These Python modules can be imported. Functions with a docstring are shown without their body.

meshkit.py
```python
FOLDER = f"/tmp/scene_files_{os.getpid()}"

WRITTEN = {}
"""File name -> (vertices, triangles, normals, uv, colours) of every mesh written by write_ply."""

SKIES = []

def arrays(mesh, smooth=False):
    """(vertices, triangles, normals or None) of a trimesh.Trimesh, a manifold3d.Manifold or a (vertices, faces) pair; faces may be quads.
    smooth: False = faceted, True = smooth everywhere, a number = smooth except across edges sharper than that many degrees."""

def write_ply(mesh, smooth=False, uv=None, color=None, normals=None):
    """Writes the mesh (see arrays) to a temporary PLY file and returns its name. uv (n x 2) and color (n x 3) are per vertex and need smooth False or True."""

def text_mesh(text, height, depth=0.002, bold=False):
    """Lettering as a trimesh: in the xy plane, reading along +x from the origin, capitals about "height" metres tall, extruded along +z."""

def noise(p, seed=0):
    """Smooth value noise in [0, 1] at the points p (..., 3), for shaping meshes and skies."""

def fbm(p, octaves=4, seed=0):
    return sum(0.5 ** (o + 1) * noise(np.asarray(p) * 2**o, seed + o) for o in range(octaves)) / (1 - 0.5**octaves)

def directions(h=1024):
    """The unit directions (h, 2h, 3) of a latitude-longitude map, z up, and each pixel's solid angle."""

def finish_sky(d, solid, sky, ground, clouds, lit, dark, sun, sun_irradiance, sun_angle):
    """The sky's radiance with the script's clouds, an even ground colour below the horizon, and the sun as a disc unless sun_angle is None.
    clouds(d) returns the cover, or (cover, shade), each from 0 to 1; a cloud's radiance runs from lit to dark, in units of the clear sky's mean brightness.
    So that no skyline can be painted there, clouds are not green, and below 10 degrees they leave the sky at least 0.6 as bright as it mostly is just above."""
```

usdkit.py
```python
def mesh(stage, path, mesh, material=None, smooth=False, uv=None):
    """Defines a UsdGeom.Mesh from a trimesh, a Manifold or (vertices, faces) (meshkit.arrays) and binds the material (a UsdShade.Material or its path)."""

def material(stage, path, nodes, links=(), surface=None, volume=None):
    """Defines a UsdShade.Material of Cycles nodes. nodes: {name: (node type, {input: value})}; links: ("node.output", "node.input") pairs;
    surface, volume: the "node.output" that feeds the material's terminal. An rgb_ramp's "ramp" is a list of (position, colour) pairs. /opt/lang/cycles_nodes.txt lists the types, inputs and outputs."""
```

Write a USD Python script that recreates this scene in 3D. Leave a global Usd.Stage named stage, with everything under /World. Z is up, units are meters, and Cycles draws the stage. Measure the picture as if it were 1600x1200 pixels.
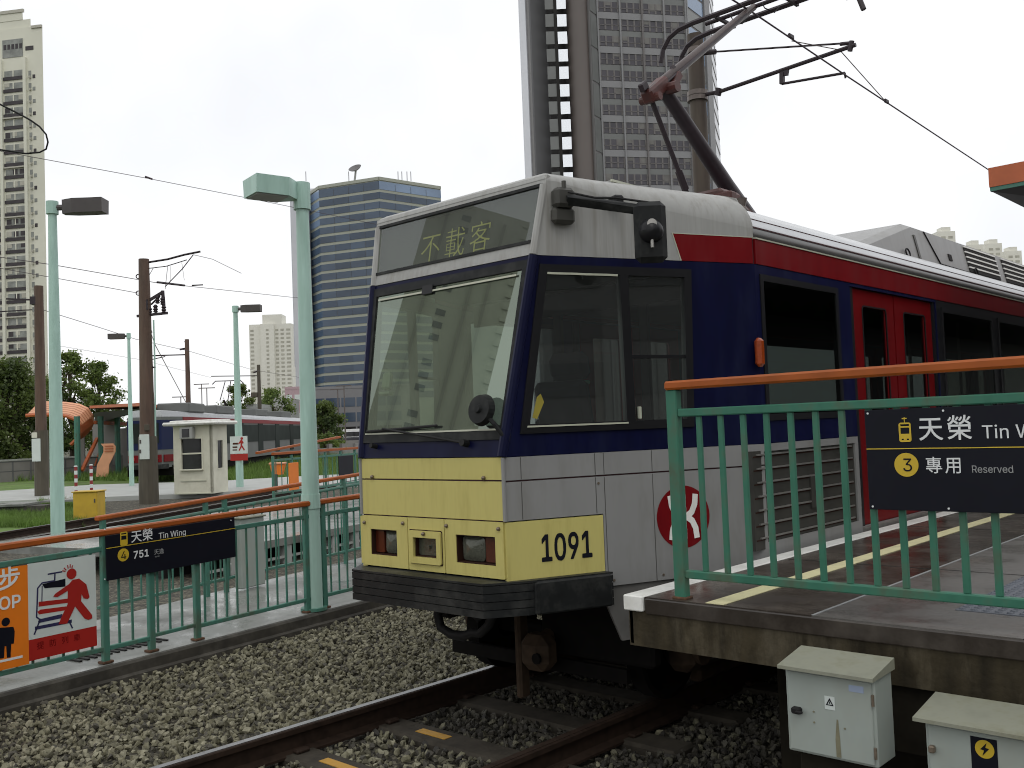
import math, json, random
import numpy as np, trimesh, manifold3d, usdkit, meshkit
from pxr import Usd, UsdGeom, UsdLux, UsdShade, Sdf, Gf, Vt
from shapely.geometry import Polygon, Point, LineString, box as sbox
from shapely import affinity
from shapely.ops import unary_union

random.seed(5)
rng = np.random.default_rng(5)
stage = Usd.Stage.CreateInMemory()
UsdGeom.Xform.Define(stage, '/World')
UsdGeom.Scope.Define(stage, '/World/Looks')

# ------------------------------------------------------------------ camera
EYE = np.array([0.0, 0.0, 1.85])                       # metres; x across the tram track, y along it, z up from rail head
CAM = np.array([[0.73247475, 0.05879789, 0.67825036],  # columns: right, up, back
                [0.67968677, -0.00635678, -0.73347494],
                [-0.03881529, 0.99824967, -0.04462033]])
cam = UsdGeom.Camera.Define(stage, '/World/camera')
m4 = np.eye(4); m4[:3, :3] = CAM.T; m4[3, :3] = EYE
cam.AddTransformOp().Set(Gf.Matrix4d(*m4.ravel().tolist()))
cam.CreateHorizontalApertureAttr(36.0); cam.CreateVerticalApertureAttr(27.0)
cam.CreateFocalLengthAttr(33.75); cam.CreateFStopAttr(0.0); cam.CreateFocusDistanceAttr(8.0)
cam.CreateClippingRangeAttr(Gf.Vec2f(0.05, 20000.0))
cam.CreateExposureAttr(-0.70)

# ------------------------------------------------------------------ sky and sun (overcast)
SUN = np.array([0.45, -0.35, 0.82]); SUN /= np.linalg.norm(SUN)
dome = UsdLux.DomeLight.Define(stage, '/World/sky')
dome.GetPrim().SetCustomDataByKey('kind', 'structure')
sky_mat = usdkit.material(stage, '/World/Looks/sky', {
    't': ('sky_texture', {'sky_type': 'single_scattering', 'sun_disc': False, 'sun_elevation': float(math.asin(SUN[2])), 'sun_rotation': float(math.atan2(SUN[0], SUN[1])), 'aerosol_density': 2.0}),
    'c': ('texture_coordinate', {}),
    'n': ('noise_texture', {'scale': 2.2, 'detail': 4.0, 'roughness': 0.55}),
    'r': ('rgb_ramp', {'ramp': [(0.30, (15.4, 15.8, 16.5)), (0.70, (18.8, 18.8, 18.8))]}),
    'f': ('map_range', {'from_min': 0.25, 'from_max': 0.75, 'to_min': 0.90, 'to_max': 0.99, 'clamp': True}),
    'm': ('mix', {'mix_type': 'mix'}),
    'b': ('background_shader', {'strength': 0.1}),
}, [('c.generated', 'n.vector'), ('n.fac', 'r.fac'), ('n.fac', 'f.value'), ('f.result', 'm.fac'), ('t.color', 'm.color1'), ('r.color', 'm.color2'), ('m.color', 'b.color')], surface='b.background')
UsdShade.MaterialBindingAPI.Apply(dome.GetPrim()).Bind(sky_mat)
sun = UsdLux.DistantLight.Define(stage, '/World/sun')
sun.CreateIntensityAttr(0.22); sun.CreateAngleAttr(25.0); sun.CreateNormalizeAttr(True); sun.CreateColorAttr(Gf.Vec3f(1.0, 0.97, 0.92))
zz = SUN; xx = np.cross([0, 0, 1.0], zz); xx /= np.linalg.norm(xx); yy = np.cross(zz, xx)
ms = np.eye(4); ms[0, :3], ms[1, :3], ms[2, :3] = xx, yy, zz
sun.AddTransformOp().Set(Gf.Matrix4d(*ms.ravel().tolist()))

# ------------------------------------------------------------------ helpers: where a thing of the photograph stands
FPX = 1500.0
def ray(px, py): return CAM @ np.array([px - 800.0, 600.0 - py, -FPX]) / FPX
def onz(px, py, z=0.0): d = ray(px, py); return EYE + d * (z - EYE[2]) / d[2]
def onx(px, py, x): d = ray(px, py); return EYE + d * (x - EYE[0]) / d[0]
def ony(px, py, y): d = ray(px, py); return EYE + d * (y - EYE[1]) / d[1]
def far(px, py, depth): return EYE + ray(px, py) * depth
def onplane(px, py, o, n): d = ray(px, py); o = np.asarray(o, float); n = np.asarray(n, float); return EYE + d * (n @ (o - EYE)) / (n @ d)
VIEW = np.array([-0.6789, 0.7342, 0.0])                # level view direction
SIDE = np.array([0.7342, 0.6789, 0.0])                 # level direction to the right of it
UP = np.array([0, 0, 1.0])

# ------------------------------------------------------------------ helpers: the scene tree
ORIGIN = {}
COUNT = {}
def uniq(path):
    n = COUNT.get(path, 0); COUNT[path] = n + 1
    return path if n == 0 else f'{path}_{n:03d}'
def tag(prim, label=None, cat=None, group=None, kind=None):
    for k, v in (('label', label), ('category', cat), ('group', group), ('kind', kind)):
        if v: prim.SetCustomDataByKey(k, v)
def thing(name, label, cat, loc=(0, 0, 0), group=None, kind=None):
    p = uniq('/World/' + name)
    x = UsdGeom.Xform.Define(stage, p); x.AddTranslateOp().Set(Gf.Vec3d(*map(float, loc)))
    ORIGIN[p] = np.array(loc, float); tag(x.GetPrim(), label, cat, group, kind)
    return p
def part(parent, name, mesh, mat, label=None, smooth=False, kind=None):
    """A part of a thing (or a sub-part of a part); mesh in world coordinates."""
    p = uniq(parent + '/' + name)
    v, f = cat(mesh)
    o = ORIGIN[parent]; ORIGIN[p] = o
    mm = usdkit.mesh(stage, p, (v - o, f), M[mat], smooth=smooth)
    tag(mm.GetPrim(), label, None, None, kind)
    return p
def top(name, mesh, mat, label=None, category=None, group=None, kind=None, smooth=False):
    p = uniq('/World/' + name)
    mm = usdkit.mesh(stage, p, cat(mesh), M[mat], smooth=smooth)
    ORIGIN[p] = np.zeros(3); tag(mm.GetPrim(), label, category, group, kind)
    return p
def copy_of(src, name, delta, label=None, group=None, rotz=0):
    p = uniq('/World/' + name); x = UsdGeom.Xform.Define(stage, p); x.GetPrim().GetReferences().AddInternalReference(src)
    x.ClearXformOpOrder(); x.AddTranslateOp().Set(Gf.Vec3d(*map(float, ORIGIN[src] + np.asarray(delta, float))))
    if rotz: x.AddRotateZOp().Set(float(rotz))
    x.GetPrim().SetInstanceable(True)
    ORIGIN[p] = ORIGIN[src] + np.asarray(delta, float)
    c = stage.GetPrimAtPath(src).GetCustomData()
    tag(x.GetPrim(), label or c.get('label'), c.get('category'), group or c.get('group'))
    return p

# ------------------------------------------------------------------ helpers: shapes as (vertices, triangles)
def one(m):
    if isinstance(m, tuple): return np.asarray(m[0], float), np.asarray(m[1], int)
    if hasattr(m, 'to_mesh'): q = m.to_mesh(); return np.array(q.vert_properties[:, :3], float), np.array(q.tri_verts, int)
    return np.asarray(m.vertices, float), np.asarray(m.faces, int)
def cat(ms):
    if not isinstance(ms, list): ms = [ms]
    vs, fs, n = [], [], 0
    for m in ms:
        v, f = one(m); vs.append(v); fs.append(f + n); n += len(v)
    return np.vstack(vs), np.vstack(fs)
BOXF = np.array([[0, 2, 1], [1, 2, 3], [4, 5, 6], [5, 7, 6], [0, 1, 4], [1, 5, 4], [2, 6, 3], [3, 6, 7], [0, 4, 2], [2, 4, 6], [1, 3, 5], [3, 7, 5]])
def obox(c, X, Y, Z, sx, sy, sz):
    """Box centred at c with unit axes X, Y, Z and full sizes."""
    c = np.asarray(c, float); X, Y, Z = (np.asarray(a, float) for a in (X, Y, Z))
    v = np.array([c + X * sx * i + Y * sy * j + Z * sz * k for k in (-.5, .5) for j in (-.5, .5) for i in (-.5, .5)])
    f = BOXF
    if np.dot(np.cross(X, Y), Z) < 0: f = f[:, ::-1]
    return v, f
def bx(lo, hi):
    lo, hi = np.minimum(lo, hi), np.maximum(lo, hi)
    return obox((lo + hi) / 2, [1, 0, 0], [0, 1, 0], [0, 0, 1], *(hi - lo))
def cbx(c, X, Y, Z, sx, sy, sz, b=0.008):
    """Box with chamfered edges."""
    c = np.asarray(c, float); X, Y, Z = (np.asarray(a, float) for a in (X, Y, Z)); pts = []
    b = min(b, sx * .45, sy * .45, sz * .45)
    for i in (-1, 1):
        for j in (-1, 1):
            for k in (-1, 1):
                for q in range(3):
                    h = [sx / 2 - b, sy / 2 - b, sz / 2 - b]; h[q] += b
                    pts.append(c + X * i * h[0] + Y * j * h[1] + Z * k * h[2])
    return hull(pts)
def cb(lo, hi, b=0.008):
    lo, hi = np.minimum(lo, hi), np.maximum(lo, hi)
    return cbx((lo + hi) / 2, [1, 0, 0], [0, 1, 0], [0, 0, 1], *(hi - lo), b)
def hull(pts):
    return manifold3d.Manifold.hull_points(np.asarray(pts, np.float64))
def frame_of(t, ref=None):
    t = t / np.linalg.norm(t)
    r = np.array([0, 0, 1.0]) if ref is None else ref
    if abs(t @ r) > 0.97: r = np.array([1.0, 0, 0])
    a = np.cross(t, r); a /= np.linalg.norm(a)
    return a, np.cross(a, t)
def tube(pts, r, n=8, caps=True):
    pts = np.asarray(pts, float); k = len(pts); r = np.broadcast_to(r, k)
    tang = np.gradient(pts, axis=0) if k > 2 else np.repeat([pts[1] - pts[0]], 2, 0)
    a, b = frame_of(tang[0]); vs = []
    for i in range(k):
        t = tang[i] / np.linalg.norm(tang[i]); a = a - t * (a @ t); a /= np.linalg.norm(a); b = np.cross(t, a)
        th = np.arange(n) * 2 * np.pi / n
        vs.append(pts[i] + r[i] * (np.outer(np.cos(th), a) + np.outer(np.sin(th), b)))
    v = np.vstack(vs); f = []
    for i in range(k - 1):
        for j in range(n):
            p, q = i * n + j, i * n + (j + 1) % n
            f += [[p, q, q + n], [p, q + n, p + n]]
    if caps:
        c0, c1 = len(v), len(v) + 1; v = np.vstack([v, pts[0], pts[-1]])
        for j in range(n):
            f += [[c0, (j + 1) % n, j], [c1, (k - 1) * n + j, (k - 1) * n + (j + 1) % n]]
    return v, np.array(f)
def bar(p, q, w, h, ref=None):
    """Square bar from p to q: w sideways, h in the upright direction."""
    p, q = np.asarray(p, float), np.asarray(q, float); t = q - p; L = np.linalg.norm(t); a, b = frame_of(t, ref)
    return obox((p + q) / 2, t / L, a, b, L, w, h)
def cbar(p, q, w, h, b=0.006):
    p, q = np.asarray(p, float), np.asarray(q, float); t = q - p; L = np.linalg.norm(t); A, B = frame_of(t)
    return cbx((p + q) / 2, t / L, A, B, L, w, h, b)
def plate(poly, O, U, V, d, front=True):
    """A flat polygon given in (u, v), laid on the plane O + uU + vV and made d thick along U x V (negative d: the other way)."""
    O, U, V = (np.asarray(a, float) for a in (O, U, V)); N = np.cross(U, V); N /= np.linalg.norm(N); out = []
    for g in getattr(poly, 'geoms', [poly]):
        if g.is_empty or g.area < 1e-9: continue
        if d == 0:                                       # a single sheet, for panes
            v2, f2 = trimesh.creation.triangulate_polygon(g, engine='earcut'); out.append((O + np.outer(v2[:, 0], U) + np.outer(v2[:, 1], V), np.array(f2))); continue
        m = trimesh.creation.extrude_polygon(g, abs(d), engine='earcut')
        v = np.array(m.vertices); z = v[:, 2] if d > 0 else v[:, 2] - abs(d)
        out.append((O + np.outer(v[:, 0], U) + np.outer(v[:, 1], V) + np.outer(z, N), np.array(m.faces)))
    return cat(out)
def grid(us, vs, fn):
    """Surface fn(u, v) over two lists of parameters."""
    P = np.array([[fn(u, v) for v in vs] for u in us]); a, b = len(us), len(vs); i = np.arange(a * b).reshape(a, b)
    f = np.concatenate([np.stack([i[:-1, :-1], i[1:, :-1], i[1:, 1:]], -1).reshape(-1, 3), np.stack([i[:-1, :-1], i[1:, 1:], i[:-1, 1:]], -1).reshape(-1, 3)])
    return P.reshape(-1, 3), f
def sweep(profile, path, closed=True, caps=True):
    """profile: points (a, b), a to the right of the path and b up; path: points in space, level."""
    path = np.asarray(path, float); prof = np.asarray(profile, float); k, n = len(path), len(prof)
    t = np.gradient(path, axis=0) if k > 2 else np.repeat([path[1] - path[0]], 2, 0); vs = []
    for i in range(k):
        d = t[i].copy(); d[2] = 0; d /= np.linalg.norm(d); s = np.array([d[1], -d[0], 0])
        vs.append(path[i] + np.outer(prof[:, 0], s) + np.outer(prof[:, 1], UP))
    v = np.vstack(vs); f = []
    for i in range(k - 1):
        for j in range(n if closed else n - 1):
            p, q = i * n + j, i * n + (j + 1) % n
            f += [[p, p + n, q + n], [p, q + n, q]]
    f = np.array(f)
    if caps and closed:
        poly = Polygon(prof); vv, ff = trimesh.creation.triangulate_polygon(poly, engine='earcut')
        if len(vv) == n:
            f = np.vstack([f, ff, ff[:, ::-1] + (k - 1) * n]) if Polygon(prof).exterior.is_ccw else np.vstack([f, ff[:, ::-1], ff + (k - 1) * n])
    return v, f
def disc(c, N, r, d, n=24):
    N = np.asarray(N, float); N = N / np.linalg.norm(N); c = np.asarray(c, float)
    return tube([c, c + N * d], r, n)
def lathe(prof, c, N=(0, 0, 1), n=20):
    """prof: (radius, height) pairs along N from c."""
    N = np.asarray(N, float); N = N / np.linalg.norm(N); a, b = frame_of(N); th = np.arange(n + 1) * 2 * np.pi / n
    return grid(list(prof), list(th), lambda p, t: np.asarray(c, float) + N * p[1] + p[0] * (a * math.cos(t) + b * math.sin(t)))
def latin(s, h, O, U, V, d=0.002, bold=False, width=None):
    m = meshkit.text_mesh(s, h, d, bold); v = np.array(m.vertices)
    k = 1.0 if width is None else width / (v[:, 0].max() - v[:, 0].min())
    U, V = np.asarray(U, float), np.asarray(V, float); N = np.cross(U, V)
    return np.asarray(O, float) + np.outer(v[:, 0] * k, U) + np.outer(v[:, 1], V) + np.outer(v[:, 2], N), np.array(m.faces)
def hanzi(s, h, O, U, V, d=0.002, width=None, gap=0.0, fat=0.0):
    """Chinese characters of height h from the outlines GLYPHS, reading along U from O."""
    w = h if width is None else width; out = []
    for i, ch in enumerate(s):
        polys = []
        for rings in GLYPHS[ch]:
            q = [list(zip(r[0::2], r[1::2])) for r in rings]; g = Polygon(q[0], q[1:]).buffer(0)
            polys.append(g)
        g = affinity.affine_transform(unary_union(polys).buffer(fat), [w / 112, 0, 0, h / 112, -14 * w / 112 + i * (w + gap), 10 * h / 112])
        out.append(plate(g, O, U, V, d))
    return cat(out)

GLYPHS = json.loads('{"天":[[[6,-3,6,-1,25,8,27,11,29,11,31,14,33,14,39,20,39,22,45,28,52,44,52,46,8,46,8,55,54,55,54,83,12,83,12,92,107,92,107,83,64,83,64,57,63,56,112,55,112,46,67,46,73,31,87,14,89,14,92,10,97,8,98,6,108,1,116,-1,110,-9,100,-6,99,-4,93,-2,92,0,87,2,84,6,82,6,72,17,72,19,69,21,68,25,66,26,61,37,59,37,58,32,54,24,50,20,50,18,36,4,34,4,27,-2,13,-9,10,-9,10,-7]]],"榮":[[[6,0,6,2,8,3,22,7,30,11,31,13,35,14,41,20,43,20,48,26,14,27,14,35,55,35,55,47,56,48,64,48,64,35,108,35,108,27,72,26,78,19,80,19,85,14,89,13,90,11,100,6,103,6,105,4,114,2,108,-6,105,-6,83,5,81,8,79,8,77,11,75,11,65,21,64,-10,56,-10,55,-9,55,20,42,9,40,9,33,3,21,-3,11,-6,10,-3]],[[10,61,6,66,12,67,20,71,22,74,24,74,24,76,27,78,29,82,29,86,30,86,30,90,31,90,31,101,32,102,39,102,40,98,39,98,39,89,38,89,37,80,40,79,41,77,43,77,44,75,46,75,47,73,49,73,50,71,52,71,55,67,51,63,47,63,44,67,42,67,41,69,39,69,37,72,33,73,27,66,25,66,24,64,20,62,15,61,15,59,62,59,61,63,57,67,69,71,76,77,80,86,80,90,81,90,82,102,90,102,89,88,88,88,87,81,92,79,93,77,95,77,96,75,98,75,99,73,101,73,102,71,104,71,105,69,107,69,109,66,111,66,111,64,107,60,110,59,110,39,101,39,100,51,19,51,19,39,10,39],[63,61,63,59,104,60,100,64,98,64,96,67,94,67,93,69,91,69,90,71,88,71,84,74,81,72,81,70,79,68,77,68,73,64,66,62,66,61]],[[94,83,98,86,98,88,100,89,100,91,102,92,103,95,107,95,111,93,111,91,106,87,106,85,100,79,94,81]],[[58,80,58,82,62,84,64,89,66,90,67,95,73,94,73,90,70,84,64,77,62,77,61,79]],[[43,83,51,95,54,95,58,93,56,88,52,85,52,83,49,80,45,80,43,81]],[[8,81,14,86,18,95,24,93,21,85,14,77,10,78]]],"專":[[[6,18,6,25,77,26,77,32,11,31,10,38,55,38,55,45,18,45,18,78,55,78,55,84,9,85,9,92,55,92,55,101,64,101,64,92,110,92,110,85,64,85,64,78,102,78,102,45,92,44,92,43,106,37,110,33,106,29,103,29,99,33,86,33,86,25,115,25,115,18,86,18,86,-3,83,-8,74,-9,74,-10,62,-10,59,-4,59,-2,76,-2,77,-1,77,18,33,18,34,15,38,14,40,11,42,11,45,7,47,7,51,3,46,-3,43,-3,36,5,34,5,32,8,30,8,28,11,25,12,29,18],[64,66,93,65,93,72,64,72],[64,59,64,51,93,51,93,59],[64,45,64,38,85,38,85,40,78,42,79,45],[27,52,55,51,55,59,27,59],[27,66,55,65,55,72,27,72]]],"用":[[[4,-5,13,10,13,13,16,19,16,24,17,24,17,31,18,32,18,93,106,93,106,-3,103,-7,97,-8,97,-9,78,-9,78,-5,76,-3,76,0,79,0,79,-1,94,-1,94,0,97,0,98,2,98,27,65,27,65,-9,56,-9,56,27,26,27,22,8,15,-6,10,-10,7,-6],[65,36,98,36,98,56,65,56],[65,66,98,65,98,84,65,84],[27,36,56,36,56,56,27,56],[27,66,56,65,56,84,27,84]]],"不":[[[68,57,68,59,72,63,76,63,77,61,82,59,84,56,89,54,91,51,93,51,95,48,97,48,99,45,101,45,115,31,109,25,107,25,92,40,90,40,87,44,85,44,83,47,81,47,78,51,76,51,75,53,73,53,71,56]],[[6,30,6,32,14,35,15,37,17,37,18,39,23,41,25,44,27,44,30,48,32,48,49,65,49,67,53,70,53,72,56,74,59,81,61,82,60,84,8,84,8,93,112,93,112,84,73,84,71,79,69,78,69,76,67,75,67,73,65,72,65,-9,55,-9,55,57,35,38,33,38,30,34,28,34,24,30,22,30,18,26,11,23]]],"載":[[[6,68,6,75,34,75,34,84,33,85,12,85,12,92,34,92,34,102,42,102,42,92,64,92,64,85,42,85,42,75,71,75,71,102,79,102,80,101,80,75,114,75,114,67,81,66,82,47,83,47,83,40,84,40,85,29,87,29,87,31,89,32,95,44,95,47,98,51,99,57,100,57,100,60,108,58,108,54,107,54,106,48,103,44,103,41,95,25,89,18,89,15,95,3,100,-1,104,-1,106,1,106,4,107,4,108,19,110,19,111,17,115,16,116,15,115,5,114,5,114,0,113,0,112,-5,106,-10,96,-9,89,-4,89,-2,86,0,83,7,72,-3,70,-3,63,-10,56,-4,58,-1,61,0,61,2,42,2,42,-10,34,-10,34,2,8,2,8,9,34,9,34,16,13,16,13,46,34,46,34,52,10,52,10,59,34,59,34,66,7,67],[42,67,42,59,66,59,66,52,42,52,42,46,64,46,64,16,42,16,42,9,67,9,68,7,78,16,79,18,78,24,77,24,77,29,76,29,76,34,75,34,72,67],[41,22,56,21,57,22,57,28,41,28],[41,34,56,33,57,34,57,40,56,41,41,41],[20,41,19,40,19,33,34,33,34,41],[34,28,19,28,19,21,34,21]],[[88,95,90,98,95,100,109,87,111,83,109,83,107,80,104,79,97,86,97,88,95,88]]],"客":[[[5,27,5,29,7,30,27,34,27,35,33,36,35,38,41,39,43,41,46,41,50,43,50,46,47,47,43,52,41,52,36,57,32,56,30,53,26,52,25,50,19,47,16,47,15,50,13,52,11,52,12,54,17,55,18,57,22,58,23,60,28,62,30,65,32,65,43,76,43,78,45,80,55,79,54,76,51,74,51,71,89,71,90,69,92,69,93,67,86,60,86,58,82,54,80,54,76,49,74,49,72,46,70,46,70,44,77,42,79,40,85,39,85,38,92,37,92,36,115,32,115,30,112,28,110,23,104,24,104,25,99,25,99,26,93,26,93,-9,84,-9,84,-6,38,-6,36,-10,28,-10,28,25,23,25,20,23,8,21,8,24],[38,20,37,2,84,2,84,20],[41,31,39,28,82,29,80,31,74,32,60,39,49,33],[43,64,49,56,51,56,53,53,55,53,56,51,60,49,64,52,66,52,67,54,69,54,72,58,74,58,78,63]],[[9,91,56,91,56,94,54,98,52,99,52,101,61,103,61,101,65,97,67,91,111,91,111,68,102,68,102,83,18,83,18,68,9,68]]],"步":[[[7,-2,7,0,23,2,23,3,27,3,27,4,31,4,31,5,35,5,35,6,45,8,47,10,50,10,54,13,57,13,61,15,62,17,56,18,56,56,7,56,7,65,25,65,25,92,34,92,34,65,57,65,57,101,66,101,66,88,102,88,102,80,66,80,66,65,112,65,112,56,65,56,65,19,72,22,74,25,76,25,85,34,85,36,88,38,88,40,90,41,90,43,92,44,94,49,97,49,103,46,100,39,98,38,96,33,93,31,93,29,82,18,80,18,78,15,76,15,74,12,70,11,69,9,55,2,52,2,47,-1,40,-2,37,-4,11,-9]],[[11,24,14,28,16,28,28,40,28,42,31,44,31,46,35,51,43,48,43,46,39,42,39,40,36,38,36,36,21,20,17,18]]],"提":[[[34,-5,34,-3,36,-3,38,-1,38,1,41,3,41,5,43,6,47,14,49,24,50,24,50,29,51,29,51,36,60,35,59,27,58,27,58,19,61,13,63,12,63,10,70,4,73,4,73,42,44,42,44,50,112,50,113,49,113,42,82,42,82,27,107,27,107,20,82,20,82,2,84,0,116,0,114,-8,83,-8,83,-7,77,-7,64,-1,59,4,59,6,57,7,56,11,55,11,51,3,49,2,47,-3,41,-9,39,-9]],[[49,98,106,98,106,58,49,58],[57,66,97,65,97,75,58,75,57,74],[57,82,97,81,97,91,57,91]],[[4,33,4,38,20,42,20,68,19,69,5,69,5,77,20,77,20,102,28,102,28,77,41,77,41,69,28,69,28,45,30,45,30,46,40,49,41,47,41,40,38,40,36,38,28,36,28,-3,23,-8,20,-8,20,-9,9,-9,8,-4,7,-4,7,-1,19,-1,20,0,20,33,9,30,9,29,5,29,5,33]]],"防":[[[34,-3,37,0,39,0,41,3,43,3,53,15,57,23,59,32,60,32,61,43,62,43,64,73,45,73,45,82,77,82,77,86,76,86,76,89,75,89,72,99,73,100,77,100,77,101,81,101,84,89,86,86,85,82,114,82,114,73,73,73,73,70,72,70,72,54,107,54,105,8,104,8,103,-2,100,-5,100,-7,96,-9,90,-9,90,-10,76,-9,76,-6,74,-3,74,0,75,-1,92,-1,95,4,96,19,97,19,98,46,71,46,68,28,67,28,65,19,60,9,58,8,58,6,54,3,54,1,51,-2,49,-2,46,-6,44,-6,41,-9,39,-9,39,-7]],[[10,96,40,96,41,97,47,93,35,61,36,57,39,55,39,53,41,52,43,45,44,45,44,42,45,42,45,26,44,26,44,23,41,19,36,18,36,17,25,17,25,22,23,24,23,25,33,25,36,27,37,29,37,41,36,41,36,44,34,46,34,49,30,53,30,55,26,58,26,61,29,66,29,69,30,69,35,88,18,88,18,-10,10,-10]]],"列":[[[85,-3,85,0,101,0,102,1,102,101,111,101,111,-2,109,-6,107,-6,106,-8,101,-8,101,-9,87,-9,87,-6]],[[77,20,77,88,86,88,86,20]],[[7,39,7,41,13,48,20,62,26,86,8,86,7,87,7,95,69,95,69,87,68,86,36,86,35,85,35,81,34,81,34,77,32,74,31,68,62,68,62,67,65,67,64,58,63,58,63,54,62,54,62,50,61,50,61,46,58,40,58,37,48,17,45,15,45,13,41,10,41,8,36,3,34,3,30,-2,28,-2,24,-6,16,-10,10,-4,10,-2,18,1,19,3,23,4,25,7,27,7,37,17,37,19,39,21,34,28,32,28,25,35,23,35,22,38,26,41,26,43,28,43,29,41,31,41,35,37,37,37,40,33,42,33,44,31,46,31,46,34,50,40,52,49,53,49,55,60,28,60,21,44,19,43,18,39,14,34,12,34]]],"車":[[[6,8,6,16,55,16,55,26,19,26,19,74,55,74,55,82,10,82,10,90,55,90,55,101,64,101,64,90,110,90,110,82,64,82,64,74,101,74,102,73,102,26,64,26,64,16,114,16,114,8,64,8,64,-10,55,-10,55,8],[64,34,93,34,93,46,64,46],[64,54,92,53,93,54,93,66,64,66],[28,34,55,34,55,46,28,46],[28,54,55,53,55,66,28,66]]],"逸":[[[5,-1,5,1,8,2,13,8,22,12,22,50,6,50,6,58,31,58,31,13,44,5,52,4,52,3,59,3,60,2,92,2,93,3,115,4,113,-5,98,-5,98,-6,59,-6,59,-5,52,-5,52,-4,44,-3,30,6,25,6,21,4,11,-7]],[[33,68,48,83,48,85,54,92,58,102,67,99,64,94,64,92,89,92,93,90,94,88,92,84,90,83,90,81,85,76,85,74,106,74,106,43,82,43,82,18,86,16,104,16,106,17,107,19,107,27,108,27,110,25,115,24,113,13,108,9,81,9,81,10,76,11,75,16,74,16,73,34,72,34,71,30,69,29,69,27,64,23,64,21,61,20,58,16,56,16,55,14,45,9,41,9,41,11,37,15,44,17,48,19,49,21,51,21,52,23,54,23,61,30,67,43,44,43,44,64,39,63,36,67],[79,54,78,54,78,50,98,50,98,67,80,67],[53,77,53,74,75,74,75,76,80,81,81,85,59,85,58,82,56,81,56,79],[53,50,69,50,70,51,72,67,53,67]],[[87,36,91,40,95,39,104,30,104,27,101,26,100,24,98,24,98,26,94,29,94,31,91,32]],[[8,91,8,93,10,95,15,97,29,83,29,81,32,79,32,77,30,77,26,73,24,73,24,75,21,77,21,79]]]}')

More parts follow.
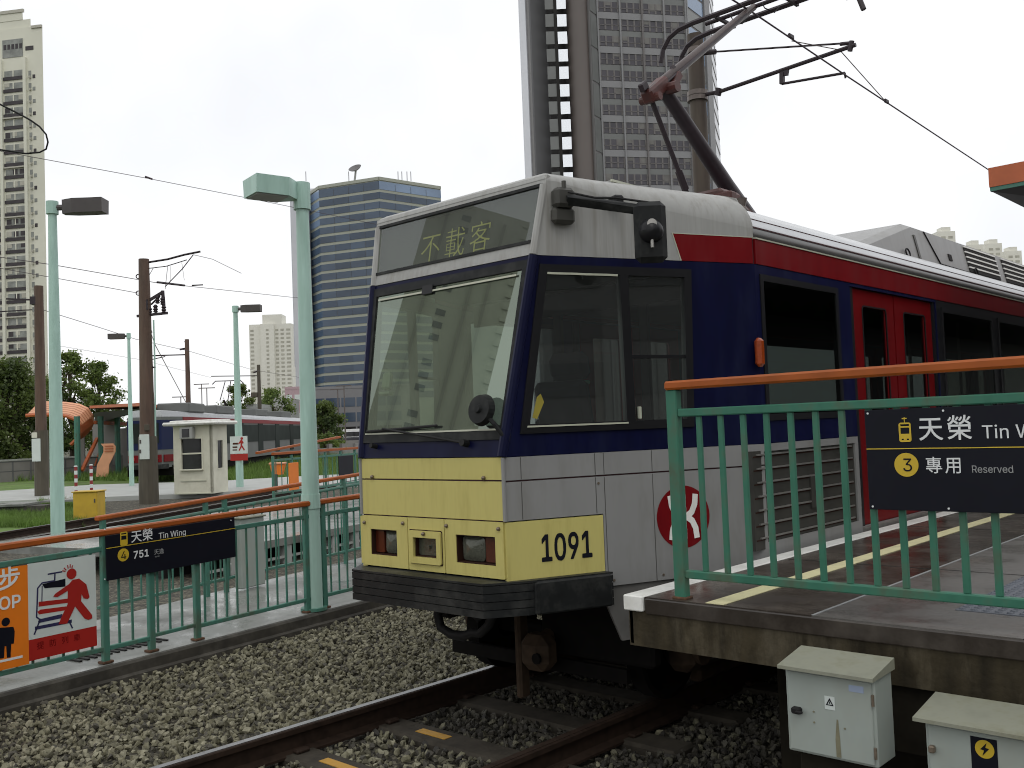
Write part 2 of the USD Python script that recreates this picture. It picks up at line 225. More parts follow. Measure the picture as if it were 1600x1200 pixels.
# ------------------------------------------------------------------ materials
M = {}
def mat(name, color, rough=0.5, metal=0.0, var=0.12, scale=4.0, stretch=(1, 1, 1), bump=0.0, bscale=60.0, spec=0.5, dirt=None, dirt_amt=0.0, dscale=2.0, rvar=0.0, coat=0.0):
    """A painted / stony / metal surface: base colour that wanders by noise, stains, fine relief and uneven gloss."""
    c = np.asarray(color, float)
    nodes = {'g': ('geometry', {}), 'mp': ('mapping', {'scale': stretch}), 'n': ('noise_texture', {'scale': scale, 'detail': 5.0, 'roughness': 0.6}),
             'r': ('rgb_ramp', {'ramp': [(0.28, tuple(c * (1 - var))), (0.5, tuple(c)), (0.72, tuple(np.minimum(c * (1 + var), 1)))]}),
             'p': ('principled_bsdf', {'roughness': rough, 'metallic': metal, 'specular_ior_level': spec, 'coat_weight': coat})}
    links = [('g.position', 'mp.vector'), ('mp.vector', 'n.vector'), ('n.fac', 'r.fac')]
    last = 'r.color'
    if dirt is not None:
        nodes['dn'] = ('noise_texture', {'scale': dscale, 'detail': 6.0, 'roughness': 0.65}); nodes['dr'] = ('map_range', {'from_min': 0.48, 'from_max': 0.68, 'to_min': 0.0, 'to_max': dirt_amt, 'clamp': True})
        nodes['dm'] = ('mix', {'mix_type': 'mix', 'color2': tuple(dirt)})
        links += [('mp.vector', 'dn.vector'), ('dn.fac', 'dr.value'), ('dr.result', 'dm.fac'), (last, 'dm.color1')]; last = 'dm.color'
    links.append((last, 'p.base_color'))
    if rvar:
        nodes['rm'] = ('map_range', {'from_min': 0.35, 'from_max': 0.65, 'to_min': max(rough - rvar, 0.03), 'to_max': min(rough + rvar, 1), 'clamp': True})
        links += [('n.fac', 'rm.value'), ('rm.result', 'p.roughness')]
    if bump:
        nodes['bn'] = ('noise_texture', {'scale': bscale, 'detail': 4.0}); nodes['b'] = ('bump', {'strength': 1.0, 'distance': bump})
        links += [('g.position', 'bn.vector'), ('bn.fac', 'b.height'), ('b.normal', 'p.normal')]
    M[name] = usdkit.material(stage, '/World/Looks/' + name, nodes, links, surface='p.BSDF')
def glass(name, tint, f0=0.075, veil=0.0, veil_color=(0.3, 0.32, 0.3), mirror=(0.95, 1.0, 0.97)):
    """A window pane (one sheet): clear with a tint, mirroring f0 head-on and more at grazing angles, optionally with a pale haze painted over it."""
    nodes = {'t': ('transparent_bsdf', {'color': tint}), 'gl': ('glossy_bsdf', {'color': mirror, 'roughness': 0.0}), 'lw': ('layer_weight', {'blend': 0.5}), 'pw': ('math', {'math_type': 'power', 'value2': 5.0}),
             'mr': ('map_range', {'from_min': 0.0, 'from_max': 1.0, 'to_min': f0, 'to_max': 0.95, 'clamp': True}), 'm': ('mix_closure', {})}
    links = [('lw.facing', 'pw.value1'), ('pw.value', 'mr.value'), ('mr.result', 'm.fac'), ('t.BSDF', 'm.closure1'), ('gl.BSDF', 'm.closure2')]; end = 'm.closure'
    if veil:
        nodes['d'] = ('diffuse_bsdf', {'color': veil_color}); nodes['v'] = ('mix_closure', {'fac': veil}); links += [('m.closure', 'v.closure1'), ('d.BSDF', 'v.closure2')]; end = 'v.closure'
    M[name] = usdkit.material(stage, '/World/Looks/' + name, nodes, links, surface=end)
def leaf(name, dark, light):
    nodes = {'g': ('geometry', {}), 'n': ('noise_texture', {'scale': 0.45, 'detail': 3.0}), 'r': ('rgb_ramp', {'ramp': [(0.3, dark), (0.7, light)]}),
             'ri': ('rgb_ramp', {'ramp': [(0.0, (0.75, 0.75, 0.72)), (1.0, (1.15, 1.15, 1.1))]}), 'mx': ('mix', {'mix_type': 'multiply', 'fac': 1.0}),
             'p': ('principled_bsdf', {'roughness': 0.6}), 't': ('translucent_bsdf', {}), 'm': ('mix_closure', {'fac': 0.25})}
    M[name] = usdkit.material(stage, '/World/Looks/' + name, nodes, [('g.position', 'n.vector'), ('n.fac', 'r.fac'), ('g.random_per_island', 'ri.fac'), ('r.color', 'mx.color1'), ('ri.color', 'mx.color2'), ('mx.color', 'p.base_color'), ('mx.color', 't.color'), ('p.BSDF', 'm.closure1'), ('t.BSDF', 'm.closure2')], surface='m.closure')

mat('silver_paint', (0.225, 0.225, 0.22), 0.38, 0.0, 0.05, 3.0, (2, 2, 0.5), 0.0008, 3.0, dirt=(0.165, 0.16, 0.145), dirt_amt=0.5, dscale=2.6, spec=0.35)
mat('silver_streaked', (0.30, 0.30, 0.285), 0.40, 0.0, 0.09, 6.0, (4, 4, 0.22), 0.0006, 5.0, dirt=(0.185, 0.175, 0.15), dirt_amt=0.6, dscale=4.0)
mat('roof_metal', (0.45, 0.46, 0.47), 0.28, 0.55, 0.10, 3.0, (4, 0.6, 4), 0.0005, 12.0)
mat('roof_cove', (0.075, 0.075, 0.072), 0.4, 0.4, 0.15, 3.0, (4, 0.6, 4))
mat('yellow_paint', (0.50, 0.445, 0.150), 0.36, 0, 0.06, 5.0, (2.5, 2.5, 0.4), 0.0010, 5.0, dirt=(0.33, 0.28, 0.085), dirt_amt=0.5, dscale=5.0, spec=0.3)
mat('navy_paint', (0.0022, 0.0032, 0.023), 0.38, 0, 0.25, 5.0, (2, 2, .5), dirt=(0.014, 0.018, 0.045), dirt_amt=0.4, spec=0.12)
mat('red_paint', (0.145, 0.0035, 0.006), 0.36, 0, 0.18, 4.0, (2, 2, .5), dirt=(0.10, 0.02, 0.02), dirt_amt=0.5, spec=0.13)
mat('door_red', (0.125, 0.0035, 0.005), 0.4, 0, 0.15, spec=0.12)
mat('black_rubber', (0.009, 0.010, 0.010), 0.55, 0, 0.35, 14.0, dirt=(0.05, 0.05, 0.045), dirt_amt=0.4, dscale=7, spec=0.2)
mat('bumper_black', (0.010, 0.011, 0.011), 0.45, 0, 0.3, 9.0, dirt=(0.06, 0.06, 0.055), dirt_amt=0.5, dscale=5.0, spec=0.2)
mat('window_frame', (0.007, 0.007, 0.008), 0.35, 0, 0.2, spec=0.25)
mat('seal_line', (0.05, 0.018, 0.02), 0.7)
mat('trim_pale', (0.42, 0.43, 0.34), 0.4)
mat('interior_dark', (0.020, 0.020, 0.020), 0.7, 0, 0.3, spec=0.1)
mat('interior_wall', (0.10, 0.10, 0.095), 0.6, 0, 0.15, spec=0.2)
mat('seat_cloth', (0.012, 0.013, 0.016), 0.85, 0, 0.3, spec=0.1)
mat('seat_band', (0.05, 0.11, 0.07), 0.6)
mat('blind_cloth', (0.20, 0.215, 0.17), 0.85, 0, 0.15, 5.0, (5, 5, 0.3))
mat('skirt_grey', (0.115, 0.112, 0.105), 0.5, 0, 0.2, 5.0, spec=0.2)
mat('louver_steel', (0.055, 0.054, 0.048), 0.45, 0.35, 0.25, 4.0, dirt=(0.05, 0.045, 0.035), dirt_amt=0.5, spec=0.3)
mat('steel', (0.32, 0.31, 0.29), 0.4, 0.8, 0.2, 12.0)
mat('bolt_steel', (0.20, 0.16, 0.12), 0.45, 0.7, 0.3, 40.0)
mat('lamp_lens', (0.075, 0.078, 0.060), 0.12, 0.3, 0.2, 40.0, bump=0.002, bscale=90)
mat('lamp_recess', (0.03, 0.014, 0.010), 0.5, spec=0.1)
mat('amber_lens', (0.26, 0.040, 0.005), 0.2, 0, 0.2, 60.0)
mat('amber_dim', (0.050, 0.010, 0.004), 0.25, 0, 0.2, 60.0)
mat('panto_red', (0.060, 0.013, 0.010), 0.5, 0, 0.4, 7.0, dirt=(0.04, 0.025, 0.02), dirt_amt=0.7)
mat('panto_dark', (0.022, 0.014, 0.018), 0.5, 0.2, 0.3, 9.0)
mat('panto_grey', (0.12, 0.10, 0.09), 0.45, 0.5, 0.3, 9.0)
mat('wire_copper', (0.05, 0.035, 0.045), 0.5, 0.4)
mat('cable_black', (0.012, 0.012, 0.012), 0.6, spec=0.2)
mat('bogie_black', (0.005, 0.0045, 0.004), 0.75, 0, 0.4, 9.0, spec=0.1)
mat('bogie_brown', (0.045, 0.030, 0.019), 0.7, 0, 0.4, 12.0, dirt=(0.015, 0.012, 0.01), dirt_amt=0.7, spec=0.15)
mat('white_paint', (0.72, 0.72, 0.68), 0.5, 0, 0.08, 6.0, dirt=(0.40, 0.39, 0.34), dirt_amt=0.4, dscale=5)
mat('line_yellow', (0.66, 0.62, 0.36), 0.55, 0, 0.10, 6.0, dirt=(0.30, 0.28, 0.18), dirt_amt=0.5, dscale=6)
mat('fence_green', (0.038, 0.150, 0.098), 0.42, 0, 0.22, 7.0, (1, 1, .6), 0.0004, 40.0, dirt=(0.075, 0.085, 0.055), dirt_amt=0.75, dscale=7.0, spec=0.3)
mat('fence_mint', (0.062, 0.180, 0.136), 0.42, 0, 0.18, 7.0, (1, 1, .6), 0.0004, 40.0, dirt=(0.075, 0.085, 0.055), dirt_amt=0.75, dscale=7.0, spec=0.3)
mat('post_mint', (0.36, 0.53, 0.46), 0.45, 0, 0.10, 4.0, (2, 2, .3), dirt=(0.20, 0.34, 0.27), dirt_amt=0.4, dscale=3.0)
mat('handrail_orange', (0.31, 0.074, 0.010), 0.45, 0, 0.18, 6.0, (1, 1, 1), 0.0003, 40.0, dirt=(0.24, 0.06, 0.015), dirt_amt=0.5, dscale=4, spec=0.3)
mat('canopy_orange', (0.66, 0.32, 0.18), 0.5, 0, 0.12, 2.0)
mat('fascia_orange', (0.42, 0.10, 0.03), 0.5, 0, 0.15, 3.0)
mat('sign_black', (0.006, 0.0065, 0.011), 0.4, 0, 0.2, 3.0, spec=0.15)
mat('sign_white', (0.66, 0.68, 0.68), 0.5, 0, 0.05)
mat('sign_grey', (0.26, 0.27, 0.27), 0.5, 0, 0.05)
mat('sign_yellow', (0.52, 0.36, 0.02), 0.5, 0, 0.08)
mat('board_white', (0.55, 0.60, 0.57), 0.45, 0, 0.05)
mat('board_orange', (0.72, 0.18, 0.008), 0.45, 0, 0.06)
mat('board_red', (0.33, 0.012, 0.008), 0.45, 0, 0.08)
mat('board_navy', (0.02, 0.02, 0.07), 0.5)
M['led_amber'] = usdkit.material(stage, '/World/Looks/led_amber', {'p': ('principled_bsdf', {'base_color': (0.30, 0.28, 0.06), 'roughness': 0.6, 'emission_color': (1.0, 0.95, 0.28), 'emission_strength': 0.05})}, [], surface='p.BSDF')
mat('rust', (0.085, 0.040, 0.018), 0.85, 0, 0.5, 30.0, bump=0.001, bscale=120)
mat('led_board', (0.022, 0.024, 0.020), 0.6, 0, 0.25, 6.0, (5, 5, .4), spec=0.1)
mat('cabinet_paint', (0.30, 0.335, 0.305), 0.5, 0, 0.07, 6.0, (1, 1, .5), 0.0003, 30.0, dirt=(0.30, 0.31, 0.26), dirt_amt=0.5, dscale=4)
mat('cabinet_roof', (0.235, 0.24, 0.185), 0.6, 0, 0.15, 9.0, dirt=(0.15, 0.145, 0.09), dirt_amt=0.7, dscale=9)
mat('stain_rust', (0.17, 0.16, 0.10), 0.7, 0, 0.2, 30)
mat('sticker_blue', (0.30, 0.36, 0.48), 0.5)
mat('platform_top', (0.085, 0.080, 0.073), 0.32, 0, 0.30, 2.2, dirt=(0.075, 0.060, 0.048), dirt_amt=0.8, dscale=1.4, rvar=0.22, bump=0.0006, bscale=120)
mat('platform_dark', (0.024, 0.019, 0.015), 0.25, 0, 0.4, 2.2, dirt=(0.10, 0.085, 0.07), dirt_amt=0.6, dscale=2.0, rvar=0.15, bump=0.0004, bscale=120)
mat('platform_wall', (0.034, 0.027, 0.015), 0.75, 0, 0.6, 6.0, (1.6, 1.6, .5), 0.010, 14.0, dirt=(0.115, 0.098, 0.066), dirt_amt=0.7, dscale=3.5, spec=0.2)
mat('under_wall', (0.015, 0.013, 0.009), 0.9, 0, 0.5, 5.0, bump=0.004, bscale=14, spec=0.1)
mat('tactile', (0.085, 0.095, 0.115), 0.4, 0, 0.2, 5.0, rvar=0.12)
mat('walk_concrete', (0.185, 0.19, 0.175), 0.36, 0, 0.20, 1.6, dirt=(0.075, 0.078, 0.070), dirt_amt=0.8, dscale=0.9, rvar=0.30, bump=0.0007, bscale=90)
mat('kerb_dark', (0.036, 0.032, 0.024), 0.7, 0, 0.5, 4.0, (1, 1, 1), 0.004, 20.0, dirt=(0.12, 0.11, 0.09), dirt_amt=0.5, dscale=3)
mat('concrete_pale', (0.35, 0.36, 0.34), 0.55, 0, 0.12, 0.8, dirt=(0.26, 0.26, 0.24), dirt_amt=0.5, dscale=0.7)
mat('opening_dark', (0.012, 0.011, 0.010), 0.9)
mat('rail_steel', (0.026, 0.016, 0.011), 0.7, 0.2, 0.4, 14.0, spec=0.2)
mat('rail_shine', (0.24, 0.24, 0.24), 0.34, 0.8, 0.2, 20.0)
mat('sleeper', (0.045, 0.039, 0.030), 0.85, 0, 0.35, 9.0, bump=0.003, bscale=40, spec=0.2)
mat('mark_yellow', (0.46, 0.24, 0.02), 0.6, 0, 0.25, 14.0, dirt=(0.2, 0.12, 0.03), dirt_amt=0.7, dscale=14)
mat('mast_rust', (0.085, 0.050, 0.034), 0.65, 0.1, 0.35, 3.0, (2, 2, .3), dirt=(0.14, 0.10, 0.075), dirt_amt=0.5)
mat('mast_brown', (0.050, 0.036, 0.026), 0.65, 0.1, 0.3, 3.0, (2, 2, .3), dirt=(0.09, 0.075, 0.05), dirt_amt=0.5)
mat('panto_arm', (0.045, 0.028, 0.026), 0.4, 0.2, 0.35, 6.0, dirt=(0.10, 0.08, 0.07), dirt_amt=0.5)
mat('mast_olive', (0.070, 0.060, 0.042), 0.65, 0.1, 0.25, 3.0, (2, 2, .4))
mat('lamp_head_dark', (0.060, 0.052, 0.050), 0.5, 0, 0.1)
mat('booth_cream', (0.60, 0.59, 0.48), 0.55, 0, 0.06, 3.0, dirt=(0.42, 0.40, 0.30), dirt_amt=0.4)
mat('booth_glass', (0.018, 0.018, 0.020), 0.12, 0, 0.3)
mat('box_yellow', (0.46, 0.30, 0.02), 0.5, 0, 0.12)
mat('bollard_red', (0.22, 0.02, 0.02), 0.5)
mat('far_glass', (0.022, 0.028, 0.025), 0.55, 0, 0.4, 0.6, spec=0.06)
mat('far_silver', (0.13, 0.135, 0.13), 0.5, 0, 0.1, 0.6, spec=0.2)
mat('far_navy', (0.010, 0.016, 0.055), 0.5, 0, 0.1, 0.6, spec=0.15)
mat('tower_cream', (0.60, 0.595, 0.50), 0.75, 0, 0.07, 0.08)
mat('tower_window', (0.20, 0.21, 0.19), 0.35, 0, 0.4, 0.6)
mat('tower_dark', (0.030, 0.024, 0.027), 0.6, 0, 0.4, 0.5)
mat('tower_rib', (0.40, 0.39, 0.33), 0.75, 0, 0.1)
mat('pale_tower', (0.64, 0.63, 0.56), 0.8, 0, 0.05, 0.03)
mat('pale_window', (0.36, 0.35, 0.29), 0.5, 0, 0.2, 0.3)
mat('office_glass', (0.034, 0.058, 0.094), 0.14, 0.0, 0.35, 0.05, (1, 1, 3), spec=0.65)
mat('office_glass_dark', (0.024, 0.042, 0.070), 0.14, 0.0, 0.35, 0.05, (1, 1, 3), spec=0.6)
mat('grey_blind', (0.13, 0.125, 0.115), 0.5, 0, 0.3, 0.4)
mat('office_glass_pale', (0.16, 0.23, 0.34), 0.15, 0.0, 0.2, 0.05, spec=0.7)
mat('office_band', (0.31, 0.325, 0.27), 0.6, 0, 0.06)
mat('office_silver', (0.52, 0.53, 0.56), 0.35, 0.1, 0.1, 0.05)
mat('grey_stone', (0.155, 0.150, 0.150), 0.6, 0, 0.08, 0.1)
mat('grey_dark', (0.085, 0.085, 0.088), 0.6, 0, 0.10, 0.1)
mat('brown_column', (0.105, 0.088, 0.080), 0.5, 0, 0.08, 0.1)
mat('grey_spandrel', (0.20, 0.20, 0.205), 0.5, 0, 0.06)
mat('grey_panel', (0.135, 0.140, 0.135), 0.35, 0, 0.15, 0.2)
mat('grey_window', (0.038, 0.034, 0.042), 0.15, 0, 0.5, 0.3)
mat('grey_frame', (0.12, 0.11, 0.107), 0.5)
mat('mirror_pane', (0.72, 0.74, 0.76), 0.08, 0.9, 0.05)
mat('pink_wall', (0.42, 0.30, 0.32), 0.8, 0, 0.1)
mat('low_wall', (0.20, 0.19, 0.18), 0.8, 0, 0.2, 0.5)
mat('car_white', (0.70, 0.70, 0.70), 0.3)
mat('car_dark', (0.03, 0.03, 0.035), 0.3)
mat('tyre', (0.015, 0.015, 0.015), 0.8)
mat('bark', (0.06, 0.045, 0.03), 0.9, 0, 0.4, 4.0, (2, 2, .4), 0.01, 9)
mat('earth', (0.085, 0.085, 0.055), 0.95, 0, 0.3, 0.15)
mat('grass_sheet', (0.085, 0.150, 0.022), 0.95, 0, 0.4, 0.5, bump=0.03, bscale=8, dirt=(0.10, 0.11, 0.035), dirt_amt=0.6, dscale=0.3)
mat('grass_blade', (0.10, 0.175, 0.025), 0.7, 0, 0.4, 0.8)
mat('asphalt', (0.05, 0.05, 0.052), 0.7, 0, 0.2, 0.6)
glass('pane_cab', (0.80, 0.86, 0.82), 0.085, veil=0.015)
glass('pane_screen', (0.34, 0.41, 0.33), 0.185, veil=0.03, mirror=(0.86, 1.0, 0.83))  # veil mixes a flat pale light haze into the windscreen
glass('pane_side', (0.16, 0.18, 0.17), 0.055)
glass('pane_sign', (0.72, 0.78, 0.68), 0.09, veil=0.04)
leaf('leaf_dark', (0.036, 0.062, 0.012), (0.135, 0.185, 0.036))
leaf('leaf_mid', (0.055, 0.098, 0.018), (0.19, 0.26, 0.055))
# ballast: stones in three tones, and the bed between them
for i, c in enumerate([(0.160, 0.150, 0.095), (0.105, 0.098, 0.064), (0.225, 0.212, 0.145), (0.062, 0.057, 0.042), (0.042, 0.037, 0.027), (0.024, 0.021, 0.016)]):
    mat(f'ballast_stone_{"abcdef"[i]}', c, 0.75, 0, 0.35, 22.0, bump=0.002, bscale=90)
M['ballast_bed'] = usdkit.material(stage, '/World/Looks/ballast_bed', {
    'g': ('geometry', {}), 'v': ('voronoi_texture', {'scale': 17.0, 'feature': 'f1', 'randomness': 1.0}), 'w': ('white_noise_texture', {}), 'e': ('voronoi_texture', {'scale': 17.0, 'feature': 'distance_to_edge'}),
    'sp': ('separate_color', {}), 'r': ('rgb_ramp', {'ramp': [(0.0, (0.035, 0.031, 0.022)), (0.5, (0.085, 0.076, 0.052)), (1.0, (0.16, 0.145, 0.10))]}),
    'er': ('map_range', {'from_min': 0.0, 'from_max': 0.18, 'to_min': 0.25, 'to_max': 1.0, 'clamp': True}), 'mx': ('mix', {'mix_type': 'multiply', 'fac': 1.0}),
    'b': ('bump', {'strength': 1.0, 'distance': 0.03}), 'p': ('principled_bsdf', {'roughness': 0.85})},
    [('g.position', 'v.vector'), ('g.position', 'e.vector'), ('v.color', 'sp.color'), ('sp.r', 'r.fac'), ('e.distance', 'er.value'), ('r.color', 'mx.color1'), ('er.result', 'mx.color2'), ('mx.color', 'p.base_color'), ('e.distance', 'b.height'), ('b.normal', 'p.normal')], surface='p.BSDF')

# ------------------------------------------------------------------ the ground
TX = -4.53                                              # centre line of the near track
def sheet(points, z): return plate(Polygon([(p[0], p[1]) for p in points]), (0, 0, z), (1, 0, 0), (0, 1, 0), -0.01)
def slab(points, z, d): return plate(Polygon([(p[0], p[1]) for p in points]), (0, 0, z), (1, 0, 0), (0, 1, 0), -d)
def gq(px, py, z=-0.1): return onz(px, py, z)[:2]
top('ground', [plate(sbox(-5000, -3000, 5000, 6000), (0, 0, -0.30), (1, 0, 0), (0, 1, 0), -0.01)], 'earth', kind='structure')
top('ballast_bed', [sheet([(-30, -6), (3, -6), (3, 60), (-45, 60), (-45, 22)], -0.205)], 'ballast_bed', kind='structure')

# left walkway: a concrete slab whose kerb runs away from the track
K0 = np.array([-7.90, 2.68, 0.0]); KD = np.array([-0.165, 0.9863, 0.0]); KD /= np.linalg.norm(KD)
KN = np.array([-KD[1], KD[0], 0.0])                      # to the left of the walkway's direction
Q0 = np.array([-10.02, 4.47, 0.0]); QD = np.array([-0.28, 0.96, 0.0]); QD /= np.linalg.norm(QD); QN = np.array([-QD[1], QD[0], 0.0])
wl = [K0 - KD * 6 + KN * .0, K0 + KD * 26, Q0 + QD * 24 + QN * 0.15, Q0 - QD * 8 + QN * 0.15]
walk = top('walkway', [slab([w[:2] for w in wl], -0.005, 0.26)], 'walk_concrete', kind='structure')
# worn darker kerb face with a stepped footing
kp = [K0 - KD * 6, K0 + KD * 26]
part(walk, 'kerb', [sweep([(0.0, -0.24), (0.085, -0.24), (0.085, -0.125), (0.05, -0.11), (0.05, -0.03), (0.035, -0.008), (0.0, -0.008)], kp)], 'kerb_dark')
# drain grating by the fence
dg = onz(118, 1032, 0.0)
for i in range(13):
    c = dg + KD * (i * 0.072) + KN * 0.02
    part(walk, 'grating_slot', [obox(c + UP * 0.001, KN, KD, UP, 0.20, 0.028, 0.012)], 'opening_dark')

# near track: two rails, sleepers, fastenings
RAILP = [(-0.065, -0.165), (0.065, -0.165), (0.065, -0.150), (0.012, -0.130), (0.010, -0.045), (0.036, -0.036), (0.036, -0.006), (0.030, 0.0), (-0.030, 0.0), (-0.036, -0.006), (-0.036, -0.036), (-0.010, -0.045), (-0.012, -0.130), (-0.065, -0.150)]
for s, nm in ((-1, 'left rail of the near track, its head worn bright, running under the tram'), (1, 'brown rail of the near track next to the platform with the cabinets')):
    x = TX + s * 0.755
    r = thing('rail', nm, 'rail', (x, 0, 0))
    part(r, 'rail_body', [sweep(RAILP, [(x, -6, 0), (x, 60, 0)])], 'rail_steel')
    part(r, 'rail_head', [bx((x - (0.034 if s < 0 else 0.008), -6, 0.0005), (x + (0.016 if s < 0 else 0.022), 60, 0.003))], 'rail_shine' if s < 0 else 'rail_steel')
SLY = [3.55 + 0.74 * k for k in range(-9, 22)]
for i, y in enumerate(SLY):
    if y > 6.8 or y < 2.6: continue
    sl = thing('sleeper', 'concrete sleeper with a yellow bar painted by its left rail, the nearer of two' if i == 9 else 'concrete sleeper with a short yellow bar, just in front of the tram' if i == 10 else 'dark concrete sleeper in the ballast between the near rails', 'sleeper', (TX, y, -0.17), group=None if i in (9, 10) else 'sleepers of the near track')
    part(sl, 'beam', [cb((TX - 1.2, y - 0.12, -0.30), (TX + 1.2, y + 0.12, -0.145), 0.02)], 'sleeper')
    if i in (9, 10):
        a, b = (-0.45, 0.17) if i == 9 else (-0.40, -0.12)
        part(sl, 'painted_bar', [bx((TX + a, y - 0.035, -0.150), (TX + b, y + 0.035, -0.141))], 'mark_yellow')
    for s in (-1, 1):
        for q in (-1, 1):
            x = TX + s * 0.755 + q * 0.075
            part(sl, 'rail_clip', [cb((x - 0.028, y - 0.05, -0.146), (x + 0.028, y + 0.05, -0.118), 0.01)], 'rail_steel')

# ballast stones: uncountable, four shapes in four tones
def stone(seed):
    r = np.random.default_rng(seed); p = r.normal(size=(13, 3)); p /= np.linalg.norm(p, axis=1)[:, None]; p *= r.uniform(0.7, 1.0, (13, 1)); p *= [1.0, r.uniform(.65, .9), r.uniform(.5, .75)]
    return hull(p)
def scatter(name, n, pos, scale, mats, label, category):
    inst = UsdGeom.PointInstancer.Define(stage, '/World/' + name); paths = []
    for k in range(8):
        pp = f'/World/{name}/stone_shape_{k:03d}'
        usdkit.mesh(stage, pp, stone(100 + k), M[mats[k % len(mats)]]); paths.append(pp)
    inst.CreatePrototypesRel().SetTargets([Sdf.Path(p) for p in paths])
    idx = rng.integers(0, 8, n)
    q = rng.normal(size=(n, 4)); q /= np.linalg.norm(q, axis=1)[:, None]
    inst.CreateProtoIndicesAttr(Vt.IntArray.FromNumpy(idx.astype(np.int32)))
    inst.CreatePositionsAttr(Vt.Vec3fArray.FromNumpy(pos.astype(np.float32)))
    inst.CreateScalesAttr(Vt.Vec3fArray.FromNumpy(np.repeat(scale[:, None], 3, 1).astype(np.float32)))
    inst.CreateOrientationsAttr(Vt.QuathArray([Gf.Quath(float(a), float(b), float(c), float(d)) for a, b, c, d in q]))
    tag(inst.GetPrim(), label, category, None, 'stuff')
def bed(n, lo, hi, keep):
    p = np.column_stack([rng.uniform(lo[0], hi[0], n), rng.uniform(lo[1], hi[1], n)]); p = p[keep(p)]
    return p
def right_of_kerb(p): return ((p - K0[:2]) @ KN[:2]) < -0.13
def off_rails(p):
    d = np.abs(np.abs(p[:, 0] - TX) - 0.755); return d > 0.085
p1 = bed(50000, (-9.6, 0.9), (-0.6, 9.2), lambda p: right_of_kerb(p) & off_rails(p) & ~((np.abs(p[:, 0] - TX) < 1.15) & (np.min(np.abs(p[:, 1:2] - np.array(SLY)), axis=1) < 0.10)) & (p[:, 1] < 8.5 + 0 * p[:, 0]) & ~((p[:, 0] > -3.0) & (p[:, 1] > 6)) & (p[:, 1] > -0.62 * p[:, 0] - 3.4))
hgt = 0.030 * (meshkit.fbm(np.column_stack([p1 * 1.1, np.zeros(len(p1))]), 3) - 0.5)
kd = -((p1 - K0[:2]) @ KN[:2])
z1 = -0.178 + hgt + rng.uniform(-0.020, 0.018, len(p1)) + 0.03 * np.exp(-np.maximum(kd - 0.15, 0) / 0.5)
pos1 = np.column_stack([p1, z1])
sooty = (p1[:, 0] - TX + rng.normal(0, .12, len(p1)) > 0.80) | ((np.abs(p1[:, 0] - TX) < 0.80) & (p1[:, 1] + rng.normal(0, .15, len(p1)) > 4.25)) | ((np.abs(p1[:, 0] - TX + .25) < 0.75) & (rng.uniform(0, 1, len(p1)) < .3))  # darker stones carry the shade of tram and platform in their colour
size = rng.uniform(0.30, 1.0, len(p1)) ** .7 * 0.042
scatter('ballast_stones', int((~sooty).sum()), pos1[~sooty], size[~sooty], ['ballast_stone_a', 'ballast_stone_b', 'ballast_stone_c', 'ballast_stone_a', 'ballast_stone_d', 'ballast_stone_b', 'ballast_stone_a', 'ballast_stone_c'], 'loose brown grey ballast stones left of the near track', 'ballast')
scatter('sooty_ballast_stones', int(sooty.sum()), pos1[sooty], size[sooty], ['ballast_stone_d', 'ballast_stone_e', 'ballast_stone_f', 'ballast_stone_e', 'ballast_stone_b', 'ballast_stone_e', 'ballast_stone_f', 'ballast_stone_d'], 'ballast stones painted dark for the shade under the tram and by the platform', 'ballast')

# ------------------------------------------------------------------ the tram at the platform
T = -4.495; YF = 4.045; HW = 1.405; YC = 5.75; YE = 23.6
tram = thing('tram', 'silver, navy and yellow light rail tram numbered 1091 standing at the platform', 'tram', (T, YF, 0))
CL = math.hypot(0.746, 1.705)
def side_frame(s):                                       # slanted cab side: u from the front corner backwards, v = height
    return np.array([T + s * 0.659, YF, 0]), np.array([s * 0.4009, 0.9162, 0])
def uf(z): return 0.0 if z <= 1.70 else 0.254 * (z - 1.70) / 1.17
def uy(y): return (y - YF) / 0.9162
FV = np.array([0, 0.233, 1.17]) / math.hypot(0.233, 1.17)   # up the raked front
FO = np.array([T, YF, 1.70]); U1 = np.array([1.0, 0, 0]); FN = np.cross(U1, FV)
def fv(z): return (z - 1.70) * math.hypot(0.233, 1.17) / 1.17
def fw(z): return 0.659 + 0.4009 * uf(z)
def rect(a, b, c, d): return sbox(min(a, c), min(b, d), max(a, c), max(b, d))
def rrect(a, b, c, d, r): return sbox(a + r, b + r, c - r, d - r).buffer(r, 4)
def cab_plate(s, poly, off=0.0, d=0.03):
    """A panel of the slanted cab side: its outer face off metres outside the side's plane, d thick inwards."""
    O, U = side_frame(s); N = np.array([s * 0.9162, -0.4009, 0])
    return plate(poly, O + N * off, U, UP, -d if s > 0 else d)
def body_plate(s, poly, off=0.0, d=0.03):
    O = np.array([T + s * (HW + off), 0, 0])
    return plate(poly, O, (0, 1, 0), UP, -d if s > 0 else d)
def front_plate(poly, off=0.0, d=0.03, low=False):
    if low: return plate(poly, (T, YF - off, 0), U1, UP, -d)
    return plate(poly, FO + FN * off, U1, FV, -d)

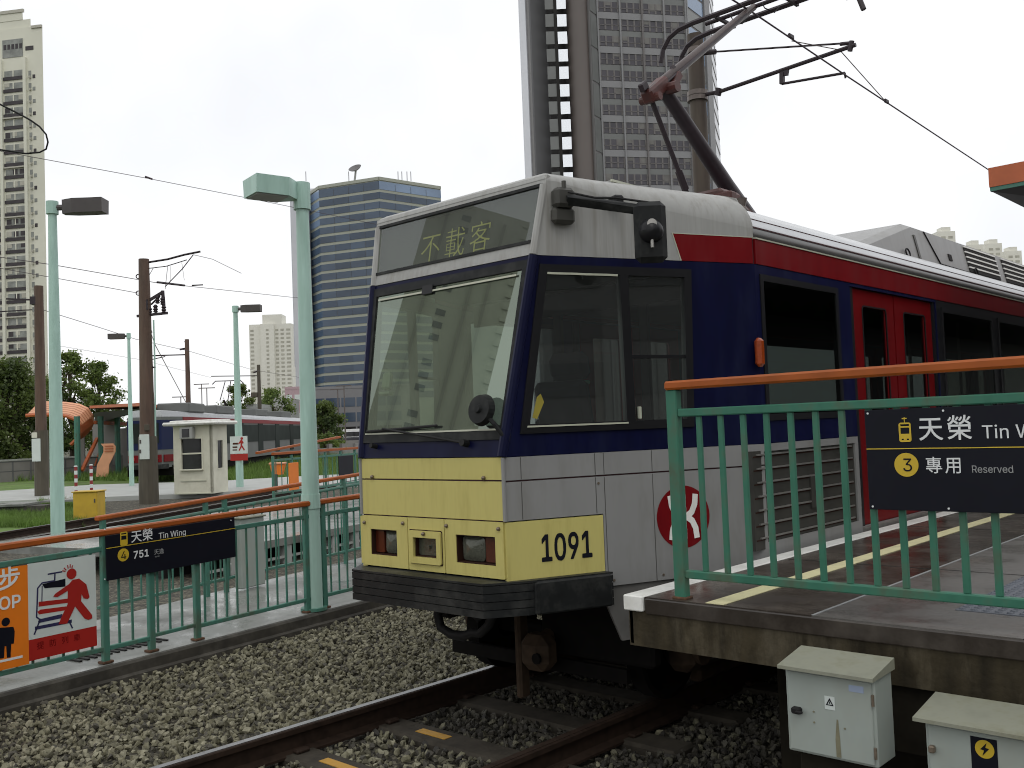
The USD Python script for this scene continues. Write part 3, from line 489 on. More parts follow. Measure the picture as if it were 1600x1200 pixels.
# --- slanted cab sides
for s in (1, -1):
    win = Polygon([(0.300, 2.795), (1.335, 2.795), (1.305, 1.825), (0.135, 1.825)])
    navy = Polygon([(0.0, 1.677), (CL + 0.11 * 0, 1.677), (CL, 2.865), (uf(2.865), 2.865), (0.0, 1.70)]).difference(win)
    part(tram, 'navy_side_panel', [cab_plate(s, navy)], 'navy_paint')
    fr = win.buffer(0.018, join_style=2).difference(win.buffer(-0.035, join_style=2)).union(Polygon([(0.835, 1.82), (0.895, 1.82), (0.885, 2.80), (0.825, 2.80)]))
    wf = part(tram, 'side_window_frame', [cab_plate(s, fr, 0.012, 0.05)], 'window_frame')
    inner = win.buffer(-0.034, join_style=2)
    part(wf, 'pane', [cab_plate(s, inner.intersection(rect(-1, 0, 0.83, 4)), 0.0, 0)], 'pane_cab')
    part(wf, 'pane', [cab_plate(s, inner.intersection(rect(0.89, 0, 3, 4)), -0.006, 0)], 'pane_cab')
    part(wf, 'pale_strip', [cab_plate(s, Polygon([(0.33, 2.765), (0.81, 2.765), (0.81, 2.752), (0.326, 2.752)]), 0.016, 0.004)], 'trim_pale'); part(wf, 'pale_strip', [cab_plate(s, Polygon([(0.16, 1.853), (0.84, 1.853), (0.84, 1.843), (0.158, 1.843)]), 0.016, 0.004)], 'trim_pale')
    part(wf, 'window_latch', [cab_plate(s, rrect(0.915, 1.87, 0.932, 1.945, .006), 0.022, 0.02)], 'trim_pale')
    part(wf, 'sliding_rail', [cab_plate(s, rect(0.895, 2.245, 1.30, 2.265), 0.004, 0.02)], 'window_frame')
    # silver above the windows, with the slanting start of the red stripe
    up_sil = Polygon([(uf(2.868), 2.868), (1.282, 2.868), (1.225, 3.045), (CL, 3.045), (CL, 3.102), (0.9, 3.222), (uf(3.325) + .06, 3.322), (uf(3.325), 3.322)])
    part(tram, 'upper_side_panel', [cab_plate(s, up_sil)], 'silver_streaked')
    part(tram, 'red_stripe', [cab_plate(s, Polygon([(1.290, 2.868), (CL - 0.012, 2.868), (CL - 0.012, 3.040), (1.233, 3.040)]), 0.002, 0.03)], 'red_paint')
    part(tram, 'stripe_edge', [cab_plate(s, Polygon([(1.282, 2.868), (1.290, 2.868), (1.233, 3.040), (CL, 3.040), (CL, 3.045), (1.225, 3.045)]), 0.003, 0.03)], 'trim_pale')
    # silver below
    part(tram, 'skirt_upper_panel', [cab_plate(s, rect(0.0, 1.540, CL, 1.674))], 'silver_paint')
    part(tram, 'skirt_panel', [cab_plate(s, Polygon([(0, 1.305), (0, 1.530), (CL, 1.530), (CL, 0.868), (0.645, 0.868), (0.645, 1.305)]))], 'silver_paint')
    part(tram, 'panel_joint', [cab_plate(s, rect(0, 1.528, CL, 1.542), -0.012, 0.012)], 'seal_line')
    yw = part(tram, 'yellow_side_panel', [cab_plate(s, rect(0.0, 0.962, 0.640, 1.298), 0.003, 0.033)], 'yellow_paint')
    O, U = side_frame(s); N = np.array([s * 0.9162, -0.4009, 0])
    UR = U if s > 0 else -U
    part(yw, 'fleet_number', [latin('1091', 0.150, O + U * (0.208 if s > 0 else 0.55) + N * 0.0035 + UP * 1.058, UR, UP, 0.002, True, 0.335)], 'sign_black')
    bolts = [(0.62, 1.49), (1.18, 1.49), (1.72, 1.49), (0.70, 0.90), (1.05, 0.90), (1.35, 0.90), (1.68, 0.90)]
    for (u, z) in bolts:
        part(tram, 'panel_bolt', [disc(O + U * u + UP * z - N * 0.002, N, 0.008, 0.006, 8)], 'bolt_steel')
    for u in (0.11, 0.60, 0.66, 1.0, 1.17):
        part(tram, 'panel_seam', [cab_plate(s, rect(u, 1.31 if u < .64 else 0.87, u + 0.0035, 1.527), 0.0012, 0.02), cab_plate(s, rect(u, 1.543, u + 0.0035, 1.672), 0.0012, 0.02)], 'louver_steel')
    # recessed lower skirt with the slanting cut for the bogie
    part(tram, 'lower_skirt', [cab_plate(s, Polygon([(0.645, 0.866), (CL, 0.866), (CL, 0.53), (0.748, 0.53), (0.648, 0.765)]), -0.014, 0.02), body_plate(s, rect(YC, 0.53, YE, 0.866), -0.035, 0.02)], 'skirt_grey')
    # round red badge with the white symbol
    if s > 0:
        bc = O + U * 1.170 + UP * 1.245 + N * 0.001
        bg = part(tram, 'round_badge', [cab_plate(s, Point(1.215, 1.245).buffer(0.195, 24), 0.002, 0.01)], 'red_paint')
        w = 0.037
        arcs = []
        for q in (-1, 1):                                # a vertical stem and a pair of arms opening outwards on each side
            up_arc = LineString([(q * 0.0, 0.0), (q * 0.030, 0.006), (q * 0.058, 0.026), (q * 0.080, 0.070), (q * 0.088, 0.130)])
            dn_arc = LineString([(q * 0.0, 0.0), (q * 0.030, -0.006), (q * 0.058, -0.026), (q * 0.080, -0.070), (q * 0.088, -0.130)])
            arcs += [up_arc.buffer(w / 2, cap_style=2), dn_arc.buffer(w / 2, cap_style=2)]
        arcs += [LineString([(0, -0.130), (0, 0.130)]).buffer(w / 2, cap_style=2)]
        part(bg, 'badge_symbol', [cab_plate(s, affinity.translate(affinity.scale(unary_union(arcs), 1.06, 1.06, origin=(0, 0)), 1.215, 1.245), 0.0045, 0.004)], 'white_paint')
    # rounded corner trims
    part(tram, 'corner_trim', [tube([O + UP * 1.305, O + UP * 1.674], 0.012, 8)], 'silver_paint')
    c0, c1 = O + UP * 1.68, O + U * uf(2.865) + UP * 2.865
    part(tram, 'corner_pillar', [tube([c0 - N * 0.012, c1 - N * 0.012], 0.030, 10)], 'navy_paint')
    c2, c3 = O + U * uf(2.872) + UP * 2.872, O + U * uf(3.36) + UP * 3.36
    part(tram, 'corner_cap', [tube([c2 - N * 0.016, O + U * uf(3.30) + UP * 3.30 - N * 0.020], 0.026, 10)], 'silver_streaked')

# --- the front: three yellow panels below, windscreen and blind box above
part(tram, 'yellow_front_panel', [front_plate(rect(-0.655, 1.545, 0.650, 1.675), 0.0, 0.03, True)], 'yellow_paint')
part(tram, 'yellow_front_panel', [front_plate(rect(-0.648, 1.308, 0.652, 1.535), 0.0, 0.03, True)], 'yellow_paint')
part(tram, 'front_joint', [front_plate(rect(-0.655, 1.530, 0.655, 1.548), -0.012, 0.01, True), front_plate(rect(-0.655, 1.296, 0.655, 1.312), -0.012, 0.01, True)], 'seal_line')
def lamp_panel(x0, x1, lens, split, label):
    hole = rect(*lens)
    lp = part(tram, 'lamp_panel', [front_plate(rrect(x0, 0.972, x1, 1.300, .006).difference(hole), 0.006, 0.05, True)], 'yellow_paint', label)
    part(lp, 'recess', [front_plate(hole, -0.060, 0.01, True)] + [front_plate(hole.buffer(0.002).difference(hole.buffer(-0.006)), 0.0, 0.06, True)], 'lamp_recess')
    a, b, c, d = lens; a, c = min(a, c), max(a, c); b, d = min(b, d), max(b, d)
    if split:
        am = (a + 0.01, a + (c - a) * .36) if split < 0 else (c - (c - a) * .34, c - 0.012)
        hl = (a + (c - a) * .38, c - 0.008) if split < 0 else (a + 0.012, c - (c - a) * .38)
        part(lp, 'indicator', [front_plate(rrect(am[0], b + .012, am[1], d - .012, .008), -0.030, 0.02, True)], 'amber_dim')
        zc = (b + d) / 2; xc = (hl[0] + hl[1]) / 2; w, h = hl[1] - hl[0], d - b - 0.02
        part(lp, 'headlight', [grid(list(np.linspace(0, 1, 7)), list(np.linspace(0, 2 * np.pi, 25)), lambda q, t: np.array([T + xc + q * w / 2 * np.sign(math.cos(t)) * abs(math.cos(t)) ** .35, YF + 0.040 - 0.028 * (1 - q * q), zc + q * h / 2 * np.sign(math.sin(t)) * abs(math.sin(t)) ** .35]))], 'lamp_lens', smooth=True)
    else:
        part(lp, 'headlight', [front_plate(rrect(a + .008, b + .008, c - .008, d - .008, .012), -0.024, 0.015, True), obox((T + (a + c) / 2, YF + 0.020, (b + d) / 2), (1, 0, 0), (0, 1, 0), UP, 0.02, 0.02, 0.02)], 'lamp_lens')
    return lp
lamp_panel(-0.640, -0.197, (-0.568, 1.045, -0.303, 1.212), -1, 'yellow panel with the outer headlight and an amber indicator on the left')
lm = lamp_panel(-0.190, 0.145, (-0.130, 1.058, 0.085, 1.180), 0, 'yellow panel with the small middle lamp')
part(lm, 'lamp_surround', [front_plate(rrect(-0.172, 1.018, 0.122, 1.222, .012).difference(rect(-0.130, 1.058, 0.085, 1.180)), 0.022, 0.02, True)], 'yellow_paint')
part(lm, 'surround_gap', [front_plate(rrect(-0.178, 1.012, 0.128, 1.228, .012).difference(rrect(-0.172, 1.018, 0.122, 1.222, .012)), 0.0075, 0.01, True)], 'lamp_recess')
lamp_panel(0.152, 0.645, (0.247, 1.045, 0.577, 1.213), 1, 'yellow panel with the large headlight and an amber indicator on the right')
part(tram, 'yellow_end_strip', [front_plate(rect(-0.68, 0.98, -0.645, 1.292), 0.0, 0.03, True)], 'yellow_paint')
for (x, z) in [(-0.531, 1.556), (0.504, 1.556), (-0.627, 1.252), (-0.235, 1.262), (0.170, 1.262), (0.610, 1.262), (-0.022, 1.206)]:
    off = 0.020 if abs(x + .022) < .01 else 0.0
    part(tram, 'front_bolt', [lathe([(0.0001, 0.016), (0.008, 0.015), (0.012, 0.008), (0.013, 0.0), (0.0001, 0.0)], (T + x, YF - 0.005 - off, z), (0, -1, 0), 12)], 'bolt_steel', smooth=True)
# raked part
scr = Polygon([(-0.735, fv(2.832)), (0.728, fv(2.832)), (0.668, fv(1.790)), (-0.668, fv(1.790))])
face = Polygon([(-fw(1.68), fv(1.68)), (fw(1.68), fv(1.68)), (fw(2.87), fv(2.87)), (-fw(2.87), fv(2.87))])
part(tram, 'navy_front_panel', [front_plate(face.difference(scr.buffer(0.010, join_style=2)))], 'navy_paint')
sf = part(tram, 'windscreen_frame', [front_plate(scr.buffer(0.012, join_style=2).difference(scr.buffer(-0.045, join_style=2)), 0.010, 0.05)], 'black_rubber')
part(sf, 'windscreen', [front_plate(scr.buffer(-0.043, join_style=2), 0.0, 0)], 'pane_screen')
part(sf, 'pale_strip', [front_plate(Polygon([(-0.66, fv(2.752)), (-0.20, fv(2.752)), (-0.20, fv(2.764)), (-0.66, fv(2.764))]), 0.013, 0.004)], 'trim_pale'); part(sf, 'pale_strip', [front_plate(Polygon([(-0.11, fv(2.752)), (0.64, fv(2.752)), (0.64, fv(2.764)), (-0.11, fv(2.764))]), 0.013, 0.004)], 'trim_pale'); part(sf, 'pale_strip', [front_plate(rect(-0.62, fv(1.832), 0.62, fv(1.842)), 0.013, 0.004)], 'trim_pale')
part(sf, 'top_bracket', [front_plate(rrect(-0.205, fv(2.740), -0.105, fv(2.80), .006), 0.016, 0.03)], 'window_frame')
part(tram, 'grey_front_strip', [front_plate(rect(-0.755, fv(2.873), 0.755, fv(2.915)), 0.004)], 'silver_streaked')
hs = Polygon([(-0.772, fv(2.945)), (0.752, fv(2.945)), (0.775, fv(3.310)), (-0.795, fv(3.310))])
upf = Polygon([(-fw(2.915), fv(2.915)), (fw(2.915), fv(2.915)), (fw(3.36), fv(3.36)), (-fw(3.36), fv(3.36))])
part(tram, 'upper_front_panel', [front_plate(upf.difference(hs))], 'silver_streaked')
db = part(tram, 'destination_frame', [front_plate(hs.difference(hs.buffer(-0.020, join_style=2)), 0.006, 0.05)], 'black_rubber')
part(db, 'glass', [front_plate(hs.buffer(-0.018, join_style=2), -0.004, 0)], 'pane_sign')
bo = part(tram, 'destination_board', [front_plate(hs.buffer(-0.01), -0.045, 0.01)], 'led_board')
part(bo, 'destination_lettering', [hanzi('不載客', 0.205, FO + U1 * -0.315 + FV * fv(2.985) + FN * -0.0445, U1, FV, 0.002, 0.19, 0.045, -1.6)], 'led_amber')
# wiper, dash and round fan mirror behind the glass
w0 = FO + U1 * 0.36 + FV * fv(1.76) + FN * 0.04; w1 = FO + U1 * -0.42 + FV * fv(1.865) + FN * 0.03
wp = part(tram, 'wiper_arm', [tube([w0, (w0 + w1) / 2 + FN * 0.02, w1], 0.008, 6)], 'cable_black')
part(wp, 'wiper_blade', [cbar(FO + U1 * -0.60 + FV * fv(1.850) + FN * 0.022, FO + U1 * 0.10 + FV * fv(1.872) + FN * 0.022, 0.012, 0.018)], 'cable_black')
part(wp, 'wiper_pivot', [disc(w0 - FN * 0.04, FN, 0.022, 0.05, 12)], 'cable_black')
part(tram, 'wiper_pivot', [disc(FO + U1 * -0.5 + FV * fv(1.755), FN, 0.016, 0.05, 12)], 'cable_black')

# --- long sides behind the cab
DOORS = [(7.24, 9.10), (13.6, 15.4), (19.0, 20.8)]
WINS = [(5.82, 7.00), (9.25, 10.75), (10.95, 13.35), (15.65, 17.15), (17.35, 18.8), (21.0, 23.2)]
for s in (1, -1):
    allw = unary_union([rect(a, 1.84, b, 2.79) for a, b in WINS]); alld = unary_union([rect(a, 0.98, b, 2.84) for a, b in DOORS])
    band = rect(YC, 1.677, YE, 2.865).difference(allw).difference(alld)
    first = band.intersection(rect(0, 0, 9.12, 4)); rest = band.difference(first)
    part(tram, 'navy_side_panel', [body_plate(s, first)], 'navy_paint')
    part(tram, 'window_band', [body_plate(s, rest)], 'window_frame')
    for a, b in WINS:
        w = rect(a, 1.84, b, 2.79)
        wf = part(tram, 'side_window_frame', [body_plate(s, w.buffer(0.014, join_style=2).difference(w.buffer(-0.030)), 0.008, 0.04)], 'window_frame')
        part(wf, 'pane', [body_plate(s, w.buffer(-0.028), 0.0, 0)], 'pane_side')
    part(tram, 'red_stripe', [body_plate(s, rect(YC + 0.015, 2.868, YE, 3.034), 0.004, 0.03)], 'red_paint')
    part(tram, 'stripe_edge', [body_plate(s, rect(YC + 0.015, 3.035, YE, 3.044), 0.010, 0.03)], 'trim_pale')
    part(tram, 'stripe_gap', [body_plate(s, rect(YC - 0.02, 2.868, YC + 0.014, 3.05), -0.012, 0.012)], 'seal_line')
    for i, (a, b) in enumerate(DOORS):
        part(tram, 'door_post', [body_plate(s, rect(a, 0.98, a + 0.07, 2.84), -0.01, 0.05)], 'window_frame'); part(tram, 'door_post', [body_plate(s, rect(b - 0.05, 0.98, b, 2.84), -0.01, 0.05)], 'window_frame')
        mid = (a + b) / 2
        for x0, x1 in ((a + 0.075, mid - 0.012), (mid + 0.012, b - 0.055)):
            hole = rrect(x0 + 0.20, 1.30, x1 - 0.17, 2.70, .03)
            dl = part(tram, 'door', [body_plate(s, rect(x0, 0.985, x1, 2.835).difference(hole), -0.025, 0.04)], 'door_red')
            part(dl, 'pane', [body_plate(s, hole.buffer(.004), -0.04, 0)], 'pane_side')
            part(dl, 'door_seal', [body_plate(s, hole.buffer(.012).difference(hole), -0.020, 0.01)], 'cable_black')
        part(tram, 'door_sill', [body_plate(s, rect(a, 0.93, b, 0.978), 0.02, 0.06)], 'steel')
    low = rect(YC, 0.868, YE, 1.674).difference(alld).difference(rect(YC - 0.15, 1.03, 7.18, 1.625))
    part(tram, 'skirt_panel', [body_plate(s, low)], 'silver_paint')
    # grey ribbed equipment panel before the first door
    lv = part(tram, 'ribbed_panel', [body_plate(s, rect(5.60, 0.99, 7.17, 1.63), -0.010, 0.03)], 'louver_steel')
    for k in range(7):
        z = 1.06 + k * 0.09
        for (y0, y1) in ((5.66, 6.48), (6.52, 7.12)):
            part(lv, 'rib', [body_plate(s, rect(y0, z, y1, z + 0.010), 0.002, 0.012)], 'steel')
        part(lv, 'rib_gap', [body_plate(s, rect(5.62, z - 0.012, 7.15, z - 0.002), -0.008, 0.006)], 'lamp_recess')
    part(lv, 'lock_plate', [body_plate(s, rrect(6.40, 1.20, 6.56, 1.42, .01), 0.004, 0.015)], 'louver_steel')
    part(tram, 'side_indicator', [cbx((T + s * (HW + 0.022), 5.72, 2.275), (0, 1, 0), (1, 0, 0), UP, 0.075, 0.05, 0.19, 0.02)], 'amber_lens')

# --- roof: cab cap, then the ribbed metal roof, with a raised walkway board
def roof_pts(w, y, lim=9.0):
    zs = float(np.interp(y, [4.38, 4.87, 5.752], [3.318, 3.220, 3.098])); zt = 3.386; r = (zt - zs) * 1.25
    p = [(w, zs - .004)] + [(w - r + r * math.cos(a), zs + (zt - zs) * math.sin(a)) for a in np.linspace(0.12, math.pi / 2, 9)] + [(w * .45, 3.398), (0, 3.402)]
    q = p + [(-x, z) for x, z in p[-2::-1]]
    return [np.array([T + x, y, min(z, lim)]) for x, z in q]
def roof_pts_old(w, y, lift=0.0):
    p = [(w, 3.098), (w - 0.004, 3.17), (w - 0.030, 3.245), (w - 0.085, 3.305), (w - 0.17, 3.345), (w - 0.30, 3.372), (w * .5, 3.392), (0, 3.400)]
    q = p + [(-x, z) for x, z in p[-2::-1]]
    return [np.array([T + x, y, z + lift]) for x, z in q]
yb0 = YF + 0.9162 * uf(3.335)
cap = []
for y, dz, lim in ((yb0 - 0.002, 0, 3.335), (yb0 + 0.004, 0, 3.356), (yb0 + 0.018, 0, 3.372), (yb0 + 0.042, 0, 3.384), (yb0 + 0.09, 0, 3.395), (4.75, 0, 9), (5.1, 0, 9), (5.45, 0, 9), (5.752, 0, 9)):
    w = 0.659 + (y - YF) / 0.9162 * 0.4009
    cap.append(roof_pts(w, y, lim))
cap = np.array(cap)
def loft(A):
    a, b = A.shape[:2]; i = np.arange(a * b).reshape(a, b)
    f = np.concatenate([np.stack([i[:-1, :-1], i[1:, :-1], i[1:, 1:]], -1).reshape(-1, 3), np.stack([i[:-1, :-1], i[1:, 1:], i[:-1, 1:]], -1).reshape(-1, 3)])
    return A.reshape(-1, 3), f[:, ::-1]
part(tram, 'cab_roof', [loft(cap)], 'silver_streaked', smooth=50)
mp_ = [(HW - 0.004, 3.055), (HW - 0.020, 3.13), (HW - 0.060, 3.22), (HW - 0.085, 3.262), (HW - 0.12, 3.330), (HW - 0.22, 3.366), (HW - 0.40, 3.386), (0.0, 3.400)]
part(tram, 'cab_roof_end', [plate(Polygon(mp_ + [(-x, z) for x, z in mp_[-2::-1]]), (T, 5.758, 0), U1, UP, -0.01)], 'silver_streaked')
for s in (1, -1):
    def strip(name, g, m_):
        q = loft(np.array([[np.array([T + s * x, y, z]) for x, z in g] for y in (5.757, YE)])); part(tram, name, [(q[0], q[1] if s > 0 else q[1][:, ::-1])], m_, smooth=50)
    strip('roof_cove', [(HW - 0.010, 3.044), (HW - 0.002, 3.060), (HW - 0.002, 3.080), (HW - 0.010, 3.102), (HW - 0.028, 3.121)], 'roof_cove')
    strip('roof_sheet', [(HW - 0.020, 3.124), (HW - 0.022, 3.138), (HW - 0.052, 3.186)], 'roof_metal')
    strip('roof_sheet', [(HW - 0.058, 3.190), (HW - 0.085, 3.225), (HW - 0.14, 3.270), (HW - 0.25, 3.322), (HW - 0.42, 3.362), (HW - 0.60, 3.380), (0.0, 3.395)], 'roof_metal')
    part(tram, 'roof_gutter', [bar((T + s * (HW - 0.034), 5.757, 3.121), (T + s * (HW - 0.034), YE, 3.121), 0.03, 0.010)], 'seal_line')
    part(tram, 'roof_gutter', [bar((T + s * (HW - 0.064), 5.757, 3.184), (T + s * (HW - 0.064), YE, 3.184), 0.03, 0.010)], 'seal_line')
wb = part(tram, 'roof_board', [cb((T - 0.70, 5.15, 3.36), (T + 0.70, 8.7, 3.475), .01)], 'silver_paint')
part(wb, 'board_edge', [bx((T + 0.701, 5.15, 3.462), (T + 0.714, 8.7, 3.478))], 'trim_pale')
# air-conditioning pod
pod = [(0.98, 3.30), (0.90, 3.74), (0.80, 3.79), (-0.80, 3.79), (-0.90, 3.74), (-0.98, 3.30)]
pp = []
for y, k in ((8.55, 0.10), (10.0, 1.0), (15.5, 1.0), (16.4, 0.2)):
    pp += [np.array([T + x, y, 3.36 + (z - 3.36) * k]) for x, z in pod]
ac = part(tram, 'air_conditioner', [hull(pp)], 'silver_paint')
def podp(s, y, v): return np.array([T + s * (0.98 - 0.08 * v + 0.002), y, 3.36 + 0.38 * v])
for y0 in (11.55, 12.95, 14.2):
    for k in range(5):
        v = 0.16 + k * 0.16
        part(ac, 'louver_slot', [obox((podp(1, y0 + .6, v) + podp(1, y0 + .6, v + .09)) / 2, (0, 1, 0), [-0.206, 0, 0.978], [0.978, 0, 0.206], 1.15, 0.050, 0.012)], 'opening_dark')
        part(ac, 'louver_blade', [obox(podp(1, y0 + .6, v + 0.125) + np.array([.006, 0, 0]), (0, 1, 0), [-0.206, 0, 0.978], [0.978, 0, 0.206], 1.15, 0.018, 0.014)], 'white_paint')
part(ac, 'pod_hatch', [obox(podp(1, 11.0, .42), (0, 1, 0), [-0.206, 0, 0.978], [0.978, 0, 0.206], 0.10, 0.075, 0.012)], 'opening_dark')
part(ac, 'pod_seam', [tube([podp(1, 10.35, .98), podp(1, 10.50, .5), podp(1, 10.62, .12), podp(1, 11.6, .10), podp(1, 15.4, .06)], 0.010, 6)], 'cable_black')
part(ac, 'pod_edge', [obox(podp(1, 10.02, .42), (0, 1, 0), [-0.206, 0, 0.978], [0.978, 0, 0.206], 0.05, 0.28, 0.014)], 'louver_steel')
for y in (9.65, 11.75):
    part(ac, 'lifting_eye', [tube([podp(1, y + .05 * math.cos(t), 0.16 + .12 * math.sin(t)) + np.array([.02, 0, 0]) for t in np.linspace(0, 2 * np.pi, 13)], 0.008, 6)], 'cable_black')
# small gear on the roof behind the pantograph
for y, h, l in ((8.15, .02, .25), (8.45, .05, .14), (8.95, .10, .20), (9.22, .03, .16), (9.45, .0, .3)):
    part(tram, 'roof_insulator', [cb((T + 0.34, y - l / 2, 3.36), (T + 0.50, y + l / 2, 3.50 + h), .03)], 'panto_dark')
# --- pantograph: base, lower arm, coupling rod, bent upper arm, collector head
def tp(y, z, x=0.0): return np.array([T + x, y, z])
pb = part(tram, 'pantograph_base', [cb((T - 0.45, 7.35, 3.74), (T + 0.36, 7.45, 3.82), .015), cb((T - 0.55, 8.45, 3.42), (T + 0.50, 8.57, 3.50), .015), bar(tp(7.4, 3.78, .30), tp(8.5, 3.46, .30), .05, .05), bar(tp(7.4, 3.78, -.42), tp(8.5, 3.46, -.42), .07, .07), cb((T - 0.12, 7.75, 3.62), (T + 0.18, 8.0, 3.80), .03), cb((T - .05, 7.36, 3.76), (T + .26, 7.72, 3.87), .03)], 'panto_red')
for x in (-.45, .42):
    for y in (7.41, 8.51):
        part(pb, 'insulator', [lathe([(0.06, 0), (0.06, .06), (.035, .08), (.06, .12), (.035, .16), (.06, .20), (.035, .24), (.05, .31 if y < 8 else .0)], (T + x, y, 3.43 if y < 8 else 3.16), UP, 12)], 'panto_grey')
kn = tp(6.93, 4.69)
part(tram, 'lower_arm', [tube([tp(8.35, 3.74), tp(7.9, 4.02), kn], [0.080, .075, 0.060], 10)], 'panto_dark', smooth=True)
part(tram, 'coupling_rod', [tube([tp(7.30, 3.72), tp(6.72, 4.58)], 0.022, 8), tube([tp(7.20, 3.87), tp(7.10, 4.02)], 0.034, 8)], 'panto_dark')
ua0, ua1 = tp(6.70, 4.56), tp(8.62, 5.93)
kk = part(tram, 'knuckle', [cbx(tp(6.80, 4.66), np.array([0, .81, .58]), (1, 0, 0), np.array([0, -.58, .81]), 0.34, .12, .12, .02), tube([tp(6.93, 4.69, -.14), tp(6.93, 4.69, .14)], 0.05, 10), bar(tp(6.98, 4.72, .05), tp(7.10, 4.86, .05), .05, .06), tube([tp(6.72, 4.57, -.10), tp(6.72, 4.57, .10)], .035, 10)], 'panto_red')
part(kk, 'knuckle_bracket', [cbx(tp(7.06, 4.82), np.array([0, .3, .95]), (1, 0, 0), np.array([0, -.95, .3]), 0.26, .05, .06, .01)], 'panto_dark'); part(kk, 'knuckle_bracket', [cbx(tp(6.62, 4.65), np.array([0, .81, .58]), (1, 0, 0), np.array([0, -.58, .81]), 0.10, .05, .07, .01)], 'panto_dark')
part(tram, 'upper_arm', [tube([ua0 + UP * .05, tp(7.6, 5.23), ua1], [0.048, .044, 0.034], 10)], 'panto_arm', smooth=True)
part(tram, 'upper_arm_rod', [tube([tp(6.9, 4.74, .05), tp(8.4, 5.78, .03)], 0.012, 6)], 'panto_dark')
hd = part(tram, 'collector_head', [tube([tp(8.62, 5.93, -0.55), tp(8.62, 5.93, 0.55)], 0.022, 8), bar(tp(8.45, 5.90, -.35), tp(8.85, 5.90, -.35), .03, .03), bar(tp(8.45, 5.90, .35), tp(8.85, 5.90, .35), .03, .03)], 'panto_dark')
for y in (8.46, 8.80):
    xs = np.concatenate([[-1.02, -0.98, -0.90, -0.78], np.linspace(-.6, .6, 5), [.78, .90, .98, 1.02]])
    zs = np.concatenate([[5.62, 5.75, 5.85, 5.90], np.full(5, 5.915), [5.90, 5.85, 5.75, 5.62]])
    part(hd, 'contact_strip', [tube([tp(y, z, x) for x, z in zip(xs, zs)], 0.026, 6)], 'panto_dark')
for x in (-.2, .15):
    part(hd, 'shunt_cable', [tube([tp(8.5, 5.88, x), tp(8.45, 5.80, x + .05), tp(8.55, 5.77, x + .1), tp(8.66, 5.86, x + .1)], 0.006, 5)], 'cable_black')
# --- bumper: black ribbed apron wrapping round the front
def apron(off, u_end):
    a = 0.659 + off * 0.655; ue = u_end
    N_ = np.array([0.9162, -0.4009])
    r0 = np.array([0.659, 0]) + N_ * off + np.array([0.4009, 0.9162]) * ue
    cr = np.array([0.659, 0]) + N_ * off + np.array([0.4009, 0.9162]) * 0.10
    fr_ = np.array([0.60, -0.145 - (off - .06)])
    pts = [r0, cr, fr_]
    pts = pts + [(-p[0], p[1]) for p in pts[::-1]]
    return Polygon([(T + p[0], YF + p[1]) for p in pts] )
def ring(off, t, u_end=0.66): return apron(off, u_end).difference(apron(off - t, u_end + 0.02))
bp = part(tram, 'bumper', [plate(apron(0.035, .655), (0, 0, 0.765), U1, (0, 1, 0), 0.185)], 'bumper_black')
part(bp, 'bumper_cap', [plate(apron(0.060, .66), (0, 0, 0.9505), U1, (0, 1, 0), 0.012)], 'bumper_black')
for k in range(4):
    part(bp, 'bumper_rib', [plate(apron(0.060, .66).difference(apron(0.02, .64)), (0, 0, 0.767 + k * 0.046), U1, (0, 1, 0), 0.041)], 'bumper_black')
N1 = np.array([0.9162, -0.4009, 0]); O1, UU1 = side_frame(1)
part(bp, 'bumper_side', [cbx(O1 + UU1 * 0.40 + N1 * 0.05 + UP * 0.858, UU1, N1, UP, 0.50, 0.045, 0.19, .01)], 'bumper_black')
part(bp, 'bumper_groove', [cbx(O1 + UU1 * 0.155 + N1 * 0.052 + UP * 0.858, UU1, N1, UP, 0.030, 0.05, 0.18, .006)], 'black_rubber')
# --- under the floor: coupler, bogies, wheels, added dark fill
part(tram, 'underframe', [bx((T - 0.50, 4.6, 0.70), (T + 0.62, 5.1, 0.86)), bx((T - 1.22, 7.9, 0.45), (T + 1.22, YE, 0.86)), bx((T - 0.62, 4.9, 0.72), (T + 0.62, 7.9, 0.88))], 'bogie_black')
part(tram, 'underfloor_gear', [cb((T + 0.05, 5.00, 0.30), (T + 0.98, 5.10, 0.80), .02), cb((T - .40, 5.55, .18), (T + .45, 5.75, .55), .03)], 'bogie_black')  # black masses added to block light showing through under the tram
cpl = part(tram, 'coupler', [cbx((T + .17, 4.84, .345), (1, 0, 0), (0, 1, 0), UP, .24, .20, .24, .06), cbx((T + .015, 4.84, .33), (1, 0, 0), (0, 1, 0), UP, .055, .10, .62, .015), tube([(T + .12, 4.9, .38), (T + .12, 5.4, .50)], .06, 10)], 'bogie_brown')
part(cpl, 'coupler_pin', [disc((T + .25, 4.735, .33), (0, -1, 0), .035, .02, 12)], 'bogie_black')
part(tram, 'air_hose', [tube([(T + a, 4.30, z) for a, z in ((-.20, .74), (-.225, .64), (-.20, .56), (-.10, .525), (.02, .53), (.10, .56), (.16, .56), (.24, .62), (.30, .72))], .030, 8)], 'cable_black', smooth=True)
part(tram, 'air_hose', [tube([(T + a, 4.42, z) for a, z in ((-.05, .74), (-.03, .66), (.03, .62), (.08, .66), (.10, .76))], .026, 8)], 'cable_black', smooth=True)
part(tram, 'life_guard', [bar((T - .80, 4.98, 0.24), (T + .80, 4.98, 0.24), .04, .09)], 'bogie_black')
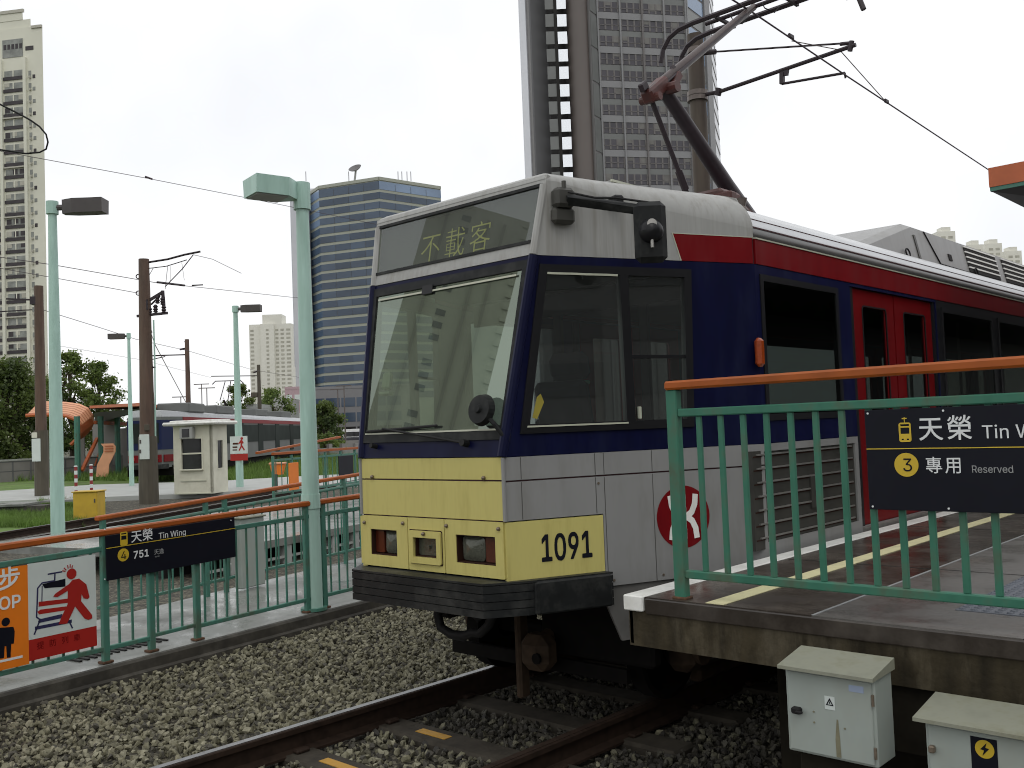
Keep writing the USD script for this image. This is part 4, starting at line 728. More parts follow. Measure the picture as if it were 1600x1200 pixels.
for yb in (5.45, 7.25, 18.6, 20.4):
    for s in (-1, 1):
        wx = T + s * 0.745
        wh = part(tram, 'wheel', [lathe([(0.10, -.05), (0.31, -.05), (.335, -.065), (0.335, .055), (.30, .06), (.26, .03), (.12, .04), (.10, .06), (0.001, .06)], (wx, yb, 0.335), (s, 0, 0), 28)], 'bogie_black', smooth=40)
        part(wh, 'axle_box', [cbx((T + s * 0.93, yb, 0.34), (1, 0, 0), (0, 1, 0), UP, 0.22, 0.26, 0.27, .06), tube([(T + s * 1.03, yb, .34), (T + s * 1.075, yb, .34)], .085, 16)], 'bogie_brown')
    part(tram, 'axle', [tube([(T - .8, yb, .335), (T + .8, yb, .335)], .06, 10)], 'bogie_black')
for yb in (6.35, 19.5):
    bf = part(tram, 'bogie_frame', [cb((T - 1.0, yb - 1.35, 0.42), (T - 0.86, yb + 1.35, 0.56), .03), cb((T + 0.86, yb - 1.35, 0.42), (T + 1.0, yb + 1.35, 0.56), .03), cb((T - 1.0, yb - .25, .40), (T + 1.0, yb + .25, .6), .04)], 'bogie_black')
    for s in (-1, 1):
        part(bf, 'spring', [tube([(T + s * .93 + .07 * math.cos(t * 6), yb + .25 * 0 + .07 * math.sin(t * 6), .42 + .03 * t) for t in np.linspace(0, 6.5, 60)], .014, 6)], 'bogie_brown')
        part(bf, 'track_brake', [cb((T + s * .755 - .05, yb - .55, 0.02), (T + s * .755 + .05, yb + .55, .12), .02)], 'bogie_brown')
        if yb > 9: part(bf, 'sand_pipe', [tube([(T + s * .80, yb - 1.42, .60), (T + s * .80, yb - 1.42, .30), (T + s * .765, yb - 1.34, .06)], .022, 8)], 'bogie_black')
# --- inside: floor, ceiling, bulkheads, driver's seat and desk, passenger seats
part(tram, 'floor', [bx((T - HW + .05, 5.75, 0.90), (T + HW - .05, YE - .05, 0.95)), bx((T - .66, 4.15, .90), (T + .66, 5.75, .95))], 'interior_dark')
part(tram, 'ceiling', [bx((T - HW + .06, 5.80, 2.90), (T + HW - .06, YE - .05, 2.93)), hull([(T + s * (0.64 + .44 * (y - YF)), y, z) for s in (-1, 1) for y in (4.36, 5.70) for z in (2.90, 2.93)])], 'interior_wall')
part(tram, 'end_wall', [bx((T - HW, YE - .02, 0.45), (T + HW, YE + .02, 3.36))], 'silver_paint')
part(tram, 'cab_bulkhead', [bx((T - HW + .06, 5.86, 0.95), (T + HW - .06, 5.90, 1.75)), bx((T - HW + .06, 5.86, 2.72), (T + HW - .06, 5.90, 2.9)), bx((T - .45, 5.86, 1.75), (T - .38, 5.90, 2.72)), bx((T + .38, 5.86, 1.75), (T + .45, 5.90, 2.72)), bx((T + HW - .3, 5.86, 1.75), (T + HW - .06, 5.90, 2.72))], 'interior_dark')
ds = part(tram, 'driver_seat', [cbx((T + .10, 5.05, 1.42), (1, 0, 0), (0, 1, 0), UP, .50, .48, .12, .04), cbx((T + .10, 5.32, 1.80), (1, 0, 0), (0, .98, .17), (0, -.17, .98), .48, .11, .74, .04), bx((T - .02, 4.95, .95), (T + .22, 5.2, 1.38))], 'seat_cloth')
part(ds, 'headrest', [cbx((T + .10, 5.37, 2.27), (1, 0, 0), (0, .98, .17), (0, -.17, .98), .36, .10, .20, .045)], 'seat_cloth')
part(ds, 'seat_band', [cbx((T + .10, 5.30, 2.145), (1, 0, 0), (0, 1, 0), UP, .40, .12, .03, .01)], 'seat_band')
part(tram, 'driver_desk', [hull([(T + s * .62, 4.16, z) for s in (-1, 1) for z in (1.0, 1.72)] + [(T + s * .70, 4.62, z) for s in (-1, 1) for z in (1.0, 1.64)])], 'interior_dark')
part(tram, 'round_mirror', [tube([FO + U1 * 0.515 + FV * fv(1.945) + FN * 0.05, FO + U1 * 0.515 + FV * fv(1.945) + FN * 0.09], [0.097, .085], 24), tube([FO + U1 * 0.53 + FV * fv(1.93) + FN * 0.06, FO + U1 * 0.62 + FV * fv(1.86) + FN * 0.05, FO + U1 * 0.66 + FV * fv(1.80) + FN * 0.01], 0.014, 8), tube([FO + U1 * 0.515 + FV * fv(1.945) + FN * 0.085, FO + U1 * 0.515 + FV * fv(1.945) + FN * 0.105], [0.03, .02], 12)], 'black_rubber')
part(tram, 'ticket_reader', [cbx(FO + U1 * -0.525 + FV * fv(2.20) - FN * 0.045, U1, FV, FN, .075, .12, .05, .015), cbx(FO + U1 * -0.52 + FV * fv(2.115) - FN * 0.045, U1, FV, FN, .10, .02, .05, .005)], 'white_paint')
part(tram, 'warning_tag', [cab_plate(1, Polygon([(0.205, 1.90), (0.24, 2.02), (0.265, 2.04), (0.285, 1.99), (0.235, 1.89)]), -0.012, 0.003)], 'sign_yellow')
for k, y in enumerate((6.3, 9.4, 10.2, 11.0, 11.8, 12.6)):
    for x in (-1.05, .95) if y < 7 or y > 9.3 else (-1.05,):
        st = part(tram, 'passenger_seat', [cbx((T + x, y, 1.40), (1, 0, 0), (0, 1, 0), UP, .42, .42, .08, .03), cbx((T + x, y + .22, 1.66), (1, 0, 0), (0, 1, 0), UP, .42, .06, .5, .03)], 'seat_cloth')
for x, y in ((.55, 7.2), (.55, 9.1), (-.5, 8.2), (.6, 10.6), (.6, 12.2)):
    part(tram, 'grab_pole', [tube([(T + x, y, .95), (T + x, y, 2.9)], .018, 8)], 'steel')
# --- mirror on its long arm
mb = O1 + UU1 * 0.44 + N1 * 0.06 + UP * 3.20; me_ = O1 + UU1 * 0.78 + N1 * 0.40 + UP * 3.075
MZ = 3.05; mc = onplane(1000, 388, me_, VIEW); 
ma = part(tram, 'mirror_arm', [hull([mb + x for x in (UP * .035, -UP * .035, N1 * .05, UU1 * .05)] + [me_ + x for x in (UP * .032, -UP * .032, N1 * .03, UU1 * .03)])], 'black_rubber')
part(ma, 'arm_bracket', [cbx(mb - N1 * .02 + UP * .01, UU1, N1, UP, .13, .09, .12, .02), cbx(mb - N1 * .03 - UP * .095, UU1, N1, UP, .15, .06, .10, .02), tube([mb + UP * .05, mb + UP * .11], .014, 8)], 'louver_steel')
part(ma, 'arm_cable', [tube([mb + N1 * .05 + UP * .03, mb * .65 + me_ * .35 + N1 * .045 + UP * .02, mb * .4 + me_ * .6 + N1 * .05 + UP * .035, me_ + UP * .05, me_ + SIDE * .06 + UP * .04], .007, 6)], 'cable_black')
mx = me_ + SIDE * 0.03 - UP * 0.13
mir = part(tram, 'mirror', [cbx(mx, SIDE, VIEW, UP, 0.188, 0.07, 0.360, .035)], 'black_rubber')
part(mir, 'mirror_boss', [lathe([(0.0001, .055), (.035, .052), (.060, .03), (.072, 0)], mx - VIEW * .035, -VIEW, 18)], 'window_frame', smooth=True)
part(mir, 'mirror_stem', [tube([mx - VIEW * .06 + UP * .02, mx - VIEW * .06 - UP * .10], .010, 8), disc(mx - VIEW * .055 + UP * .035, -VIEW, .028, .03, 14)], 'steel')
part(mir, 'mirror_glass', [obox(mx + VIEW * .0365, SIDE, VIEW, UP, .145, .004, .31)], 'mirror_pane')
part(tram, 'side_camera', [cbx(O1 + UU1 * 0.80 + N1 * 0.05 + UP * 3.215, UU1, N1, UP, .07, .09, .055, .012)], 'cable_black')

# ------------------------------------------------------------------ the near platform on the right
PX0, PY0, PZ = -3.005, 4.075, 0.955
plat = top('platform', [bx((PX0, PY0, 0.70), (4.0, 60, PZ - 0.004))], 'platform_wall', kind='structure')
part(plat, 'slab_edge', [cb((PX0 + 0.11, PY0 - 0.012, PZ - 0.085), (4.0, PY0 + .002, PZ - 0.006), .005)], 'platform_dark')
part(plat, 'edge_zone', [bx((PX0 + 0.105, PY0 - 0.002, PZ - 0.02), (-2.00, 60, PZ))], 'platform_dark')
part(plat, 'paving', [bx((-1.995, PY0 - 0.002, PZ - 0.02), (4.0, 60, PZ))], 'platform_top')
part(plat, 'white_coping', [cb((PX0 - 0.02, PY0 - 0.02, PZ - 0.075), (PX0 + 0.10, 60, PZ + 0.004), 0.006)], 'white_paint')
part(plat, 'coping_stub', [cb((PX0 + 0.00, PY0 + 0.00, PZ - 0.25), (PX0 + 0.03, PY0 + 0.05, PZ - 0.07), 0.006)], 'cabinet_paint')
part(plat, 'yellow_line', [bx((-2.545, PY0 + 0.004, PZ + 0.001), (-2.445, 60, PZ + 0.004))], 'line_yellow')
part(plat, 'joint', [bx((-1.999, PY0 + .002, PZ + 0.0005), (-1.985, 60, PZ + 0.002))], 'sign_grey')
for y in (5.6, 7.6, 9.6):
    part(plat, 'joint', [bx((-2.88, y, PZ + 0.0005), (2.0, y + .010, PZ + 0.0015))], 'opening_dark')
# lower wall set back under the slab, solid to the right
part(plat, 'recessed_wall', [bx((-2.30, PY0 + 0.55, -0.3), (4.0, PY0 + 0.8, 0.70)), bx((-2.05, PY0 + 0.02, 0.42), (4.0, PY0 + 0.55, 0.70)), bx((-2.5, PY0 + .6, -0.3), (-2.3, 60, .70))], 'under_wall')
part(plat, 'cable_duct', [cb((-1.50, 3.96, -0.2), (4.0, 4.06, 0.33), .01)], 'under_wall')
# tactile paving: studded tiles
for i in range(7):
    for j in range(4):
        x0, y0 = -1.52 + i * 0.302, 4.50 + j * 0.302
        t = part(plat, 'tactile_tile', [cb((x0, y0, PZ - .004), (x0 + .298, y0 + .298, PZ + .004), .002)], 'tactile')
        st = []
        for a in range(6):
            for b in range(6):
                c = np.array([x0 + .025 + a * .0496, y0 + .025 + b * .0496, PZ + .004])
                st.append(hull([c + np.array([r * math.cos(q), r * math.sin(q), z]) for r, z in ((.017, 0), (.011, .006)) for q in np.arange(6) * math.pi / 3]))
        part(t, 'stud', st, 'tactile', kind='stuff')
# end fence
fy = 4.135
fe = thing('fence', 'green steel fence with orange handrail at the end of the tram platform', 'fence', (-2.71, fy, PZ))
part(fe, 'handrail', [cbx((-0.12, fy, 2.028), (1, 0, 0), (0, 1, 0), UP, 5.25, 0.075, 0.045, 0.010)], 'handrail_orange')
for x in (-2.712, -0.95, 0.8, 2.45):
    part(fe, 'post', [cb((x - .032, fy - .025, PZ - .02), (x + .032, fy + .025, 2.005), .005)], 'fence_green')
    part(fe, 'post_foot', [cb((x - .042, fy - .035, PZ - .002), (x + .042, fy + .035, PZ + .012), .004)], 'rust')
part(fe, 'upper_rail', [cb((-2.68, fy - .02, 1.868), (2.45, fy + .02, 1.908), .005)], 'fence_green')
part(fe, 'lower_rail', [cb((-2.68, fy - .02, 1.060), (2.45, fy + .02, 1.100), .005)], 'fence_green')
x = -2.568
while x < 2.3:
    if abs(x + .95) > .07: part(fe, 'bar', [cb((x - .0145, fy - .009, 1.10), (x + .0145, fy + .009, 1.868), .003)], 'fence_green')
    x += 0.1225
# its sign board
sy = fy - 0.028
sg = thing('station_sign', 'black sign board on the green platform fence, naming the stop and platform 3', 'sign', (-1.715, sy, 1.43))
part(sg, 'board', [cb((-1.716, sy - .006, 1.434), (-0.42, sy + .006, 1.862), .002)], 'sign_black')
SO = np.array([0, sy - 0.0062, 0])
def onsign(x, z): return SO + np.array([x, 0, z])
part(sg, 'yellow_rule', [bx((-1.714, sy - .0075, 1.6925), (-.42, sy - .006, 1.6965))], 'sign_yellow')
def tram_icon(parent, O, U, h, dm='sign_black'):
    w = h * .62; V = UP
    ic = part(parent, 'tram_icon', [plate(rrect(-w / 2, 0, w / 2, h, h * .12).difference(rrect(-w * .36, h * .42, w * .36, h * .74, .002)).difference(rect(-w * .36, h * .82, w * .36, h * .92)).difference(rect(-w * .3, h * .10, -w * .12, h * .17)).difference(rect(w * .12, h * .10, w * .3, h * .17)).union(rect(-.0015, h, .0015, h * 1.28)).union(rect(-w * .2, h * 1.18, w * .2, h * 1.24)), O, U, V, 0.0015)], 'sign_yellow')
tram_icon(sg, onsign(-1.545, 1.722), U1, 0.082)
part(sg, 'lettering', [hanzi('天榮', 0.100, onsign(-1.479, 1.727), U1, UP, .0015, 0.096, 0.018, 0.8)], 'sign_white')
part(sg, 'lettering', [latin('Tin Wing', 0.052, onsign(-1.243, 1.731), U1, UP, .0015)], 'sign_white')
c3 = part(sg, 'number_disc', [plate(Point(-1.547, 1.626).buffer(0.050, 24), SO, U1, UP, 0.0015)], 'sign_yellow')
part(c3, 'digit', [latin('3', 0.054, onsign(-1.565, 1.599) - np.array([0, .0015, 0]), U1, UP, .0012)], 'sign_black')
part(sg, 'lettering', [hanzi('專用', 0.068, onsign(-1.462, 1.591), U1, UP, .0015, 0.066, 0.012, 0.4)], 'sign_white')
part(sg, 'lettering', [latin('Reserved', 0.029, onsign(-1.289, 1.594), U1, UP, .0015, False, 0.152)], 'sign_grey')
for x in (-1.70, -1.385, -1.02):
    for z in (1.447, 1.848):
        part(sg, 'rivet', [disc(onsign(x, z) + np.array([0, .001, 0]), (0, -1, 0), .0045, .004, 8)], 'sign_white')
# two electric cabinets in front of the platform
def cabinet(name, label, x0, x1, y0, d, z0, z1, over):
    c = thing(name, label, 'cabinet', ((x0 + x1) / 2, y0, z0))
    part(c, 'cabinet_body', [cb((x0, y0, z0), (x1, y0 + d, z1), .005)], 'cabinet_paint')
    part(c, 'cabinet_door', [cb((x0 + .012, y0 - .008, z0 + .010), (x1 - .012, y0 + .004, z1 - .012), .003)], 'cabinet_paint')
    part(c, 'cabinet_roof', [hull([(x0 - over, y0 - .045, z1), (x1 + over, y0 - .045, z1), (x0 - over, y0 - .045, z1 + .014), (x1 + over, y0 - .045, z1 + .014), (x0 - over, y0 + d + .01, z1 + .006), (x1 + over, y0 + d + .01, z1 + .006), (x0 - over, y0 + d + .01, z1 + .052), (x1 + over, y0 + d + .01, z1 + .052)])], 'cabinet_roof')
    part(c, 'plinth', [cb((x0 + .03, y0 + .03, -0.24), (x1 - .02, y0 + d, z0), .01)], 'under_wall')
    for z in (z0 + .06, z1 - .08):
        part(c, 'hinge', [tube([(x1 - .006, y0 - .010, z - .022), (x1 - .006, y0 - .010, z + .022)], .006, 8)], 'bolt_steel')
    part(c, 'conduit', [tube([(x0 + .10, y0 + d * .6, -.24), (x0 + .10, y0 + d * .6, z0 + .01)], .018, 8)], 'lamp_head_dark')
    part(c, 'conduit', [tube([(x0 + .19, y0 + d * .6, -.24), (x0 + .19, y0 + d * .6, z0 + .01)], .014, 8)], 'cable_black')
    return c
c1 = cabinet('electric_cabinet', 'pale grey electric cabinet with a warning sticker and black handle, left of two', -1.968, -1.588, 3.75, 0.17, 0.455, 0.800, .012)
part(c1, 'handle', [cb((-1.935, 3.715, .618), (-1.895, 3.745, .645), .006), cb((-1.912, 3.705, .624), (-1.882, 3.722, .636), .004)], 'cable_black')
ws = part(c1, 'warning_sticker', [bx((-1.795, 3.7405, .655), (-1.752, 3.742, .708))], 'board_white')
part(ws, 'warning_triangle', [plate(Polygon([(-1.790, .672), (-1.757, .672), (-1.7735, .702)]).difference(Polygon([(-1.783, .6755), (-1.764, .6755), (-1.7735, .693)])).union(rect(-1.775, .678, -1.772, .688)), (0, 3.7404, 0), U1, UP, .001)], 'sign_black')
part(c1, 'label_plate', [bx((-1.69, 3.7405, .742), (-1.63, 3.742, .768))], 'sticker_blue')
for x, z in ((-1.845, .635), (-1.845, .592), (-1.715, .590)):
    part(c1, 'rusty_screw', [disc((x, 3.743, z), (0, -1, 0), .004, .004, 8)], 'stain_rust')
part(c1, 'rust_streak', [plate(Polygon([(-1.748, .62), (-1.742, .62), (-1.738, .55), (-1.736, .47), (-1.756, .47), (-1.757, .54)]), (0, 3.7414, 0), U1, UP, .0006)], 'stain_rust')
c2 = cabinet('electric_cabinet', 'pale grey electric cabinet with a lightning sign, cut by the right edge', -1.400, -0.92, 3.75, 0.2, 0.30, 0.680, .03)
part(c2, 'handle', [cb((-1.385, 3.72, .565), (-1.362, 3.745, .592), .005)], 'bolt_steel')
ls = part(c2, 'lightning_sign', [bx((-1.236, 3.7405, .515), (-1.145, 3.742, .652))], 'sign_black')
ld = part(ls, 'sign_disc', [plate(Point(-1.188, .612).buffer(.033, 20), (0, 3.7404, 0), U1, UP, .001)], 'sign_yellow')
part(ls, 'lightning_bolt', [plate(Polygon([(-1.180, .636), (-1.203, .610), (-1.190, .608), (-1.196, .588), (-1.172, .616), (-1.185, .618)]), (0, 3.7392, 0), U1, UP, .001)], 'sign_black')

# platform canopy: roof on posts above the platform, its orange corner in view
cp = ony(1546, 299, 9.0); CXX, CYY, CZZ = cp
can = thing('platform_canopy', 'platform canopy with orange fascia and a green strip, its corner at the right edge', 'canopy', (0.8, CYY, PZ))
X0, X1 = CXX, CXX + 6.2
part(can, 'roof_slab', [bx((X0 + .05, CYY + .05, CZZ + .02), (X1 - .05, 40, CZZ + .20))], 'grey_dark')
part(can, 'fascia', [bx((X0, CYY, CZZ + .035), (X1, CYY + .05, CZZ + .205))], 'fascia_orange')
part(can, 'fascia', [bx((X0, CYY + .05, CZZ + .035), (X0 + .05, 40, CZZ + .205))], 'fascia_orange')
part(can, 'green_strip', [bx((X0 + .004, CYY + .006, CZZ), (X1, CYY + .056, CZZ + .033))], 'fence_mint')
part(can, 'soffit', [hull([(X0 + .01, CYY + .02, CZZ), (X1 - .1, CYY + .02, CZZ), (X0 + .01, 40, CZZ), (X1 - .1, 40, CZZ), (X0 + 1.6, CYY + 1.2, CZZ - .40), (X1 - 1.6, CYY + 1.2, CZZ - .40), (X0 + 1.6, 39, CZZ - .40), (X1 - 1.6, 39, CZZ - .40)])], 'grey_dark')
for y in (CYY + 2.6, CYY + 8.5, CYY + 14.5, CYY + 20.5):
    part(can, 'post', [tube([((X0 + X1) / 2, y, PZ), ((X0 + X1) / 2, y, CZZ - .3)], .09, 12)], 'fence_green')

sw0 = thing('windbreak', 'unseen dark wall added on the platform to darken reflections in the tram side windows', 'wall', (0.55, 20, PZ))  # added out of view so the tram side windows reflect dark
part(sw0, 'wall_panel', [bx((0.50, CYY + .6, PZ), (0.60, 39, CZZ - .32))], 'grey_dark')
part(sw0, 'base_band', [bx((0.48, CYY + .6, PZ), (0.62, 39, PZ + .3))], 'sign_black')
# ------------------------------------------------------------------ the left walkway: fences, boards, lamp
FO2 = np.array([-7.98, 2.75, 0.0]); FD = KD; FNR = np.array([FD[1], -FD[0], 0])    # FNR: towards the tram
def fpt(px, py): 
    p = onplane(px, py, FO2, FNR); return (p - FO2) @ FD, p[2]
def fp(s, z, off=0.0): return FO2 + FD * s + UP * z + FNR * off
s0, sP1, sP2, sL, sE = -1.9, fpt(236, 960)[0], fpt(308, 960)[0], fpt(490, 900)[0], 11.0
sA, zA = fpt(0, 849); sB, zB = fpt(555, 772)
def hz(s): return zA + (zB - zA) * (s - sA) / (sB - sA)
nf = thing('fence', 'mint green fence with orange handrail beside the near track, carrying the safety board', 'fence', fp(sP1, 0))
part(nf, 'handrail', [cbar(fp(s0, hz(s0) - .03), fp(sE, hz(sE) - .03), .075, .055, .012)], 'handrail_orange')
part(nf, 'upper_rail', [cbar(fp(s0, hz(s0) - .165), fp(sE, hz(sE) - .165), .035, .045)], 'fence_mint')
part(nf, 'lower_rail', [cbar(fp(s0, 0.118), fp(sP1, 0.118), .035, .04)], 'fence_mint')
part(nf, 'lower_rail', [cbar(fp(sP1, 0.135), fp(sP2 - .0, 0.140), .03, .035)], 'fence_mint')
part(nf, 'lower_rail', [cbar(fp(sP2, 0.125), fp(sE, 0.16), .035, .04)], 'fence_mint')
for s in (fpt(20, 960)[0] - .9, fpt(164, 960)[0], sP1, sP2, sL - .10, sL + .155, sL + 1.9, sL + 3.6):
    part(nf, 'post', [cbx(fp(s, hz(s) / 2 - .03), FD, FNR, UP, .062, .045, hz(s) - .04, .006)], 'fence_mint')
    part(nf, 'post_foot', [cbx(fp(s, .008), FD, FNR, UP, .10, .085, .02, .004)], 'rust')
s = s0 + .1
while s < sE:
    if min(abs(s - q) for q in (sP1, sP2, sL - .10, sL + .155, sL, fpt(164, 960)[0])) > .06:
        part(nf, 'bar', [cbx(fp(s, (.14 + hz(s) - .19) / 2), FD, FNR, UP, .022, .014, hz(s) - .19 - .13, .003)], 'fence_mint')
    s += .128
# dark sign with platform 4
bs = thing('station_sign', 'black sign board hung on the mint fence, naming the stop, platform 4 and route 751', 'sign', fp(fpt(260, 860)[0], .8))
a, za = fpt(160, 824); b, zb = fpt(362, 810); zl = fpt(160, 908)[1]; zl2 = fpt(363, 884)[1]
ztop = (za + zb) / 2 + 0.0; zbot = (zl + zl2) / 2
off = .040
tilt = (hz(b) - hz(a)) / (b - a); SU = FD + UP * tilt; SU = SU / np.linalg.norm(SU); SV = np.cross(FNR, SU) * -1
SV = np.cross(SU, FNR); SV = SV if SV[2] > 0 else -SV
SUr = FD                                                  # reads along the walkway, seen from the track side
def sgp(s, z, o=0.0): return fp(s, z + tilt * (s - a), off + .006 + o)
zt, zo = hz(a) - .055, zl
part(bs, 'board', [cbx(fp((a + b) / 2, (zt + zo) / 2 + tilt * (b - a) / 2, off), SU, FNR, SV, b - a, .012, zt - zo, .003)], 'sign_black')
def sgu(px, py):
    p = onplane(px, py, FO2 + FNR * off, FNR); s = (p - FO2) @ FD; return s, p[2] - tilt * (s - a)
def splate(poly, d=.0015, o=0.0): return plate(poly, FO2 + FNR * (off + .006 + o) - UP * tilt * a, FD + UP * tilt, UP, d)
q = sgu(160, 858)[1]
part(bs, 'yellow_rule', [splate(rect(a, q - .003, b, q + .003))], 'sign_yellow')
i0 = sgu(193, 852); h = sgu(193, 831)[1] - i0[1]
w = h * .62
part(bs, 'tram_icon', [splate(affinity.translate(rrect(-w / 2, 0, w / 2, h, h * .1).difference(rect(-w * .36, h * .42, w * .36, h * .72)).difference(rect(-w * .36, h * .82, w * .36, h * .92)), i0[0], i0[1]))], 'sign_yellow')
def stext(parent, px, py, s, h, cjk=False, mat_='sign_white', width=None, bold=False, o=0.0, name='lettering', gap=.01):
    q = sgu(px, py); O = sgp(q[0], q[1], o); U = FD + UP * tilt
    part(parent, name, [hanzi(s, h, O, U, UP, .0015, width, gap, .6) if cjk else latin(s, h, O, U, UP, .0015, bold, width)], mat_)
k1 = sgu(205, 828)[1] - sgu(205, 846)[1]
stext(bs, 206, 848, '天榮', k1 * 1.05, True, gap=.008)
stext(bs, 247, 842, 'Tin Wing', k1 * .52)
dq = sgu(192, 867); dr = abs(sgu(192, 857)[1] - dq[1])
nd = part(bs, 'number_disc', [splate(Point(*dq).buffer(dr, 24))], 'sign_yellow')
stext(nd, 187.5, 874.5, '4', dr * 1.25, False, 'sign_black', None, False, .0015, 'digit')
stext(bs, 207, 873, '751', k1 * .62, bold=True)
stext(bs, 241, 867, '天逸', k1 * .48, True, 'sign_grey', gap=.004)
stext(bs, 241, 871, 'Tin Yat', k1 * .11, False, 'sign_grey')
for (px, py) in ((163, 905), (360, 881), (163, 827), (360, 813)):
    q = sgu(px, py); part(bs, 'rivet', [disc(sgp(*q) - FNR * .001, FNR, .006, .004, 8)], 'sign_white')
# safety board: orange stop panel, white panel with pictogram, red strip
sb = thing('safety_board', 'orange, white and red safety board with a walking figure, on the left fence', 'sign', fp(fpt(80, 950)[0], .5))
x0 = fpt(41, 960)[0]; x1 = fpt(147, 940)[0]; xm = -1.9
zt = fpt(41, 881)[1]; zm = fpt(41, 1000)[1]; zb_ = fpt(41, 1033)[1]
bo_ = .030
def bp_(poly, d=.0015, o=0.0): return plate(poly, FO2 + FNR * (bo_ + o), FD, UP, d)
part(sb, 'orange_panel', [bp_(rect(xm, zb_ - .02, x0, zt - .005), .008, -.008)], 'board_orange')
wp_ = part(sb, 'white_panel', [bp_(rect(x0, zm, x1, zt), .008, -.008)], 'board_white')
rp = part(sb, 'red_panel', [bp_(rect(x0, zb_, x1, zm - .001), .008, -.008)], 'board_red')
for i_, ch_ in enumerate('提防列車'):
    part(rp, 'lettering', [hanzi(ch_, (zm - zb_) * .36, FO2 + FNR * bo_ + FD * (x0 + .07 + i_ * ((zm - zb_) * .36 + .045)) + UP * (zb_ + (zm - zb_) * .46), FD, UP, .001)], 'door_red')
def bq(px, py): return fpt(px, py)
def picto(parent, name, pixels, mat_, o=0.0015, r=None):
    pts = [bq(*p) for p in pixels]
    part(parent, name, [bp_(Polygon(pts).buffer(0) if r is None else LineString(pts).buffer(r, cap_style=2, join_style=1), .0012, o)], mat_)
k = 1 / 4.0
def zc(l): return [(x * k, 740 + y * k) for x, y in l]
hc = bq(*zc([(433, 625)])[0]); hr = abs(bq(*zc([(433, 592)])[0])[1] - hc[1])
picto(wp_, 'tram_front', zc([(250, 690), (395, 655), (395, 705), (265, 715)]), 'sign_black', .0)
picto(wp_, 'tram_outline', zc([(330, 618), (328, 668), (250, 682), (222, 715), (215, 895), (238, 912), (375, 880)]), 'board_navy', 0.0, .006)
picto(wp_, 'tram_outline', zc([(250, 700), (248, 800)]), 'board_navy', 0.0, .004)
picto(wp_, 'tram_outline', zc([(285, 628), (375, 612)]), 'board_navy', 0.0, .006)
picto(wp_, 'tram_band', zc([(228, 800), (410, 780), (410, 806), (228, 830)]), 'board_red', 0.0)
picto(wp_, 'tram_band', zc([(220, 862), (240, 848), (400, 828), (400, 852), (230, 878)]), 'board_red', 0.0)
picto(wp_, 'track', zc([(225, 925), (390, 890)]), 'board_navy', 0.0, .010)
picto(wp_, 'track', zc([(205, 965), (435, 920)]), 'board_navy', 0.0, .013)
picto(wp_, 'track', zc([(240, 905), (200, 1005)]), 'board_navy', 0.0, .006)
picto(wp_, 'track', zc([(410, 905), (440, 965)]), 'board_navy', 0.0, .006)
part(wp_, 'figure_head', [bp_(Point(*hc).buffer(hr, 20), .0012, .0018)], 'board_red')
picto(wp_, 'figure', zc([(415, 690), (440, 662), (480, 655), (525, 690), (545, 770), (535, 782), (508, 778), (495, 750), (492, 795), (560, 880), (562, 902), (540, 912), (515, 905), (455, 828), (405, 935), (352, 940), (370, 895), (408, 815), (410, 730), (345, 770), (318, 768), (330, 750)]), 'board_red', .0018)
for l in ([(375, 605), (395, 610)], [(385, 588), (400, 602)], [(408, 570), (412, 592)], [(425, 565), (424, 588)], [(440, 572), (434, 590)]):
    picto(wp_, 'impact_mark', zc(l), 'board_red', .0018, .004)
picto(sb, 'figure', zc([(-60, 965), (70, 955), (78, 985), (72, 1060), (55, 1062), (52, 1145), (30, 1148), (25, 1075), (15, 1075), (10, 1150), (-60, 1160)]), 'sign_black', .001)
fh = bq(*zc([(22, 925)])[0]); part(sb, 'figure', [bp_(Point(*fh).buffer(hr * .75, 16), .0012, .001)], 'sign_black')
hh = abs(bq(0, 887)[1] - bq(0, 922)[1])
s1 = bq(30, 0)[0]
part(sb, 'lettering', [hanzi('步', hh, FO2 + FNR * (bo_ + .001) + FD * (bq(31, 900)[0] - hh) + UP * bq(0, 922)[1], FD, UP, .0015, None, 0, 2.0)], 'sign_white')
hl = abs(bq(20, 929)[1] - bq(20, 948)[1]); tm = latin('STOP', hl, (0, 0, 0), (1, 0, 0), (0, 1, 0), .0015, True); wd = tm[0][:, 0].max()
part(sb, 'lettering', [latin('STOP', hl, FO2 + FNR * (bo_ + .001) + FD * (bq(29, 940)[0] - wd) + UP * bq(29, 947)[1], FD, UP, .0015, True)], 'sign_white')
part(sb, 'white_bar', [bp_(rect(bq(0, 1030)[0] - .3, bq(10, 1031)[1] - .004, bq(32, 1025)[0], bq(10, 1031)[1] + .014), .001, .0)], 'sign_white')
# the mint lamp column that stands in this fence
def hexhead(c, D, S, L, W, H, taper=.3):
    """Lamp head: D along its length, S sideways."""
    c = np.asarray(c, float); P = []
    for l, w in ((0, taper), (.28, 1), (1, 1)):
        for sgn in (-1, 1):
            P += [c + D * l * L + S * sgn * W / 2 * w + UP * H / 2, c + D * l * L + S * sgn * W / 2 * w * .9 - UP * H / 2]
    return hull(P)
lb = fp(sL + .02, 0, -.03); hgt = onplane(472, 292, lb, VIEW)[2]
lp1 = thing('street_lamp', 'mint lamp column rising through the near fence, with a flat mint head', 'street lamp', lb)
part(lp1, 'column', [tube([lb, lb + UP * 1.3, lb + UP * hgt], [.098, .092, .066], 16)], 'post_mint', smooth=40)
part(lp1, 'base_plate', [tube([lb + UP * .0, lb + UP * .03], .14, 16)], 'fence_mint')
part(lp1, 'collar', [tube([lb + UP * 1.07, lb + UP * 1.22], .101, 16)], 'post_mint'); part(lp1, 'collar', [tube([lb + UP * (hgt - .25), lb + UP * (hgt + .04)], .092, 14)], 'post_mint')
